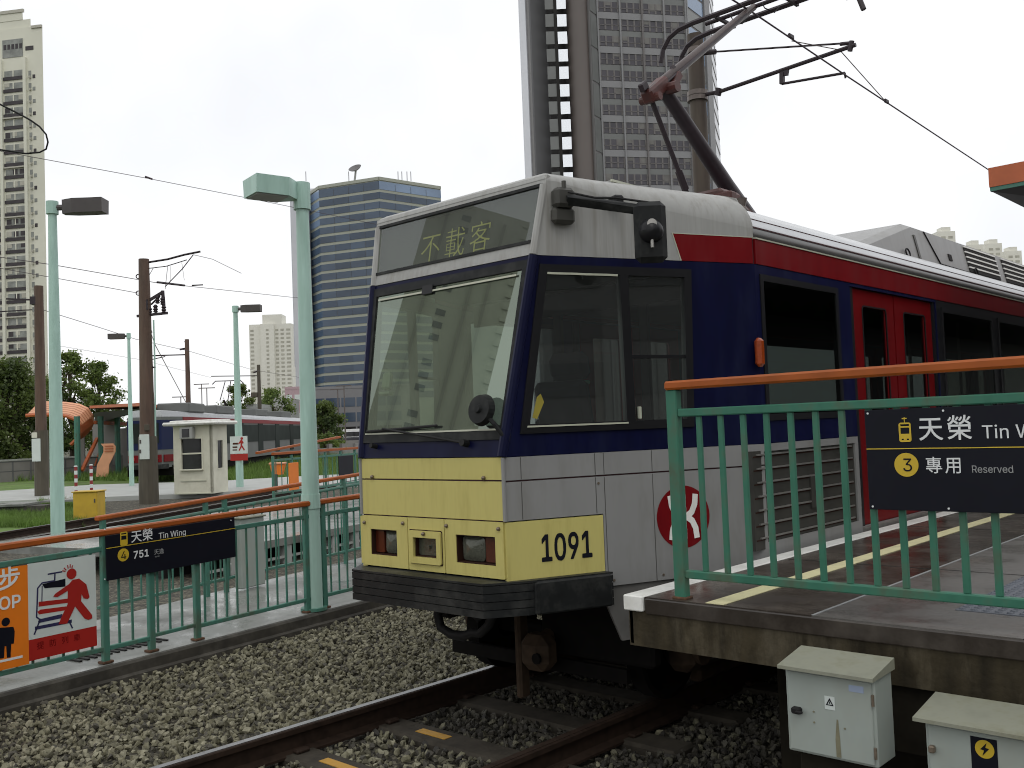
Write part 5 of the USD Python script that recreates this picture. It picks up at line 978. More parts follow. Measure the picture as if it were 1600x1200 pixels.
LD = -SIDE * .80 - VIEW * .60; LD /= np.linalg.norm(LD); LS = np.cross(UP, LD)
hd1 = part(lp1, 'lamp_head', [hexhead(lb + UP * (hgt - .06) + LD * .08, LD, LS, .50, .38, .19)], 'post_mint')
part(hd1, 'lens', [obox(lb + UP * (hgt - .160) + LD * .39, LD, LS, UP, .34, .29, .012)], 'concrete_pale')

# ------------------------------------------------------------------ the fence on the far side of the walkway
def qp(s, z, off=0.0): return Q0 + QD * s + UP * z + QN * off
QNR = -QN
def qpt(px, py): p = onplane(px, py, Q0, QN); return (p - Q0) @ QD, p[2]
sA2, zA2 = qpt(150, 806); sB2, zB2 = qpt(555, 739)
def hz2(s): return zA2 + (zB2 - zA2) * (s - sA2) / (sB2 - sA2)
ff = thing('fence', 'mint fence with orange handrail and round green rail along the walkway\'s far side', 'fence', qp(0, 0))
part(ff, 'handrail', [cbar(qp(sA2, hz2(sA2) - .03), qp(12, hz2(12) - .03), .07, .05, .012)], 'handrail_orange')
part(ff, 'upper_rail', [tube([qp(sA2, hz2(sA2) - .17), qp(12, hz2(12) - .17)], .022, 8)], 'fence_mint')
part(ff, 'lower_rail', [cbar(qp(sA2, 0.15), qp(12, .20), .035, .035)], 'fence_mint')
for s in (qpt(162, 900)[0], qpt(323, 880)[0], qpt(353, 880)[0], qpt(540, 860)[0], 7.5, 9.5):
    part(ff, 'post', [cbx(qp(s, hz2(s) / 2 - .03), QD, QN, UP, .06, .045, hz2(s) - .04, .006)], 'fence_mint')
s = sA2 + .12
while s < 12:
    part(ff, 'bar', [cbx(qp(s, (.16 + hz2(s) - .18) / 2), QD, QN, UP, .02, .014, hz2(s) - .34, .003)], 'fence_mint')
    s += .15
gbs, gbz = qpt(364, 920); gbe = qpt(401, 912)[0]
gb = thing('equipment_box', 'flat grey equipment box fixed to the far walkway fence', 'box', qp((gbs + gbe) / 2, gbz, -.06))
part(gb, 'box_body', [cbx(qp((gbs + gbe) / 2, gbz + .42, -.09), QD, QN, UP, gbe - gbs, .12, .84, .01)], 'cabinet_paint')
part(gb, 'box_lid', [cbx(qp((gbs + gbe) / 2, gbz + .85, -.09), QD, QN, UP, gbe - gbs + .04, .16, .02, .005)], 'cabinet_roof')

# low platform beyond the second track's side, hollow underneath, with a third fence
E0 = onz(396, 890, -0.19); ED = QD; EN = QN
fl = top('low_platform', [obox(E0 + ED * 7 + EN * 2.6 + UP * 0.34, ED, EN, UP, 16, 5.2, .12)], 'walk_concrete', kind='structure')
for k in range(26):
    if k % 2 == 0 or True:
        part(fl, 'pier', [obox(E0 + ED * (-1 + k * .62) + EN * .10 + UP * .09, ED, EN, UP, .16, .16, .40)], 'concrete_pale')
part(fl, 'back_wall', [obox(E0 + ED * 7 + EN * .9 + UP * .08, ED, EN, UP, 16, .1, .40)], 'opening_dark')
part(fl, 'mid_rail', [obox(E0 + ED * 7 + EN * .05 + UP * .09, ED, EN, UP, 16, .03, .04)], 'concrete_pale')
# third fence, further off
G0 = onz(428, 782, .40); G1 = onz(556, 762, .40); GD = G1 - G0; GL = np.linalg.norm(GD); GD /= GL; GNN = np.array([-GD[1], GD[0], 0])
tf = thing('fence', 'small distant green fence with orange handrails, right of the lamp column', 'fence', G0)
part(tf, 'handrail', [cbar(G0 + UP * 1.05 - GD * 0, G0 + GD * GL * 1.6 + UP * 1.05, .08, .06), cbar(G0 + GD * GL * .42 + UP * 1.05 + GNN * 1.5, G0 + GD * GL * 1.5 + UP * 1.35 + GNN * 1.5, .08, .06)], 'handrail_orange')
part(tf, 'upper_rail', [cbar(G0 + UP * .9, G0 + GD * GL * 1.6 + UP * .9, .05, .05)], 'fence_mint')
part(tf, 'lower_rail', [cbar(G0 + UP * .15, G0 + GD * GL * 1.6 + UP * .15, .05, .05)], 'fence_mint')
for k in range(9):
    part(tf, 'post', [cbx(G0 + GD * GL * k * .2 + UP * .5, GD, GNN, UP, .07, .05, 1.0)], 'fence_mint')
for k in range(27):
    part(tf, 'bar', [cbx(G0 + GD * GL * (k * .06 + .03) + UP * .52, GD, GNN, UP, .025, .02, .74)], 'fence_mint')
p0, p1_ = G0 + GD * GL * .38, G0 + GD * GL * .60
part(tf, 'orange_board', [cbx(onz(457, 780, .4) + UP * .52 - GNN * .05, GD, GNN, UP, .42, .02, .62)], 'board_orange')
part(tf, 'dark_board', [cbx((onz(520, 772, .4) + onz(556, 768, .4)) / 2 + UP * .66 - GNN * .06, GD, GNN, UP, .75, .02, .5)], 'sign_black')
ob = far(431, 742, 27); bn = thing('litter_bin', 'small orange litter bin with a flared top by the distant fence', 'bin', (ob[0], ob[1], .4))
zb0 = ob[2]
part(bn, 'bin_body', [hull([np.array([ob[0], ob[1], zb0]) + SIDE * x + VIEW * y + UP * z for x, y, z in ((-.10, 0, 0), (.16, 0, 0), (-.10, .25, 0), (.16, .25, 0), (-.17, 0, .30), (.24, 0, .30), (-.17, .25, .30), (.24, .25, .30))])], 'board_orange')
part(bn, 'bin_lid', [cbx(np.array([ob[0], ob[1], zb0 + .32]) + SIDE * .035 + VIEW * .12, SIDE, VIEW, UP, .44, .3, .05)], 'canopy_orange')
part(bn, 'bin_post', [tube([(ob[0], ob[1], .38), (ob[0], ob[1], zb0 + .02)], .05, 8)], 'lamp_head_dark')

# ------------------------------------------------------------------ second track, path and grass on the left
S0, S1 = onz(0, 832, 0.0), onz(310, 782, 0.0); SD = (S1 - S0) / np.linalg.norm(S1 - S0); SN = np.array([SD[1], -SD[0], 0])
for o, nm in ((0.0, 'rusty rail of the second track on the left, the one beside the grass'), (1.5, 'rusty rail of the second track on the left, the one nearer the walkway')):
    r = thing('rail', nm, 'rail', S0 + SN * o)
    part(r, 'rail_body', [sweep([(a, b) for a, b in RAILP], [S0 + SN * o - SD * 25, S0 + SN * o + SD * 60])], 'rail_steel')
    part(r, 'rail_head', [obox(S0 + SN * o + SD * 17.5 + UP * .002, SD, SN, UP, 85, .05, .006)], 'rail_shine')
g0 = S0 - SN * .9
top('grass', [sheet([(g0 + SD * a - SN * b)[:2] for a, b in ((-40, 0), (22, 0), (60, 60), (60, 140), (-40, 140))], -0.195)], 'grass_sheet', kind='stuff', label='short green grass between the tracks', category='grass')
pe = [onz(px, py, -0.02)[:2] for px, py in ((-260, 800), (0, 783), (120, 778), (330, 770), (450, 762), (600, 750), (600, 738), (450, 745), (330, 752), (150, 757), (0, 767), (-260, 778))]
top('gravel_strip', [sheet([onz(px, py, -.18)[:2] for px, py in ((165, 779), (250, 774), (420, 764), (420, 772), (330, 783), (165, 806))], -.18)], 'ballast_bed', kind='structure')
path = top('path', [slab(pe, -0.02, .24)], 'concrete_pale', kind='structure')
for k in range(9):
    a = np.array(pe[0]); 
# track-side cable trough and pit at the left
pc = onz(30, 800, -.1)
pit = thing('concrete_pit', 'low open concrete cable pit with slab lids at the left edge', 'pit', pc)
part(pit, 'pit_wall', [obox(pc + UP * .02, SIDE, VIEW, UP, 1.9, .9, .34)], 'kerb_dark')
part(pit, 'lid', [obox(pc + UP * .23 - SIDE * .35, SIDE, VIEW, UP, 1.5, 1.1, .06)], 'walk_concrete')
part(pit, 'lid', [obox(pc + UP * .26 + SIDE * 1.3 + VIEW * .7, SIDE, VIEW, UP, 1.6, .8, .06)], 'walk_concrete')
yc = onz(140, 812, -.12)
yb_ = thing('yellow_box', 'plain yellow trackside equipment box standing in the grass', 'box', yc)
part(yb_, 'box_body', [cbx(yc + UP * .32, SIDE, VIEW, UP, .62, .5, .80, .015)], 'box_yellow')
part(yb_, 'box_lid', [cbx(yc + UP * .735, SIDE, VIEW, UP, .68, .56, .03, .01)], 'box_yellow')
part(yb_, 'hinge', [cbx(yc + UP * .5 + SIDE * .25 - VIEW * .26, SIDE, VIEW, UP, .03, .02, .1, .004)], 'lamp_head_dark')
# grass blades: tufts along the track edge and around the path
def tuft_mesh(seed, n=14):
    r = np.random.default_rng(seed); v = []; f = []
    for i in range(n):
        a = r.uniform(0, 2 * np.pi); b = r.normal(0, .07, 2); h = r.uniform(.10, .30); w = .012; d = np.array([math.cos(a), math.sin(a)]); l = r.normal(0, .07, 2); k = len(v)
        v += [(b[0] - d[0] * w, b[1] - d[1] * w, 0), (b[0] + d[0] * w, b[1] + d[1] * w, 0), (b[0] + l[0], b[1] + l[1], h)]; f.append((k, k + 1, k + 2))
    return np.array(v), np.array(f)
def in_quad(px, py, n, sc, z=-.19):
    out = []
    for i in range(n):
        p = onz(rng.uniform(*px), rng.uniform(*py), z); out.append(p)
    return np.array(out)
gp = np.vstack([in_quad((-40, 560), (712, 742), 5200, 1), in_quad((-40, 560), (742, 752), 1500, 1), in_quad((-30, 130), (806, 824), 1500, 1), in_quad((60, 135), (785, 806), 300, 1)])
gp = gp[np.linalg.norm(gp[:, :2], axis=1) < 120]
keep = ~np.array([Polygon(pe).buffer(.2).contains(Point(p[0], p[1])) for p in gp])
gp = gp[keep]
gi = UsdGeom.PointInstancer.Define(stage, '/World/grass_tufts'); pr = []
for k in range(5):
    q = f'/World/grass_tufts/tuft_shape_{k:03d}'; usdkit.mesh(stage, q, tuft_mesh(40 + k), M['grass_blade']); pr.append(Sdf.Path(q))
gi.CreatePrototypesRel().SetTargets(pr); gi.CreateProtoIndicesAttr(Vt.IntArray.FromNumpy(rng.integers(0, 5, len(gp)).astype(np.int32)))
gi.CreatePositionsAttr(Vt.Vec3fArray.FromNumpy(gp.astype(np.float32)))
dd = np.linalg.norm(gp[:, :2], axis=1)
gi.CreateScalesAttr(Vt.Vec3fArray.FromNumpy(np.repeat((rng.uniform(.5, 1.25, len(gp)) * np.clip(dd / 35, .5, 2.0))[:, None], 3, 1).astype(np.float32)))
gi.CreateOrientationsAttr(Vt.QuathArray([Gf.Quath(float(math.cos(t)), 0, 0, float(math.sin(t))) for t in rng.uniform(0, np.pi, len(gp))]))
tag(gi.GetPrim(), 'taller grass growing along the path and the tracks', 'grass', None, 'stuff')

# ------------------------------------------------------------------ lamps, masts, bollards and the booth along the path
def lamp(name_label, px, pybase, pytop, head_px, r0, group=None, head='right', hcol='lamp_head_dark', zb=-.05, headlen=None, base=None):
    b = onz(px, pybase, zb) if base is None else base; h = onplane(px - (pybase - pytop) * .025, pytop, b, VIEW)[2] - zb
    L = thing('street_lamp', name_label, 'street lamp', b, group)
    part(L, 'column', [tube([b, b + UP * h * .35, b + UP * h], [r0, r0 * .95, r0 * .6], 12)], 'post_mint', smooth=40)
    D = SIDE * (1 if head == 'right' else -1); dist = np.linalg.norm((b - EYE)[:2]) ; l = head_px / FPX * dist
    part(L, 'collar', [tube([b + UP * (h - .12), b + UP * (h + .12)], r0 * .9, 10)], 'post_mint')
    part(L, 'arm', [tube([b + UP * h, b + UP * h + D * l * .35], r0 * .45, 8)], hcol)
    part(L, 'lamp_head', [hexhead(b + UP * (h) + D * l * .22, D, VIEW, l * .8, .34, l * .27, .45)], hcol)
    return L
lamp('tall pale mint lamp column with a dark flat head, on the ballast at the left', 91, 855, 325, 74, .125)
lamp('mint lamp column with a dark head, beside the path near the orange slide-like panel', 206, 760, 525, 28, .10, head='left')
lamp('mint lamp column with a dark head carrying a pedestrian sign, right of the white booth', 375, 762, 483, 38, .14)
wsb = onz(375, 762, -.05); wz = onplane(373, 700, wsb, VIEW); wdt = 26 / FPX * np.linalg.norm((wsb - EYE)[:2])
ps = thing('pedestrian_sign', 'small white and red sign with a walking figure, on the lamp right of the booth', 'sign', wz)
cs = wz - VIEW * .15 + SIDE * .05
part(ps, 'white_panel', [obox(cs + UP * wdt * .18, SIDE, VIEW, UP, wdt, .02, wdt * 1.0)], 'board_white')
part(ps, 'red_panel', [obox(cs - UP * wdt * .53, SIDE, VIEW, UP, wdt, .02, wdt * .38)], 'board_red')
fig = Polygon([(-.02, .42), (.06, .40), (.16, .22), (.10, .12), (.06, .2), (.05, .05), (.24, -.28), (.16, -.32), (.02, -.08), (-.12, -.33), (-.2, -.3), (-.06, -.02), (-.05, .2), (-.2, .1), (-.22, .16)])
part(ps, 'figure', [plate(affinity.scale(unary_union([fig, Point(.04, .5).buffer(.09, 8)]), wdt * .85, wdt * .85, origin=(0, 0)), cs - VIEW * .0125 + UP * wdt * .12 + SIDE * wdt * .15, SIDE, UP, .004)], 'board_red')
part(ps, 'tram_mark', [plate(affinity.scale(unary_union([rect(-.4, .10, -.05, .22), rect(-.42, -.12, -.1, -.02), rect(-.42, -.3, -.12, -.22)]), wdt * .85, wdt * .85, origin=(0, 0)), cs - VIEW * .0125 + UP * wdt * .12, SIDE, UP, .003)], 'amber_dim')

def mast(label, b, h, r0, r1, mat_='mast_rust'):
    m_ = thing('catenary_mast', label, 'mast', b)
    part(m_, 'pole', [tube([b, b + UP * h], [r0, r1], 12)], mat_, smooth=40)
    return m_
# big rusty mast in the middle distance
b = onz(233, 788, -.2); H = onplane(222, 405, b, VIEW)[2] + .2
def at_b(px, py, bb): return onplane(px, py, bb, VIEW)
m1 = mast('rusty brown catenary mast with brackets and a white plate, left of the booth', b, H, .27, .165)
part(m1, 'footing', [tube([b, b + UP * 2.2], [.31, .29], 12)], 'mast_olive')
part(m1, 'white_plate', [cbx(at_b(231, 698, b) - VIEW * .29, SIDE, VIEW, UP, .32, .03, .80, .01)], 'board_white')
part(m1, 'plate_marks', [obox(at_b(225, 690, b) - VIEW * .31, SIDE, VIEW, UP, .05, .006, .12), obox(at_b(225, 705, b) - VIEW * .31, SIDE, VIEW, UP, .05, .006, .12)], 'lamp_head_dark')
part(m1, 'small_box', [cbx(at_b(234, 668, b) - VIEW * .25, SIDE, VIEW, UP, .14, .1, .2, .01)], 'mast_olive')
arm = part(m1, 'bracket_arm', [tube([at_b(224, 411, b), at_b(262, 405, b), at_b(288, 398, b), at_b(313, 393, b)], .035, 7)], 'panto_dark')
part(arm, 'brace', [tube([at_b(302, 398, b), at_b(285, 420, b), at_b(258, 448, b)], .016, 6), tube([at_b(227, 420, b), at_b(260, 416, b), at_b(292, 406, b)], .016, 6), tube([at_b(232, 432, b), at_b(240, 418, b)], .01, 5), tube([at_b(258, 452, b), at_b(262, 416, b)], .009, 5), tube([at_b(266, 440, b), at_b(266, 416, b)], .006, 5), tube([at_b(288, 438, b), at_b(284, 410, b)], .006, 5)], 'panto_dark')
lowb = part(m1, 'lower_bracket', [bar(at_b(214, 494, b), at_b(262, 489, b), .08, .08), bar(at_b(232, 470, b), at_b(255, 456, b), .07, .09), bar(at_b(254, 454, b), at_b(256, 478, b), .09, .07), tube([at_b(236, 476, b), at_b(250, 462, b)], .03, 6), obox(at_b(228, 477, b), SIDE, VIEW, UP, .22, .30, .34)], 'panto_dark')
for px, py in ((246, 468), (254, 470), (234, 486), (243, 482), (256, 483)):
    p = at_b(px, py, b)
    part(lowb, 'insulator', [lathe([(.03, -.14), (.085, -.11), (.05, -.07), (.085, -.03), (.05, .02), (.085, .06), (.03, .13)], p, UP, 10)], 'panto_dark')
part(m1, 'conduit', [tube([at_b(240, 500, b), at_b(242, 570, b), at_b(243, 690, b)], .028, 6)], 'post_mint')
part(m1, 'guy_wire', [tube([at_b(230, 505, b), at_b(243, 540, b), far(290, 628, 40)], .014, 5), tube([at_b(229, 500, b), at_b(236, 520, b)], .05, 6)], 'panto_grey')
part(m1, 'small_arm', [bar(at_b(219, 573, b), at_b(243, 574, b), .05, .05)], 'panto_dark')
for px, py in ((216, 432), (216, 458)):
    p = at_b(px, py, b); part(m1, 'wire_clamp', [tube([p + (SIDE * math.cos(t) + UP * math.sin(t)) * .07 for t in np.linspace(0, 2 * np.pi, 13)], .018, 6)], 'panto_dark')
# pole at the left with a plate
b = onz(66, 782, -.2); H = onplane(54, 447, b, VIEW)[2] + .2
m2 = mast('dark rusty pole with a white plate, in front of the left tower', b, H, .22, .16)
part(m2, 'footing', [tube([b, b + UP * 2.6], [.26, .25], 12)], 'mast_olive')
part(m2, 'white_plate', [cbx(at_b(62, 703, b) - VIEW * .26, SIDE, VIEW, UP, .32, .03, .84, .01)], 'board_white')
part(m2, 'small_box', [cbx(at_b(59, 680, b) - VIEW * .22, SIDE, VIEW, UP, .2, .1, .2, .01)], 'tower_cream')
part(m2, 'crossarm', [bar(at_b(10, 467, b), at_b(62, 469, b), .05, .06), bar(at_b(0, 487, b), at_b(50, 484, b), .04, .04), obox(at_b(56, 470, b), SIDE, VIEW, UP, .3, .3, .3)], 'panto_dark')
# two thinner masts behind
b = onz(297, 741, -.2); H = onplane(295, 530, b, VIEW)[2] + .2
m3 = mast('slim reddish mast behind the white booth', b, H, .17, .12)
part(m3, 'bracket', [bar(at_b(233, 556, b), at_b(294, 554, b), .06, .07), bar(at_b(281, 546, b), at_b(294, 544, b), .10, .10), bar(at_b(288, 534, b), at_b(294, 533, b), .05, .05), tube([at_b(232, 563, b), at_b(258, 557, b)], .03, 6)], 'panto_dark')
b = onz(408, 722, -.2); H = onplane(405, 570, b, VIEW)[2] + .2
m4_ = mast('olive pole with a white plate standing before the far tram, left of the mint lamp', b, H, .20, .13, 'mast_olive')
part(m4_, 'bracket', [bar(at_b(396, 582, b), at_b(404, 580, b), .12, .12), bar(at_b(330, 588, b), at_b(404, 587, b), .07, .07)], 'panto_dark')
part(m4_, 'transformer', [cbx(at_b(398, 617, b), SIDE, VIEW, UP, .55, .4, .4, .04)], 'mast_olive')
part(m4_, 'white_plate', [cbx(at_b(410, 690, b) - VIEW * .22, SIDE, VIEW, UP, .26, .03, .75, .01)], 'board_white')
# red and white bollards
bb = onz(119, 772, -.02)
bo1 = thing('bollard', 'thin red and white banded bollard by the path, the left one of the pair', 'bollard', bb)
for k in range(7):
    part(bo1, 'band', [tube([bb + UP * (k * .145), bb + UP * ((k + 1) * .145)], .058, 10)], 'bollard_red' if k % 2 == 0 else 'board_white')
part(bo1, 'cap', [tube([bb + UP * 1.015, bb + UP * 1.06], [.07, .05], 10)], 'board_white')
b2 = onz(143, 768, -.02)
copy_of(bo1, 'bollard', b2 - bb, 'thin red and white banded bollard by the path, the right one of the pair')
# guard booth
bb = onz(302, 772, -.02); ang = math.radians(12)
BX = SIDE * math.cos(ang) + VIEW * math.sin(ang) * -1; BX /= np.linalg.norm(BX); BYv = np.cross(UP, BX)
sc_ = np.linalg.norm((bb - EYE)[:2]) / FPX
bw, bd, bh = 59 * sc_, 42 * sc_, 102 * sc_
bc = bb + BYv * bd * .5 + SIDE * 2 * sc_
booth = thing('guard_booth', 'small cream guard booth with a flat white roof, window and air conditioner', 'booth', bc)
def bpt(u, v, z): return bc + BX * u + BYv * v + UP * z
fo = bpt(-bw / 2, -bd / 2, 0); 
win_ = rect(bw * .13, bh * .34, bw * .76, bh * .82)
part(booth, 'wall', [plate(rect(0, 0, bw, bh).difference(win_), fo, BX, UP, -.08)], 'booth_cream')
sw = rect(bd * .35, bh * .34, bd * .80, bh * .78)
part(booth, 'wall', [plate(rect(0, 0, bd, bh).difference(sw), bpt(bw / 2, -bd / 2, 0), BYv, UP, -.08)], 'booth_cream')
part(booth, 'wall', [plate(rect(0, 0, bw, bh), bpt(-bw / 2, bd / 2, 0), BX, UP, -.08)], 'booth_cream')
part(booth, 'wall', [plate(rect(0, 0, bd, bh), bpt(-bw / 2, -bd / 2, 0), BYv, UP, -.08)], 'booth_cream')
part(booth, 'roof', [cbx(bpt(0, 0, bh + .05), BX, BYv, UP, bw * 1.50, bd * 1.6, .12, .05), cbx(bpt(0, 0, bh + .13), BX, BYv, UP, bw * 1.2, bd * 1.3, .07, .03)], 'white_paint')
wi = part(booth, 'window', [plate(win_.difference(win_.buffer(-.05)), fo - BYv * .02, BX, UP, -.08)], 'booth_cream')
part(wi, 'pane', [plate(win_.buffer(-.04), fo + BYv * .05, BX, UP, -.01)], 'booth_glass')
part(wi, 'glazing_bar', [plate(rect(bw * .13, bh * .575, bw * .76, bh * .597), fo + BYv * .02, BX, UP, -.04)], 'booth_cream')
part(wi, 'sill', [cbx(bpt(-bw * .055, -bd / 2 - .05, bh * .35), BX, BYv, UP, bw * .62, .1, .05, .01)], 'booth_cream')
w2_ = part(booth, 'window', [plate(sw.difference(sw.buffer(-.04)), bpt(bw / 2 + .01, -bd / 2, 0), BYv, UP, -.06)], 'booth_cream')
part(w2_, 'pane', [plate(sw.buffer(-.03), bpt(bw / 2 - .04, -bd / 2, 0), BYv, UP, -.01)], 'booth_glass')
acu = part(booth, 'air_conditioner', [cbx(bpt(-bw * .12, -bd / 2 - .1, bh * .885), BX, BYv, UP, bw * .36, .22, bh * .17, .02)], 'concrete_pale')
part(acu, 'grille', [cbx(bpt(-bw * .12, -bd / 2 - .215, bh * .885), BX, BYv, UP, bw * .20, .02, bh * .12, .005)], 'booth_glass')
part(booth, 'base_line', [obox(bpt(-bw * .02, -bd / 2 - .01, bh * .19), BX, BYv, UP, bw * .7, .03, .03), obox(bpt(0, -bd / 2, .015), BX, BYv, UP, bw * 1.02, bd * .1, .03)], 'trim_pale')

# ------------------------------------------------------------------ the far tram
fa, fb = far(226, 690, 46), far(470, 681, 88); fa[2] = fb[2] = 0; FDR = fb - fa; FLn = np.linalg.norm(FDR); FDR /= FLn; FR = np.array([FDR[1], -FDR[0], 0])
ft = thing('tram', 'distant tram of navy, silver and red seen behind the booth, with its pantograph raised', 'tram', fa)
hw = 1.32
def tpnt(l, s, z): return fa + FDR * l + FR * s + UP * z
def ring_hull(l0, l1, w0, w1, z0, z1): return hull([tpnt(l, s * w, z) for l, w in ((l0, w0), (l1, w1)) for s in (-1, 1) for z in (z0, z1)])
part(ft, 'body', [ring_hull(0, 1.6, .8, hw, .55, 3.0), ring_hull(1.6, FLn, hw, hw, .55, 3.0)], 'far_silver')
part(ft, 'roof', [hull([tpnt(l, s * w, z) for l in (.15, FLn) for w, z in ((hw if l > 1 else .82, 2.98), (hw * .82 if l > 1 else .7, 3.3), (0, 3.38)) for s in (-1, 1)])], 'roof_metal')
part(ft, 'navy_band', [obox(tpnt(3.2, hw + .01, 2.1), FDR, FR, UP, 3.0, .03, 1.45)], 'far_navy'); part(ft, 'navy_band', [hull([tpnt(l, s * w, z) for l, w in ((-.02, .81), (1.62, hw + .01)) for s in (-1, 1) for z in (1.42, 2.84)])], 'far_navy')
part(ft, 'window_band', [obox(tpnt(4.8 + (FLn - 4.8) / 2, hw + .012, 2.1), FDR, FR, UP, FLn - 4.8, .03, 1.1)], 'far_glass')
part(ft, 'red_stripe', [obox(tpnt(1.7 + (FLn - 1.7) / 2, hw + .016, 2.87), FDR, FR, UP, FLn - 1.7, .03, .24)], 'red_paint')
sp = part(ft, 'windscreen', [hull([tpnt(l, s * w, z) for l, w in ((-.05, .68), (0.0, .68)) for s in (-1, 1) for z in (1.75, 2.7)])], 'far_glass')
part(ft, 'lamp_panel', [hull([tpnt(l, s * w, z) for l, w in ((-.06, .78), (0.02, .8)) for s in (-1, 1) for z in (.82, 1.18)]), obox(tpnt(.75, 1.08, 1.0), FDR + FR * .32, FR - FDR * .32, UP, 1.3, .04, .34)], 'red_paint')
for s in (-.55, .55):
    part(ft, 'tail_lamp', [disc(tpnt(-.06, s, 1.0), -FDR, .10, .03, 12)], 'board_red')
part(ft, 'route_plate', [obox(tpnt(3.0, hw + .03, 1.12), FDR, FR, UP, .8, .02, .22)], 'line_yellow')
part(ft, 'bumper', [hull([tpnt(l, s * w, z) for l, w in ((-.22, .8), (.4, 1.0)) for s in (-1, 1) for z in (.50, .72)])], 'bumper_black')
part(ft, 'underframe', [obox(tpnt(FLn / 2, 0, .4), FDR, FR, UP, FLn - 1.5, 2.2, .5)], 'bogie_black')
for k in range(6):
    l = 8 + k * 5.6; part(ft, 'door', [obox(tpnt(l, hw + .025, 1.75), FDR, FR, UP, 1.4, .03, 2.0)], 'door_red' if k in (5,) else 'far_glass')
for l, n in ((6, 3.0), (12, 4.0), (22, 4.0), (31, 4)):
    part(ft, 'roof_unit', [cbx(tpnt(l, 0, 3.55), FDR, FR, UP, n, 1.7, .5, .06)], 'far_silver')
pl = 15.0
part(ft, 'pantograph', [tube([tpnt(pl + .9, 0, 3.5), tpnt(pl, 0, 4.25)], .06, 6), tube([tpnt(pl, .25, 4.25), tpnt(pl + 1.1, .18, 5.5)], .03, 6), tube([tpnt(pl, -.25, 4.25), tpnt(pl + 1.1, -.18, 5.5)], .03, 6), tube([tpnt(pl + 1.1, -1.0, 5.35), tpnt(pl + 1.1, -.8, 5.55), tpnt(pl + 1.1, .8, 5.55), tpnt(pl + 1.1, 1.0, 5.35)], .035, 6), obox(tpnt(pl + .5, 0, 3.55), FDR, FR, UP, 1.6, 1.2, .2)], 'panto_dark')

# ------------------------------------------------------------------ the stop with the orange barrel roof
def fz(px, py, d): return far(px, py, d)
DS = 56.0
stop_b = onz(175, 752, -.1)
st_ = thing('tram_stop', 'tram stop shelter with a ribbed orange barrel roof and green posts', 'shelter', stop_b)
# barrel: flat ribs from the upper edge curling down on the right
c0, c1 = fz(52, 648, DS), fz(146, 650, DS); LNB = 62 / FPX * DS
prof = []
for px, py in ((62, 627), (80, 627), (105, 628), (125, 631), (138, 637), (146, 648), (147, 660), (142, 671), (134, 680)):
    prof.append(fz(px, py, DS))
dep = -VIEW * 4.6 - SIDE * .0; dropv = -UP * 1.0
A = [];
for i, p in enumerate(prof):
    k = i / (len(prof) - 1)
    A.append((p, p + VIEW * -1.6 * (1 - k * .3) + UP * (-.85 + .35 * k) - SIDE * .35 * k))
for j in range(7):
    t0, t1 = j / 7, (j + .80) / 7
    strip = [[a + (b_ - a) * t for t in (t0, t1)] for a, b_ in A]
    P = np.array(strip); part(st_, 'roof_rib', [loft(P), loft(P[:, ::-1])], 'canopy_orange')
P = np.array([[a + (b_ - a) * t - UP * .06 for t in (0, 1)] for a, b_ in A]); part(st_, 'barrel_lining', [loft(P), loft(P[:, ::-1])], 'fascia_orange')
part(st_, 'barrel_edge', [tube([b_ for a, b_ in A], .11, 6)], 'fascia_orange')
# flat canopy going right
q0, q1 = fz(118, 644, DS - 2), fz(240, 630, DS + 6)
cr = [fz(140, 635, DS), fz(215, 629, DS + 3), fz(245, 628, 47), fz(470, 652, 96)]
part(st_, 'canopy_roof', [hull([fz(140, 634, DS), fz(226, 629, DS - 10), fz(140, 638, DS), fz(226, 634, DS - 10), fz(300, 642, DS + 30), fz(300, 645, DS + 30)])], 'fascia_orange')
part(st_, 'canopy_soffit', [hull([fz(146, 645, DS + 1), fz(232, 637, DS - 8), fz(150, 662, DS + 4), fz(225, 642, DS + 10)])], 'grey_dark')
for px, d in ((121, DS - 2), (158, DS), (184, DS + 2), (240, DS + 8)):
    b = fz(px, 700, d); b[2] = -.1
    part(st_, 'post', [tube([b, b + UP * 3.5], .17, 8)], 'fence_mint')
part(st_, 'beam', [bar(fz(148, 660, DS), fz(300, 668, DS + 16), .2, .2), bar(fz(148, 728, DS + 2), fz(158, 700, DS + 2), .1, .1), bar(fz(128, 735, DS - 2), fz(152, 685, DS), .16, .16)], 'fascia_orange')
part(st_, 'back_panel', [obox(fz(165, 690, DS + 5), SIDE, VIEW, UP, 1.6, .1, 3.0)], 'low_wall'); part(st_, 'back_panel', [obox(fz(192, 700, DS + 7), SIDE, VIEW, UP, 1.4, .1, 2.6)], 'low_wall'); part(st_, 'back_panel', [obox(fz(126, 705, DS + 1), SIDE, VIEW, UP, .5, .1, 1.7)], 'low_wall')
# orange curved panel
cpn = [(168, 693), (172, 698), (172, 706), (167, 716), (162, 726), (161, 738), (160, 745)]
cv = [fz(x, y, DS - 3) for x, y in cpn]; wv = SIDE * (19 / FPX * (DS - 3))
cpx = np.array([[p - wv * .55, p + wv * .45] for p in cv])
ob_ = part(st_, 'curved_panel', [loft(cpx), loft(cpx[:, ::-1] + VIEW * .05)], 'canopy_orange')
for k in range(3):
    p = fz(170, 697 + k * 4, DS - 3.05); part(ob_, 'slot', [obox(p, SIDE, VIEW, UP, wv @ SIDE * .7, .02, .05)], 'fascia_orange')
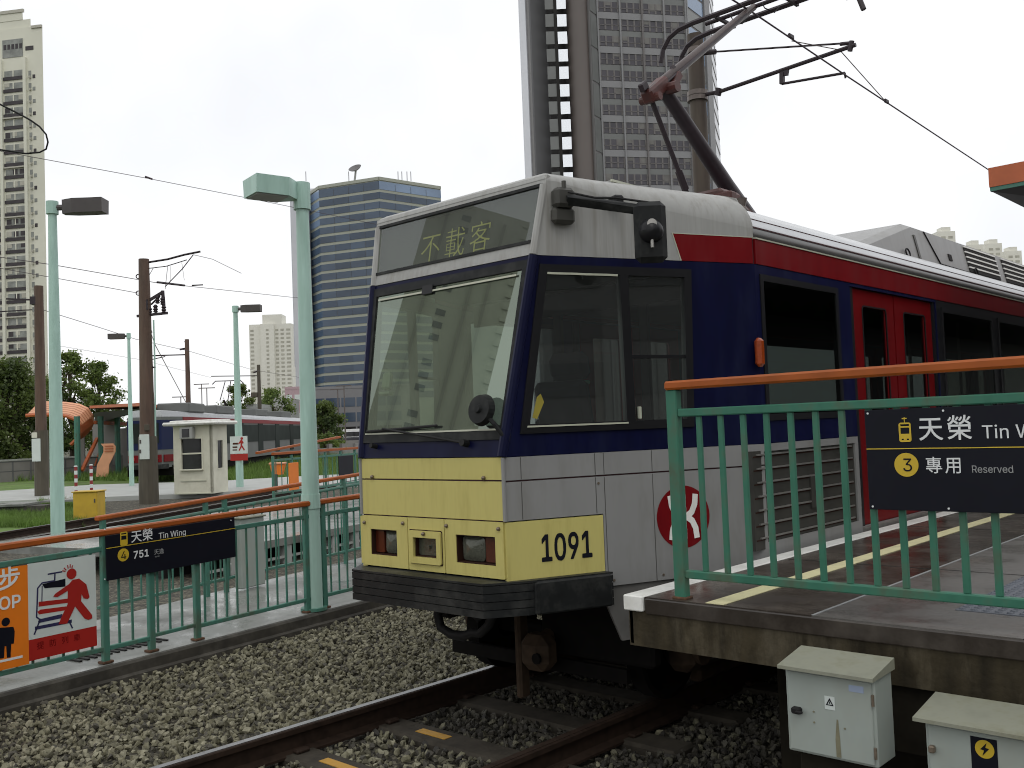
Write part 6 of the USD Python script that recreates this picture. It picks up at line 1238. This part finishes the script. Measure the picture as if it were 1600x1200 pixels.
# far railings and platform wall left of the stop
pw = thing('low_wall', 'grey low wall with railing under the trees at the far left', 'wall', onz(40, 748, -.1))
pa, pb_ = onz(-60, 757, -.1), onz(160, 742, -.1)
part(pw, 'wall_body', [bar(pa + UP * .45 + VIEW * 3, pb_ + UP * .45 + VIEW * 3, .2, 1.3)], 'low_wall')
part(pw, 'coping', [bar(pa + UP * 1.15 + VIEW * 3, pb_ + UP * 1.15 + VIEW * 3, .3, .1)], 'concrete_pale')
for k in range(9):
    p = pa + (pb_ - pa) * k / 8 - VIEW * .6
    part(pw, 'rail_post', [bar(p, p + UP * 1.1, .07, .07)], 'grey_dark')
part(pw, 'railing', [bar(pa + UP * 1.08 - VIEW * .6, pb_ + UP * 1.08 - VIEW * .6, .05, .05), bar(pa + UP * .55 - VIEW * .6, pb_ + UP * .55 - VIEW * .6, .05, .05)], 'grey_dark')

# ------------------------------------------------------------------ trees
def tree(label, px, py_base, py_top, width_px, depth, seed, mat_='leaf_dark', clumps=26, leaves=210, leaf_size=.34, zb=-.2, group=None, trunk_h=.35):
    r = np.random.default_rng(seed); b = far(px, py_base, depth); b[2] = zb
    h = far(px, py_top, depth)[2] - zb; w = width_px / FPX * depth
    t = thing('tree', label, 'tree', b, group)
    pts = [b, b + UP * h * .3 + SIDE * r.normal(0, .15), b + UP * h * .6 + SIDE * r.normal(0, .3), b + UP * h * .88]
    tr = part(t, 'trunk', [tube(pts, [h * .022 + .06, h * .018 + .05, h * .011 + .03, .03], 8)], 'bark')
    V, F = [], []; limbs = []
    for k in range(clumps):
        z = trunk_h + (1 - trunk_h) * ((k + r.uniform(0, 1)) / clumps); env = math.sin(math.pi * min(1, (z - trunk_h) / (1 - trunk_h) * .80 + .17)) ** .7
        rad = w * .50 * env * r.uniform(.10, 1.12) ** .6; a = k * 2.4 + r.uniform(-.5, .5)
        c = b + UP * h * min(z, .93) + (SIDE * math.cos(a) + VIEW * math.sin(a)) * rad
        limbs.append(tube([b + UP * h * max(.15, z - .25), c], [.05 + h * .004, .015], 5))
        cr_ = w * r.uniform(.12, .24) * (.55 + .45 * env); n = int(1.7 * leaves * r.uniform(.5, 1.4))
        d = r.normal(size=(n, 3)); p = c + d * cr_ * .55 * [1, 1, .7]
        for q in p:
            e1 = r.normal(size=3); e1 /= np.linalg.norm(e1); e2 = np.cross(e1, r.normal(size=3)); e2 /= np.linalg.norm(e2); s = .74 * leaf_size * r.uniform(.5, 1.3); i = len(V)
            V += [q - e1 * s * .5, q + e2 * s * .3, q + e1 * s * .5, q - e2 * s * .3]; F += [(i, i + 1, i + 2), (i, i + 2, i + 3)]
    part(tr, 'limb', limbs, 'bark')
    part(t, 'crown', [(np.array(V), np.array(F))], mat_)
    return t
tree('broad dark tree at the far left edge, in front of the cream tower', 8, 745, 560, 115, 74, 1, 'leaf_dark', 44, 230, .40, trunk_h=.12)
tree('dark bushy tree behind the orange barrel roof, left of the tall lamp column', 62, 740, 585, 70, 84, 2, 'leaf_mid', 26, 200, .40, trunk_h=.15)
tree('upright tree with a pointed ragged top right of the tall lamp column', 112, 735, 543, 62, 80, 3, 'leaf_mid', 30, 190, .36, trunk_h=.15)
tree('ragged tree above the shelter canopy, rightmost of the left group', 158, 735, 558, 66, 82, 4, 'leaf_mid', 28, 190, .36, trunk_h=.15)
tree('small dark tree behind the far tram, left of the mint lamp column', 376, 700, 598, 46, 150, 5, 'leaf_dark', 20, 160, .6, trunk_h=.15)
tree('low bushy tree behind the far tram, under the pale tower', 425, 700, 606, 60, 160, 6, 'leaf_mid', 22, 160, .6, trunk_h=.1)
tree('round dark tree beside the road, just right of the mint lamp column', 506, 690, 628, 56, 95, 7, 'leaf_dark', 26, 190, .42, trunk_h=.1)
# street shrubs
tree('low shrub by the roadside right of the mint lamp column', 512, 702, 676, 46, 88, 8, 'leaf_mid', 12, 120, .3, trunk_h=.05)

# ------------------------------------------------------------------ roadside beyond the grass
road = top('road', [sheet([far(330, 690, 128)[:2], far(760, 690, 105)[:2], far(760, 690, 160)[:2], far(330, 690, 175)[:2]], -.185)], 'asphalt', kind='structure')
kw = thing('low_wall', 'pale low kerb wall between the grass and the road', 'wall', far(540, 699, 80) * [1, 1, 0])
ka, kb_ = far(495, 700, 84), far(600, 697, 78); ka[2] = kb_[2] = 0
part(kw, 'wall_body', [bar(ka + UP * .35, kb_ + UP * .35, .3, .6)], 'concrete_pale')
for k in range(6):
    p = ka + (kb_ - ka) * k / 5; part(kw, 'pillar', [bar(p, p + UP * 1.0, .35, .35)], 'low_wall')
fw_ = thing('low_wall', 'grey low wall with dark gaps behind the far tram', 'wall', far(560, 690, 100) * [1, 1, 0])
part(fw_, 'wall_body', [bar(far(500, 693, 110) * [1, 1, 0] + UP * .5, far(640, 693, 104) * [1, 1, 0] + UP * .5, .3, 1.1)], 'low_wall')
def vehicle(label, name, catg, c, D, L, W, H, body, cabin):
    S = np.array([D[1], -D[0], 0]); v = thing(name, label, catg, c)
    part(v, 'body', [cbx(c + UP * (H * .32 + .15), D, S, UP, L, W, H * .48, .15)], body)
    part(v, 'cabin', [hull([c + D * x + S * y + UP * z for x, z in ((-L * .32, H * .55), (L * .36, H * .55), (-L * .22, H), (L * .24, H)) for y in (-W * .44, W * .44)])], cabin)
    for x in (-.33, .33):
        for y in (-.5, .5):
            part(v, 'wheel', [tube([c + D * L * x + S * W * (y - .06) + UP * .33, c + D * L * x + S * W * (y + .06) + UP * .33], .33, 14)], 'tyre')
    part(v, 'window', [obox(c + UP * H * .75 - S * W * .445 - D * .0, D, S, UP, L * .42, .03, H * .22), obox(c + UP * H * .75 + S * W * .445, D, S, UP, L * .42, .03, H * .22), obox(c - D * L * .275 + UP * H * .76, np.array([D[0] * .3, D[1] * .3, .95]), S, np.cross(np.array([D[0] * .3, D[1] * .3, .95]), S), H * .3, W * .7, .04)], 'booth_glass')
    return v
vehicle('white van parked by the road, right of the round tree', 'van', 'van', far(521, 684, 118) * [1, 1, 0] - UP * .15, SIDE * .8 + VIEW * .6, 4.2, 1.9, 2.1, 'car_white', 'car_white')
vehicle('dark vehicle with a pale roof on the road beside the tram windscreen', 'truck', 'truck', far(556, 684, 116) * [1, 1, 0] - UP * .15, SIDE, 6.0, 2.2, 2.5, 'car_dark', 'car_white')
# podium and pink low-rise in the distance
def block(name, label, px0, px1, pyt, depth, thick, mat_, rows=0, wm='far_glass', catg='building', wfrac=.5, cols=1):
    a, b_ = far(px0, pyt, depth), far(px1, pyt, depth); z1 = (a[2] + b_[2]) / 2; a[2] = b_[2] = -.3; c = (a + b_) / 2
    W = np.linalg.norm(b_ - a); t = thing(name, label, catg, c)
    part(t, 'wall', [obox(c + VIEW * thick / 2 + UP * (z1 / 2), SIDE, VIEW, UP, W, thick, z1 + .3)], mat_)
    part(t, 'parapet', [obox(c + VIEW * thick / 2 + UP * (z1 + .25), SIDE, VIEW, UP, W * 1.01, thick * 1.01, .6)], mat_)
    for k in range(rows):
        z = z1 * (k + .55) / rows
        for j in range(cols):
            part(t, 'window', [obox(c - W / 2 * SIDE + SIDE * W * (j + .5) / cols + UP * z - VIEW * .03, SIDE, VIEW, UP, W / cols * .7, .1, z1 / rows * wfrac)], wm)
    return t
block('building', 'small pink and white block beside the mint lamp column', 445, 471, 606, 210, 12, 'pink_wall', 3, 'board_white', cols=2, wfrac=.3)
block('building', 'low pale building with a flat roof above the far tram', 415, 446, 624, 190, 12, 'concrete_pale', 2, 'low_wall', cols=3, wfrac=.4)
block('building', 'small pale roof block above the far tram, left of the olive pole', 384, 404, 634, 150, 8, 'concrete_pale', 1, 'low_wall', cols=2)
block('building', 'long low grey building behind the far tram', 240, 520, 652, 240, 20, 'low_wall', 2, 'grey_dark', cols=14, wfrac=.35)
pdm = block('building', 'podium building with dark glazing at the foot of the blue office tower', 478, 640, 604, 230, 20, 'grey_spandrel', 0)
pa = far(478, 604, 229.5); 
for k, (z0, z1_, mm_) in enumerate(((.5, 3.4, 'opening_dark'), (4.6, 6.8, 'office_glass'), (8.2, 10.4, 'office_glass'))):
    for j in range(6):
        p = far(498 + j * 24, 690, 229.4); p[2] = (z0 + z1_) / 2; part(pdm, 'window', [obox(p, SIDE, VIEW, UP, 3.3, .12, z1_ - z0)], mm_)
for px, d in ((530, 120), (540, 112)):
    b = far(px, 690, d); b[2] = -.2
    L = thing('street_lamp', 'thin grey double-armed road lamp ' + ('left' if px == 530 else 'right') + ' of the pair by the tram windscreen', 'street lamp', b)
    part(L, 'column', [tube([b, b + UP * 7.6], [.10, .06], 8)], 'panto_grey'); part(L, 'lamp_head', [bar(b + UP * 7.6 - SIDE * .9, b + UP * 7.6 + SIDE * .9, .2, .12)], 'panto_grey')
for px, py, d, lab in ((317, 600, 190, 'distant slim road lamp with two arms, left of the pair above the booth'), (325, 606, 175, 'distant slim road lamp with two arms, right of the pair above the booth'), (284, 620, 170, 'distant road lamp with one long arm, beside the slim reddish mast')):
    b = far(px, 690, d); b[2] = -.2; h = far(px, py, d)[2] + .2
    L = thing('street_lamp', lab, 'street lamp', b)
    part(L, 'column', [tube([b, b + UP * h], [.14, .09], 6)], 'panto_grey'); part(L, 'lamp_head', [bar(b + UP * h - SIDE * 1.5, b + UP * h + SIDE * 1.5, .22, .16)], 'panto_grey')

# ------------------------------------------------------------------ towers
class Face:
    """A vertical facade from p to q (seen with p on the left): parts are laid on it by metres along and up."""
    def __init__(s, p, q): s.p = np.array(p, float) * [1, 1, 0]; s.q = np.array(q, float) * [1, 1, 0]; d = s.q - s.p; s.L = np.linalg.norm(d); s.U = d / s.L; s.N = np.cross(s.U, UP)
    def box(s, u0, u1, z0, z1, out, deep=.3): return obox(s.p + s.U * (u0 + u1) / 2 + UP * (z0 + z1) / 2 + s.N * (out - deep / 2), s.U, s.N, UP, u1 - u0, deep, z1 - z0)
def prism(pts, z0, z1): return plate(Polygon([(p[0], p[1]) for p in pts]), (0, 0, z0), (1, 0, 0), (0, 1, 0), z1 - z0)
# cream residential tower at the left
d = 208.0; mpx = d / FPX
L0, R0 = far(-150, 150, d + 6), far(68, 150, d); Zt = far(40, 38, d)[2]
ft_ = Face(L0, R0)
tw = thing('residential_tower', 'tall cream residential tower with rows of dark bands at the left edge', 'tower', (L0 + R0) / 2 * [1, 1, 0])
part(tw, 'wall', [prism([ft_.p, ft_.q, far(68, 150, d + 22), ft_.p - ft_.N * 22], -1, Zt)], 'tower_cream')
rd_ = (far(68, 150, d + 22) - far(68, 150, d)) / 22 * [1, 1, 0]
part(tw, 'roof_block', [prism([ft_.p + ft_.U * a + rd_ * b for a, b in ((5, .4), (ft_.L * .918, .4), (ft_.L * .918, 18), (5, 18))], Zt, Zt + 1.9), prism([ft_.p + ft_.U * a + rd_ * b for a, b in ((3, .3), (ft_.L * .862, .3), (ft_.L * .862, 16), (3, 16))], Zt + 1.9, far(15, 9, d)[2])], 'tower_cream')
part(tw, 'roof_edge', [ft_.box(ft_.L * .925, ft_.L - .1, Zt - .5, Zt + .1, .25, .4), ft_.box(4, ft_.L * .864, far(15, 9, d)[2] - .6, far(15, 9, d)[2] + .1, -.1, .4)], 'tower_rib')
u = lambda px: (px + 150) * mpx * (ft_.L / (216 * mpx))
fh = 2.72; z = 8.0; k = 0
while z < Zt - 9:
    for (a, b_, nm) in ((u(6), u(38), 'b'), (u(-34), u(1), 'b'), (u(-78), u(-46), 'b')):
        part(tw, 'window', [ft_.box(a + .2, b_ - .1, z + .95, z + 2.25, .06, .2)], 'tower_window')
        for q_ in range(3):
            if rng.uniform() < .5: part(tw, 'curtain' if rng.uniform() < .5 else 'open_window', [ft_.box(a + .3 + q_ * (b_ - a) / 3.1, a + .1 + (q_ + .8) * (b_ - a) / 3.1, z + 1.0 + rng.uniform(0, .4), z + 2.2, .10, .2)], ['pale_window', 'tower_dark', 'tower_rib'][int(rng.integers(0, 3))])
        part(tw, 'balcony_band', [ft_.box(a, b_, z + .15, z + .85, .22, .5)], 'tower_dark')  # dark band below each window row
        if k % 4 == 0: part(tw, 'ledge', [ft_.box(a - .5, b_ + .5, z - .28, z + .02, .5, .7)], 'tower_rib')
    part(tw, 'window_divider', [ft_.box(u(21) - .12, u(21) + .12, z + .9, z + 2.3, .16, .2)], 'tower_cream')
    part(tw, 'small_window', [ft_.box(u(44), u(48), z + .7, z + 1.8, .06, .2)], 'tower_window')
    part(tw, 'small_window', [ft_.box(u(50), u(54), z + .1, z + .9, .06, .2)], 'tower_window' if k % 3 else 'tower_dark')
    part(tw, 'air_conditioner', [ft_.box(u(45.5), u(48), z + .1, z + .55, .5, .5)], 'tower_rib')
    z += fh; k += 1
part(tw, 'window', [ft_.box(u(5), u(36), Zt - 6.4, Zt - 2.4, .1, .3)], 'tower_window')
for j in range(5):
    part(tw, 'small_window', [ft_.box(u(7 + j * 6), u(11 + j * 6), Zt - 4.6, Zt - 3.5, .14, .2)], 'tower_dark')
part(tw, 'small_window', [ft_.box(u(40), u(52), Zt - 5.2, Zt - 4.3, .08, .2)], 'tower_dark')
for a in (u(39.5), u(3), u(-42)):
    part(tw, 'fin', [ft_.box(a - .35, a + .35, 0, Zt - 6.8, .55, .7)], 'tower_cream')
# small pale tower
d = 640.0
block_l, block_r = far(390, 550, d), far(456, 550, d); fp_ = Face(block_l, block_r); Zt = far(422, 506, d)[2]
pt = thing('residential_tower', 'pale distant residential tower between the lamp columns, left of the blue office tower', 'tower', (block_l + block_r) / 2 * [1, 1, 0])
part(pt, 'wall', [prism([fp_.p, fp_.q, fp_.q - fp_.N * 20, fp_.p - fp_.N * 20], -1, Zt), fp_.box(8, 17, -1, Zt, 2, 3)], 'pale_tower')
part(pt, 'roof_block', [fp_.box(9, 22, Zt, far(425, 491, d)[2], 0, 12)], 'pale_tower')
z = 6.0
while z < Zt - 2:
    for a, b_ in ((.8, 3.0), (11.8, 13.5), (17.6, 19.5), (21.0, 23.2), (24.8, 27.4)):
        part(pt, 'window', [fp_.box(a, b_, z, z + 1.25, .15 if not 8 < a < 17 else 2.15, .3)], 'pale_window')
    z += 2.75
# blue glass office tower
d = 352.0
cK, cLf, cRt = far(592, 285, d), far(498, 285, d * 1.028), far(688, 285, d * 1.05)
cL2 = far(480, 285, d * 1.06); cBk = far(640, 285, d * 1.22)
Zt = far(592, 276, d)[2]
ot = thing('office_tower', 'blue glass office tower with pale floor bands and a satellite dish on its roof', 'tower', cK * [1, 1, 0])
core = [cL2, cLf, cK, cRt, cBk, far(500, 285, d * 1.2)]
part(ot, 'wall', [prism(core, -1, Zt - 1.0)], 'office_band')
faces = [(Face(cLf, cK), 'office_glass', Zt), (Face(cK, cRt), 'office_glass', Zt), (Face(cL2, cLf), 'office_glass', Zt)]
fh = 3.48
for i, (f_, gm, z1) in enumerate(faces):
    z = Zt - 4.6; k = 0
    while z > 14:
        g = 'office_glass_pale' if (i == 1 and k == 0) or (i == 2 and k < 4) else gm
        part(ot, 'window_band', [f_.box(.0, f_.L, z, z + 2.45 + (.6 if k == 0 else 0), .12, .3)], g)
        for j in range(4):
            if i < 2 and k > 0 and rng.uniform() < .4: part(ot, 'window', [f_.box(f_.L * (j / 4 + .01), f_.L * ((j + 1) / 4 - .01), z + .05, z + 2.4, .15, .3)], 'office_glass_dark')
        if k < 14 and i < 2:
            for j in range(1, 4): part(ot, 'mullion', [f_.box(f_.L * j / 4 - .05, f_.L * j / 4 + .05, z, z + 2.45, .2, .2)], 'grey_dark')
        z -= fh; k += 1
    part(ot, 'roof_band', [f_.box(0, f_.L, Zt - 1.2, Zt, .3, .5)], 'office_band')
cyl = far(468, 285, d * 1.05)
part(ot, 'round_stair_tower', [tube([cyl * [1, 1, 0], cyl * [1, 1, 0] + UP * (far(468, 352, d * 1.05)[2])], 14 * d / FPX, 20)], 'office_silver', smooth=40)
part(ot, 'pale_slab', [obox(far(468, 285, d * 1.045) * [1, 1, 0] + UP * (far(468, 300, d * 1.045)[2] / 2), SIDE, VIEW, UP, 27 * d / FPX, 4, far(468, 300, d * 1.045)[2])], 'office_silver')
part(ot, 'roof_block', [obox(far(480, 285, d * 1.08) * [1, 1, 0] + UP * (Zt + .5), SIDE, VIEW, UP, 10.5, 8, 4.5), obox(far(640, 285, d * 1.12) * [1, 1, 0] + UP * (Zt + .6), SIDE, VIEW, UP, 16, 8, 2.2), obox(far(465, 285, d * 1.06) * [1, 1, 0] + UP * (Zt / 2 + 14), SIDE, VIEW, UP, 5, 6, Zt - 28)], 'office_silver')
dsh = far(556, 266, d * 1.05)
sd = part(ot, 'satellite_dish', [lathe([(0.01, -.2), (1.0, 0.05), (1.9, .5), (2.6, 1.1)], dsh, (SIDE * -.25 + UP * .75 - VIEW * .62), 20)], 'grey_stone', smooth=True)
part(sd, 'dish_mount', [tube([far(554, 276, d * 1.05) - UP * 1.5, dsh], .4, 8)], 'concrete_pale')
for px in (478, 545, 622, 628, 636, 642):
    p = far(px, 275, d * 1.08); part(ot, 'antenna', [tube([p - UP * 2, p + UP * 1.8], .14, 5)], 'grey_dark')
# grey tower behind the tram
d = 183.0; mp = d / FPX; HT = 122.0
gx = [(817, 1.02), (836, .99), (858, 1.00), (886, 1.03), (926, .985), (938, 1.0), (1076, 1.02), (1112, 1.07), (1121, 1.16)]
gpnt = [far(px, 150, d * k) for px, k in gx]
gt = thing('grey_tower', 'tall grey stone and glass tower rising behind the tram roof', 'tower', far(960, 150, d) * [1, 1, 0])
part(gt, 'wall', [prism([gpnt[0], gpnt[1], gpnt[2], gpnt[3], gpnt[4], gpnt[5], gpnt[6], gpnt[7], gpnt[8], far(1100, 150, d * 1.35), far(840, 150, d * 1.3)], -1, HT)], 'grey_stone')
f0, f1, f2, f5, f6, f7, f8 = Face(gpnt[0], gpnt[1]), Face(gpnt[1], gpnt[2]), Face(gpnt[2], gpnt[3]), Face(gpnt[5], gpnt[6]), Face(gpnt[6], gpnt[7]), Face(gpnt[7], gpnt[8]), Face(gpnt[4], gpnt[5])
part(gt, 'corner_strip', [f0.box(0, f0.L * .55, 0, HT, .2, .3)], 'office_silver')
part(gt, 'dark_pier', [f1.box(-.5, f1.L, 0, HT, .3, .5)], 'grey_dark')
cc = far(908, 150, d * .995) * [1, 1, 0]
part(gt, 'brown_column', [tube([cc - UP, cc + UP * HT], 17.5 * mp, 24)], 'brown_column', smooth=40)
fh = 27.4 * mp; z = far(960, 272, d)[2] - fh * 9
k = 0
dw = Face(far(857, 150, d * .985), far(874, 150, d * .985)); dv = Face(far(874.5, 150, d * .984), far(890, 150, d * .984))
while z < HT - fh:
    part(gt, 'stair_panel', [dw.box(0, dw.L, z + fh * .25, z + fh * .98, .1, .3)], 'grey_panel')
    part(gt, 'mirror_window', [dv.box(.1, dv.L, z + fh * .22, z + fh * .92, .1, .3)], 'mirror_pane')
    part(gt, 'dark_joint', [dv.box(-.5, .08, z, z + fh, .06, .3)], 'opening_dark')
    part(gt, 'bay_panel', [f8.box(.3, f8.L - .1, z + (.5 if k % 2 == 0 else 0), z + fh, .1, .3)], 'grey_panel')
    if k % 2 == 1: part(gt, 'glass_strip', [f5.box(0, f5.L, z - fh * .02, z + fh * .30, .1, .3)], 'grey_panel')
    if k % 2 == 0: part(gt, 'spandrel', [f5.box(0, f5.L, z - .1, z + fh * .36, .22, .4)], 'grey_spandrel')
    for j in range(4):
        w_ = f5.L / 4
        part(gt, 'window', [f5.box(j * w_ + .25, (j + 1) * w_ - .25, z + fh * (.40 if k % 2 == 0 else .34), z + fh * .98, .08, .25)], 'grey_window')
        for q_ in range(3):
            if rng.uniform() < .22: part(gt, 'blind', [f5.box(j * w_ + w_ * (.08 + q_ * .29), j * w_ + w_ * (.33 + q_ * .29), z + fh * rng.uniform(.5, .8), z + fh * .98, .12, .2)], 'grey_blind')
        if 12 < k < 26 or k < 30:
            part(gt, 'window_frame', [f5.box(j * w_ + .25, (j + 1) * w_ - .25, z + fh * .60, z + fh * .64, .16, .12)] + [f5.box(j * w_ + w_ * q - .17, j * w_ + w_ * q + .17, z + fh * (.40 if k % 2 == 0 else .34), z + fh * .98, .16, .12) for q in (.06, .35, .65, .94)], 'grey_frame')
    part(gt, 'side_panel', [f6.box(.6, f6.L * .75, z + .3, z + fh - .2, .1, .3)], 'office_glass_pale' if k % 3 else 'grey_panel')
    part(gt, 'side_window', [f7.box(.3, f7.L - .3, z + .6, z + fh - .5, .1, .3)], 'office_silver')
    z += fh; k += 1
for j in range(5):
    part(gt, 'pilaster', [f5.box(j * f5.L / 4 - .14, j * f5.L / 4 + .14, 0, HT, .5, .5)], 'grey_spandrel' if j in (0, 1, 3, 4) else 'grey_frame')
part(gt, 'pilaster', [f6.box(0, .5, 0, HT, .5, .6), f6.box(f6.L * .78, f6.L, 0, HT, .4, .6)], 'grey_spandrel')
# pale towers over the tram roof at the right
for i, (px0, px1, py) in enumerate(((1466, 1494, 361), (1512, 1536, 382), (1540, 1566, 380), (1570, 1596, 392))):
    d = 520 + i * 12
    a, b_ = far(px0, 390, d), far(px1, 390, d); fc = Face(a, b_); Zt = far((px0 + px1) / 2, py, d)[2]
    pl_ = thing('residential_tower', ['pale distant tower peeping over the tram air conditioner, the leftmost of the row', 'pale distant tower over the tram roof, second of the row', 'pale distant tower over the tram roof, third of the row', 'pale distant tower over the tram roof, last of the row at the right edge'][i], 'tower', (a + b_) / 2 * [1, 1, 0])
    part(pl_, 'wall', [prism([fc.p, fc.q, fc.q - fc.N * 14, fc.p - fc.N * 14], -1, Zt)], 'pale_tower')
    part(pl_, 'roof_block', [fc.box(fc.L * .3, fc.L * .8, Zt, Zt + 2.5, -1, 6)], 'pale_tower')
    z = Zt - 4
    for k in range(8):
        part(pl_, 'window', [fc.box(fc.L * .2, fc.L * .45, z, z + 1.3, .1, .3)], 'pale_window'); part(pl_, 'window', [fc.box(fc.L * .6, fc.L * .85, z, z + 1.3, .1, .3)], 'pale_window'); z -= 2.8
# ------------------------------------------------------------------ what the glass mirrors: buildings behind and beside the viewer
RD = np.array([-.776, -.631, 0]); RS = np.array([RD[1], -RD[0], 0])
rc = RD * 235 + RS * 4.5
rt = thing('residential_tower', 'tall slab of flats behind the viewer, mirrored in the windscreen', 'tower', rc)
part(rt, 'wall', [obox(rc + UP * 62, RS, RD, UP, 27, 18, 126)], 'tower_cream')
fr_ = Face(rc - RD * 9.0 + RS * 12.5, rc - RD * 9.0 - RS * 12.5)
if fr_.N @ RD > 0: fr_ = Face(rc - RD * 9.0 - RS * 12.5, rc - RD * 9.0 + RS * 12.5)
for k in range(34):
    (k % 4 != 1) and part(rt, 'window', [fr_.box(14.5, 17.0, 8 + k * 3.5, 9.7 + k * 3.5, .1, .3)], 'tower_window')
    part(rt, 'balcony', [fr_.box(-.9, .6, 7.4 + k * 3.5, 8.9 + k * 3.5, .4, 1.5)], 'tower_cream')
for u_ in (5, 9.5, 20.5): part(rt, 'pier', [fr_.box(u_, u_ + .8, 0, 122, .6, .6)], 'tower_rib')
rb = np.array([75.0, 12.0, 0]); 
bk = thing('building', 'unseen grey block added right of the viewer to show in the cab side glass', 'building', rb)  # added out of view for the glass reflection, also dims the tram side
part(bk, 'wall', [obox(rb + UP * 15, (0, 1, 0), (1, 0, 0), UP, 90, 20, 30)], 'grey_stone')
fk = Face(rb + np.array([-10, 45, 0]), rb + np.array([-10, -45, 0]))
for k in range(6):
    for j in range(12):
        part(bk, 'window', [fk.box(2 + j * 7.3, 7 + j * 7.3, 4 + k * 4.2, 6.6 + k * 4.2, .1, .3)], 'grey_dark')

# ------------------------------------------------------------------ overhead line
mb_ = np.array([-6.47, 10.76, -.2])
mm1 = thing('catenary_mast', 'brown catenary mast behind the tram with two arms reaching over the roof', 'mast', mb_)
part(mm1, 'pole', [tube([mb_, mb_ + UP * 7.05], [.125, .105], 14)], 'mast_brown', smooth=40)
ym = 10.76
def am(px, py): return ony(px, py, ym)
arm_ = part(mm1, 'cantilever_arm', [tube([am(1092, 150), am(1125, 143), am(1337, 70)], .026, 8)], 'panto_dark')
part(arm_, 'arm_clamp', [tube([am(1121, 149), am(1124, 138)], .045, 8), tube([am(1328, 80), am(1331, 64)], .03, 8)], 'panto_dark')
part(mm1, 'tie_rod', [tube([am(1100, 82), am(1330, 67)], .012, 6), tube([am(1098, 82), am(1118, 81)], .035, 8), tube([am(1313, 69), am(1331, 67)], .022, 6)], 'panto_dark')
part(mm1, 'steady_arm', [bar(am(1222, 114), am(1222, 131), .05, .05), bar(am(1220, 113), am(1232, 112), .03, .09), tube([am(1222, 131), am(1320, 114)], .016, 6), tube([am(1320, 114), am(1321, 122)], .012, 6)], 'panto_dark')
for py in (80, 147, 155):
    p = am(1090, py); part(mm1, 'clamp_ring', [tube([p - UP * .03, p + UP * .03], .135, 14)], 'panto_grey')
cw = thing('contact_wire', 'contact wire over the tram running from the pantograph to the platform canopy', 'wire', (T, 10, 5.7))
wp3 = [np.array([T, y, z]) for y, z in ((-14, 6.25), (-4, 6.12), (4, 5.98), (8.64, 5.86), (10.76, 5.76), (16.4, 5.53), (40, 5.2))]
part(cw, 'wire', [tube(wp3, .009, 6)], 'wire_copper')
part(cw, 'dropper', [tube([ony(1237, 64, 10.0), am(1312, 78), np.array([T, 11.94, 5.71])], .006, 5)], 'panto_grey')
for y, z in ((9.4, 5.825), (11.94, 5.705)):
    part(cw, 'wire_clip', [cbx((T, y, z + .02), (0, 1, 0), (1, 0, 0), UP, .10, .03, .05, .008)], 'panto_dark')
def wire(label, pts, r, mat_='wire_copper'):
    w_ = thing('overhead_wire', label, 'wire', pts[0]); part(w_, 'wire', [tube(pts, r, 5)], mat_); return w_
w1_ = wire('overhead wire crossing the sky from the left edge to the tram headboard', [far(-120, 212, 27), far(0, 236, 29), far(232, 279, 33), far(400, 312, 37), far(620, 357, 44)], .011)
part(w1_, 'section_insulator', [tube([far(227, 276, 33), far(238, 280, 33)], .035, 6)], 'wire_copper')
w2_ = wire('overhead wire passing the rusty mast and ending by the mint lamp', [far(-40, 396, 30), far(84, 414, 31), far(245, 442, 32), far(330, 451, 38), far(470, 466, 52)], .012)
part(w2_, 'section_insulator', [tube([far(246, 441, 32), far(288, 446, 34)], .04, 6), tube([far(300, 446, 34), far(317, 445, 34)], .025, 6)], 'panto_dark')
wire('thin overhead wire ending on the rusty mast', [far(-40, 412, 30), far(84, 434, 30), far(216, 458, 29.5)], .010)
wire('thin overhead wire from the dark left pole to the slim reddish mast', [far(60, 482, 36), far(150, 510, 42), far(212, 530, 46), far(293, 548, 53), far(395, 578, 70), far(470, 590, 90)], .013)
wire('thin wire falling from the tip of the rusty mast bracket', [far(302, 398, 30), far(332, 405, 31), far(377, 427, 34)], .009)
wire('faint low wire between the left trees and the booth', [far(90, 540, 60), far(220, 562, 60), far(330, 590, 75)], .010, 'panto_grey')
lc = thing('cable_loop', 'thick black cable bent into a loop at the left edge of the sky', 'cable', far(40, 200, 14))
part(lc, 'cable', [tube([far(x, y, 14) for x, y in ((-60, 130), (0, 163), (30, 178), (48, 188), (62, 198), (72, 210), (75, 222), (72, 233), (62, 238), (40, 240), (15, 236), (0, 234), (-60, 232))], .013, 8)], 'cable_black')


# ------------------------------------------------------------------ repeats share a group
GROUPS = {'street_lamp': 'street lamps around the stop', 'catenary_mast': 'masts of the overhead line', 'overhead_wire': 'overhead wires', 'tree': 'trees beyond the tracks', 'bollard': 'red and white bollards by the path', 'electric_cabinet': 'electric cabinets in front of the platform', 'residential_tower': 'residential towers', 'fence': 'green fences with orange handrails', 'rail': 'tram rails', 'station_sign': 'black station signs'}
for prim in stage.GetPrimAtPath('/World').GetChildren():
    base = prim.GetName().rsplit('_', 1)[0] if prim.GetName()[-3:].isdigit() else prim.GetName()
    if base in GROUPS and not prim.GetCustomDataByKey('group'): prim.SetCustomDataByKey('group', GROUPS[base])
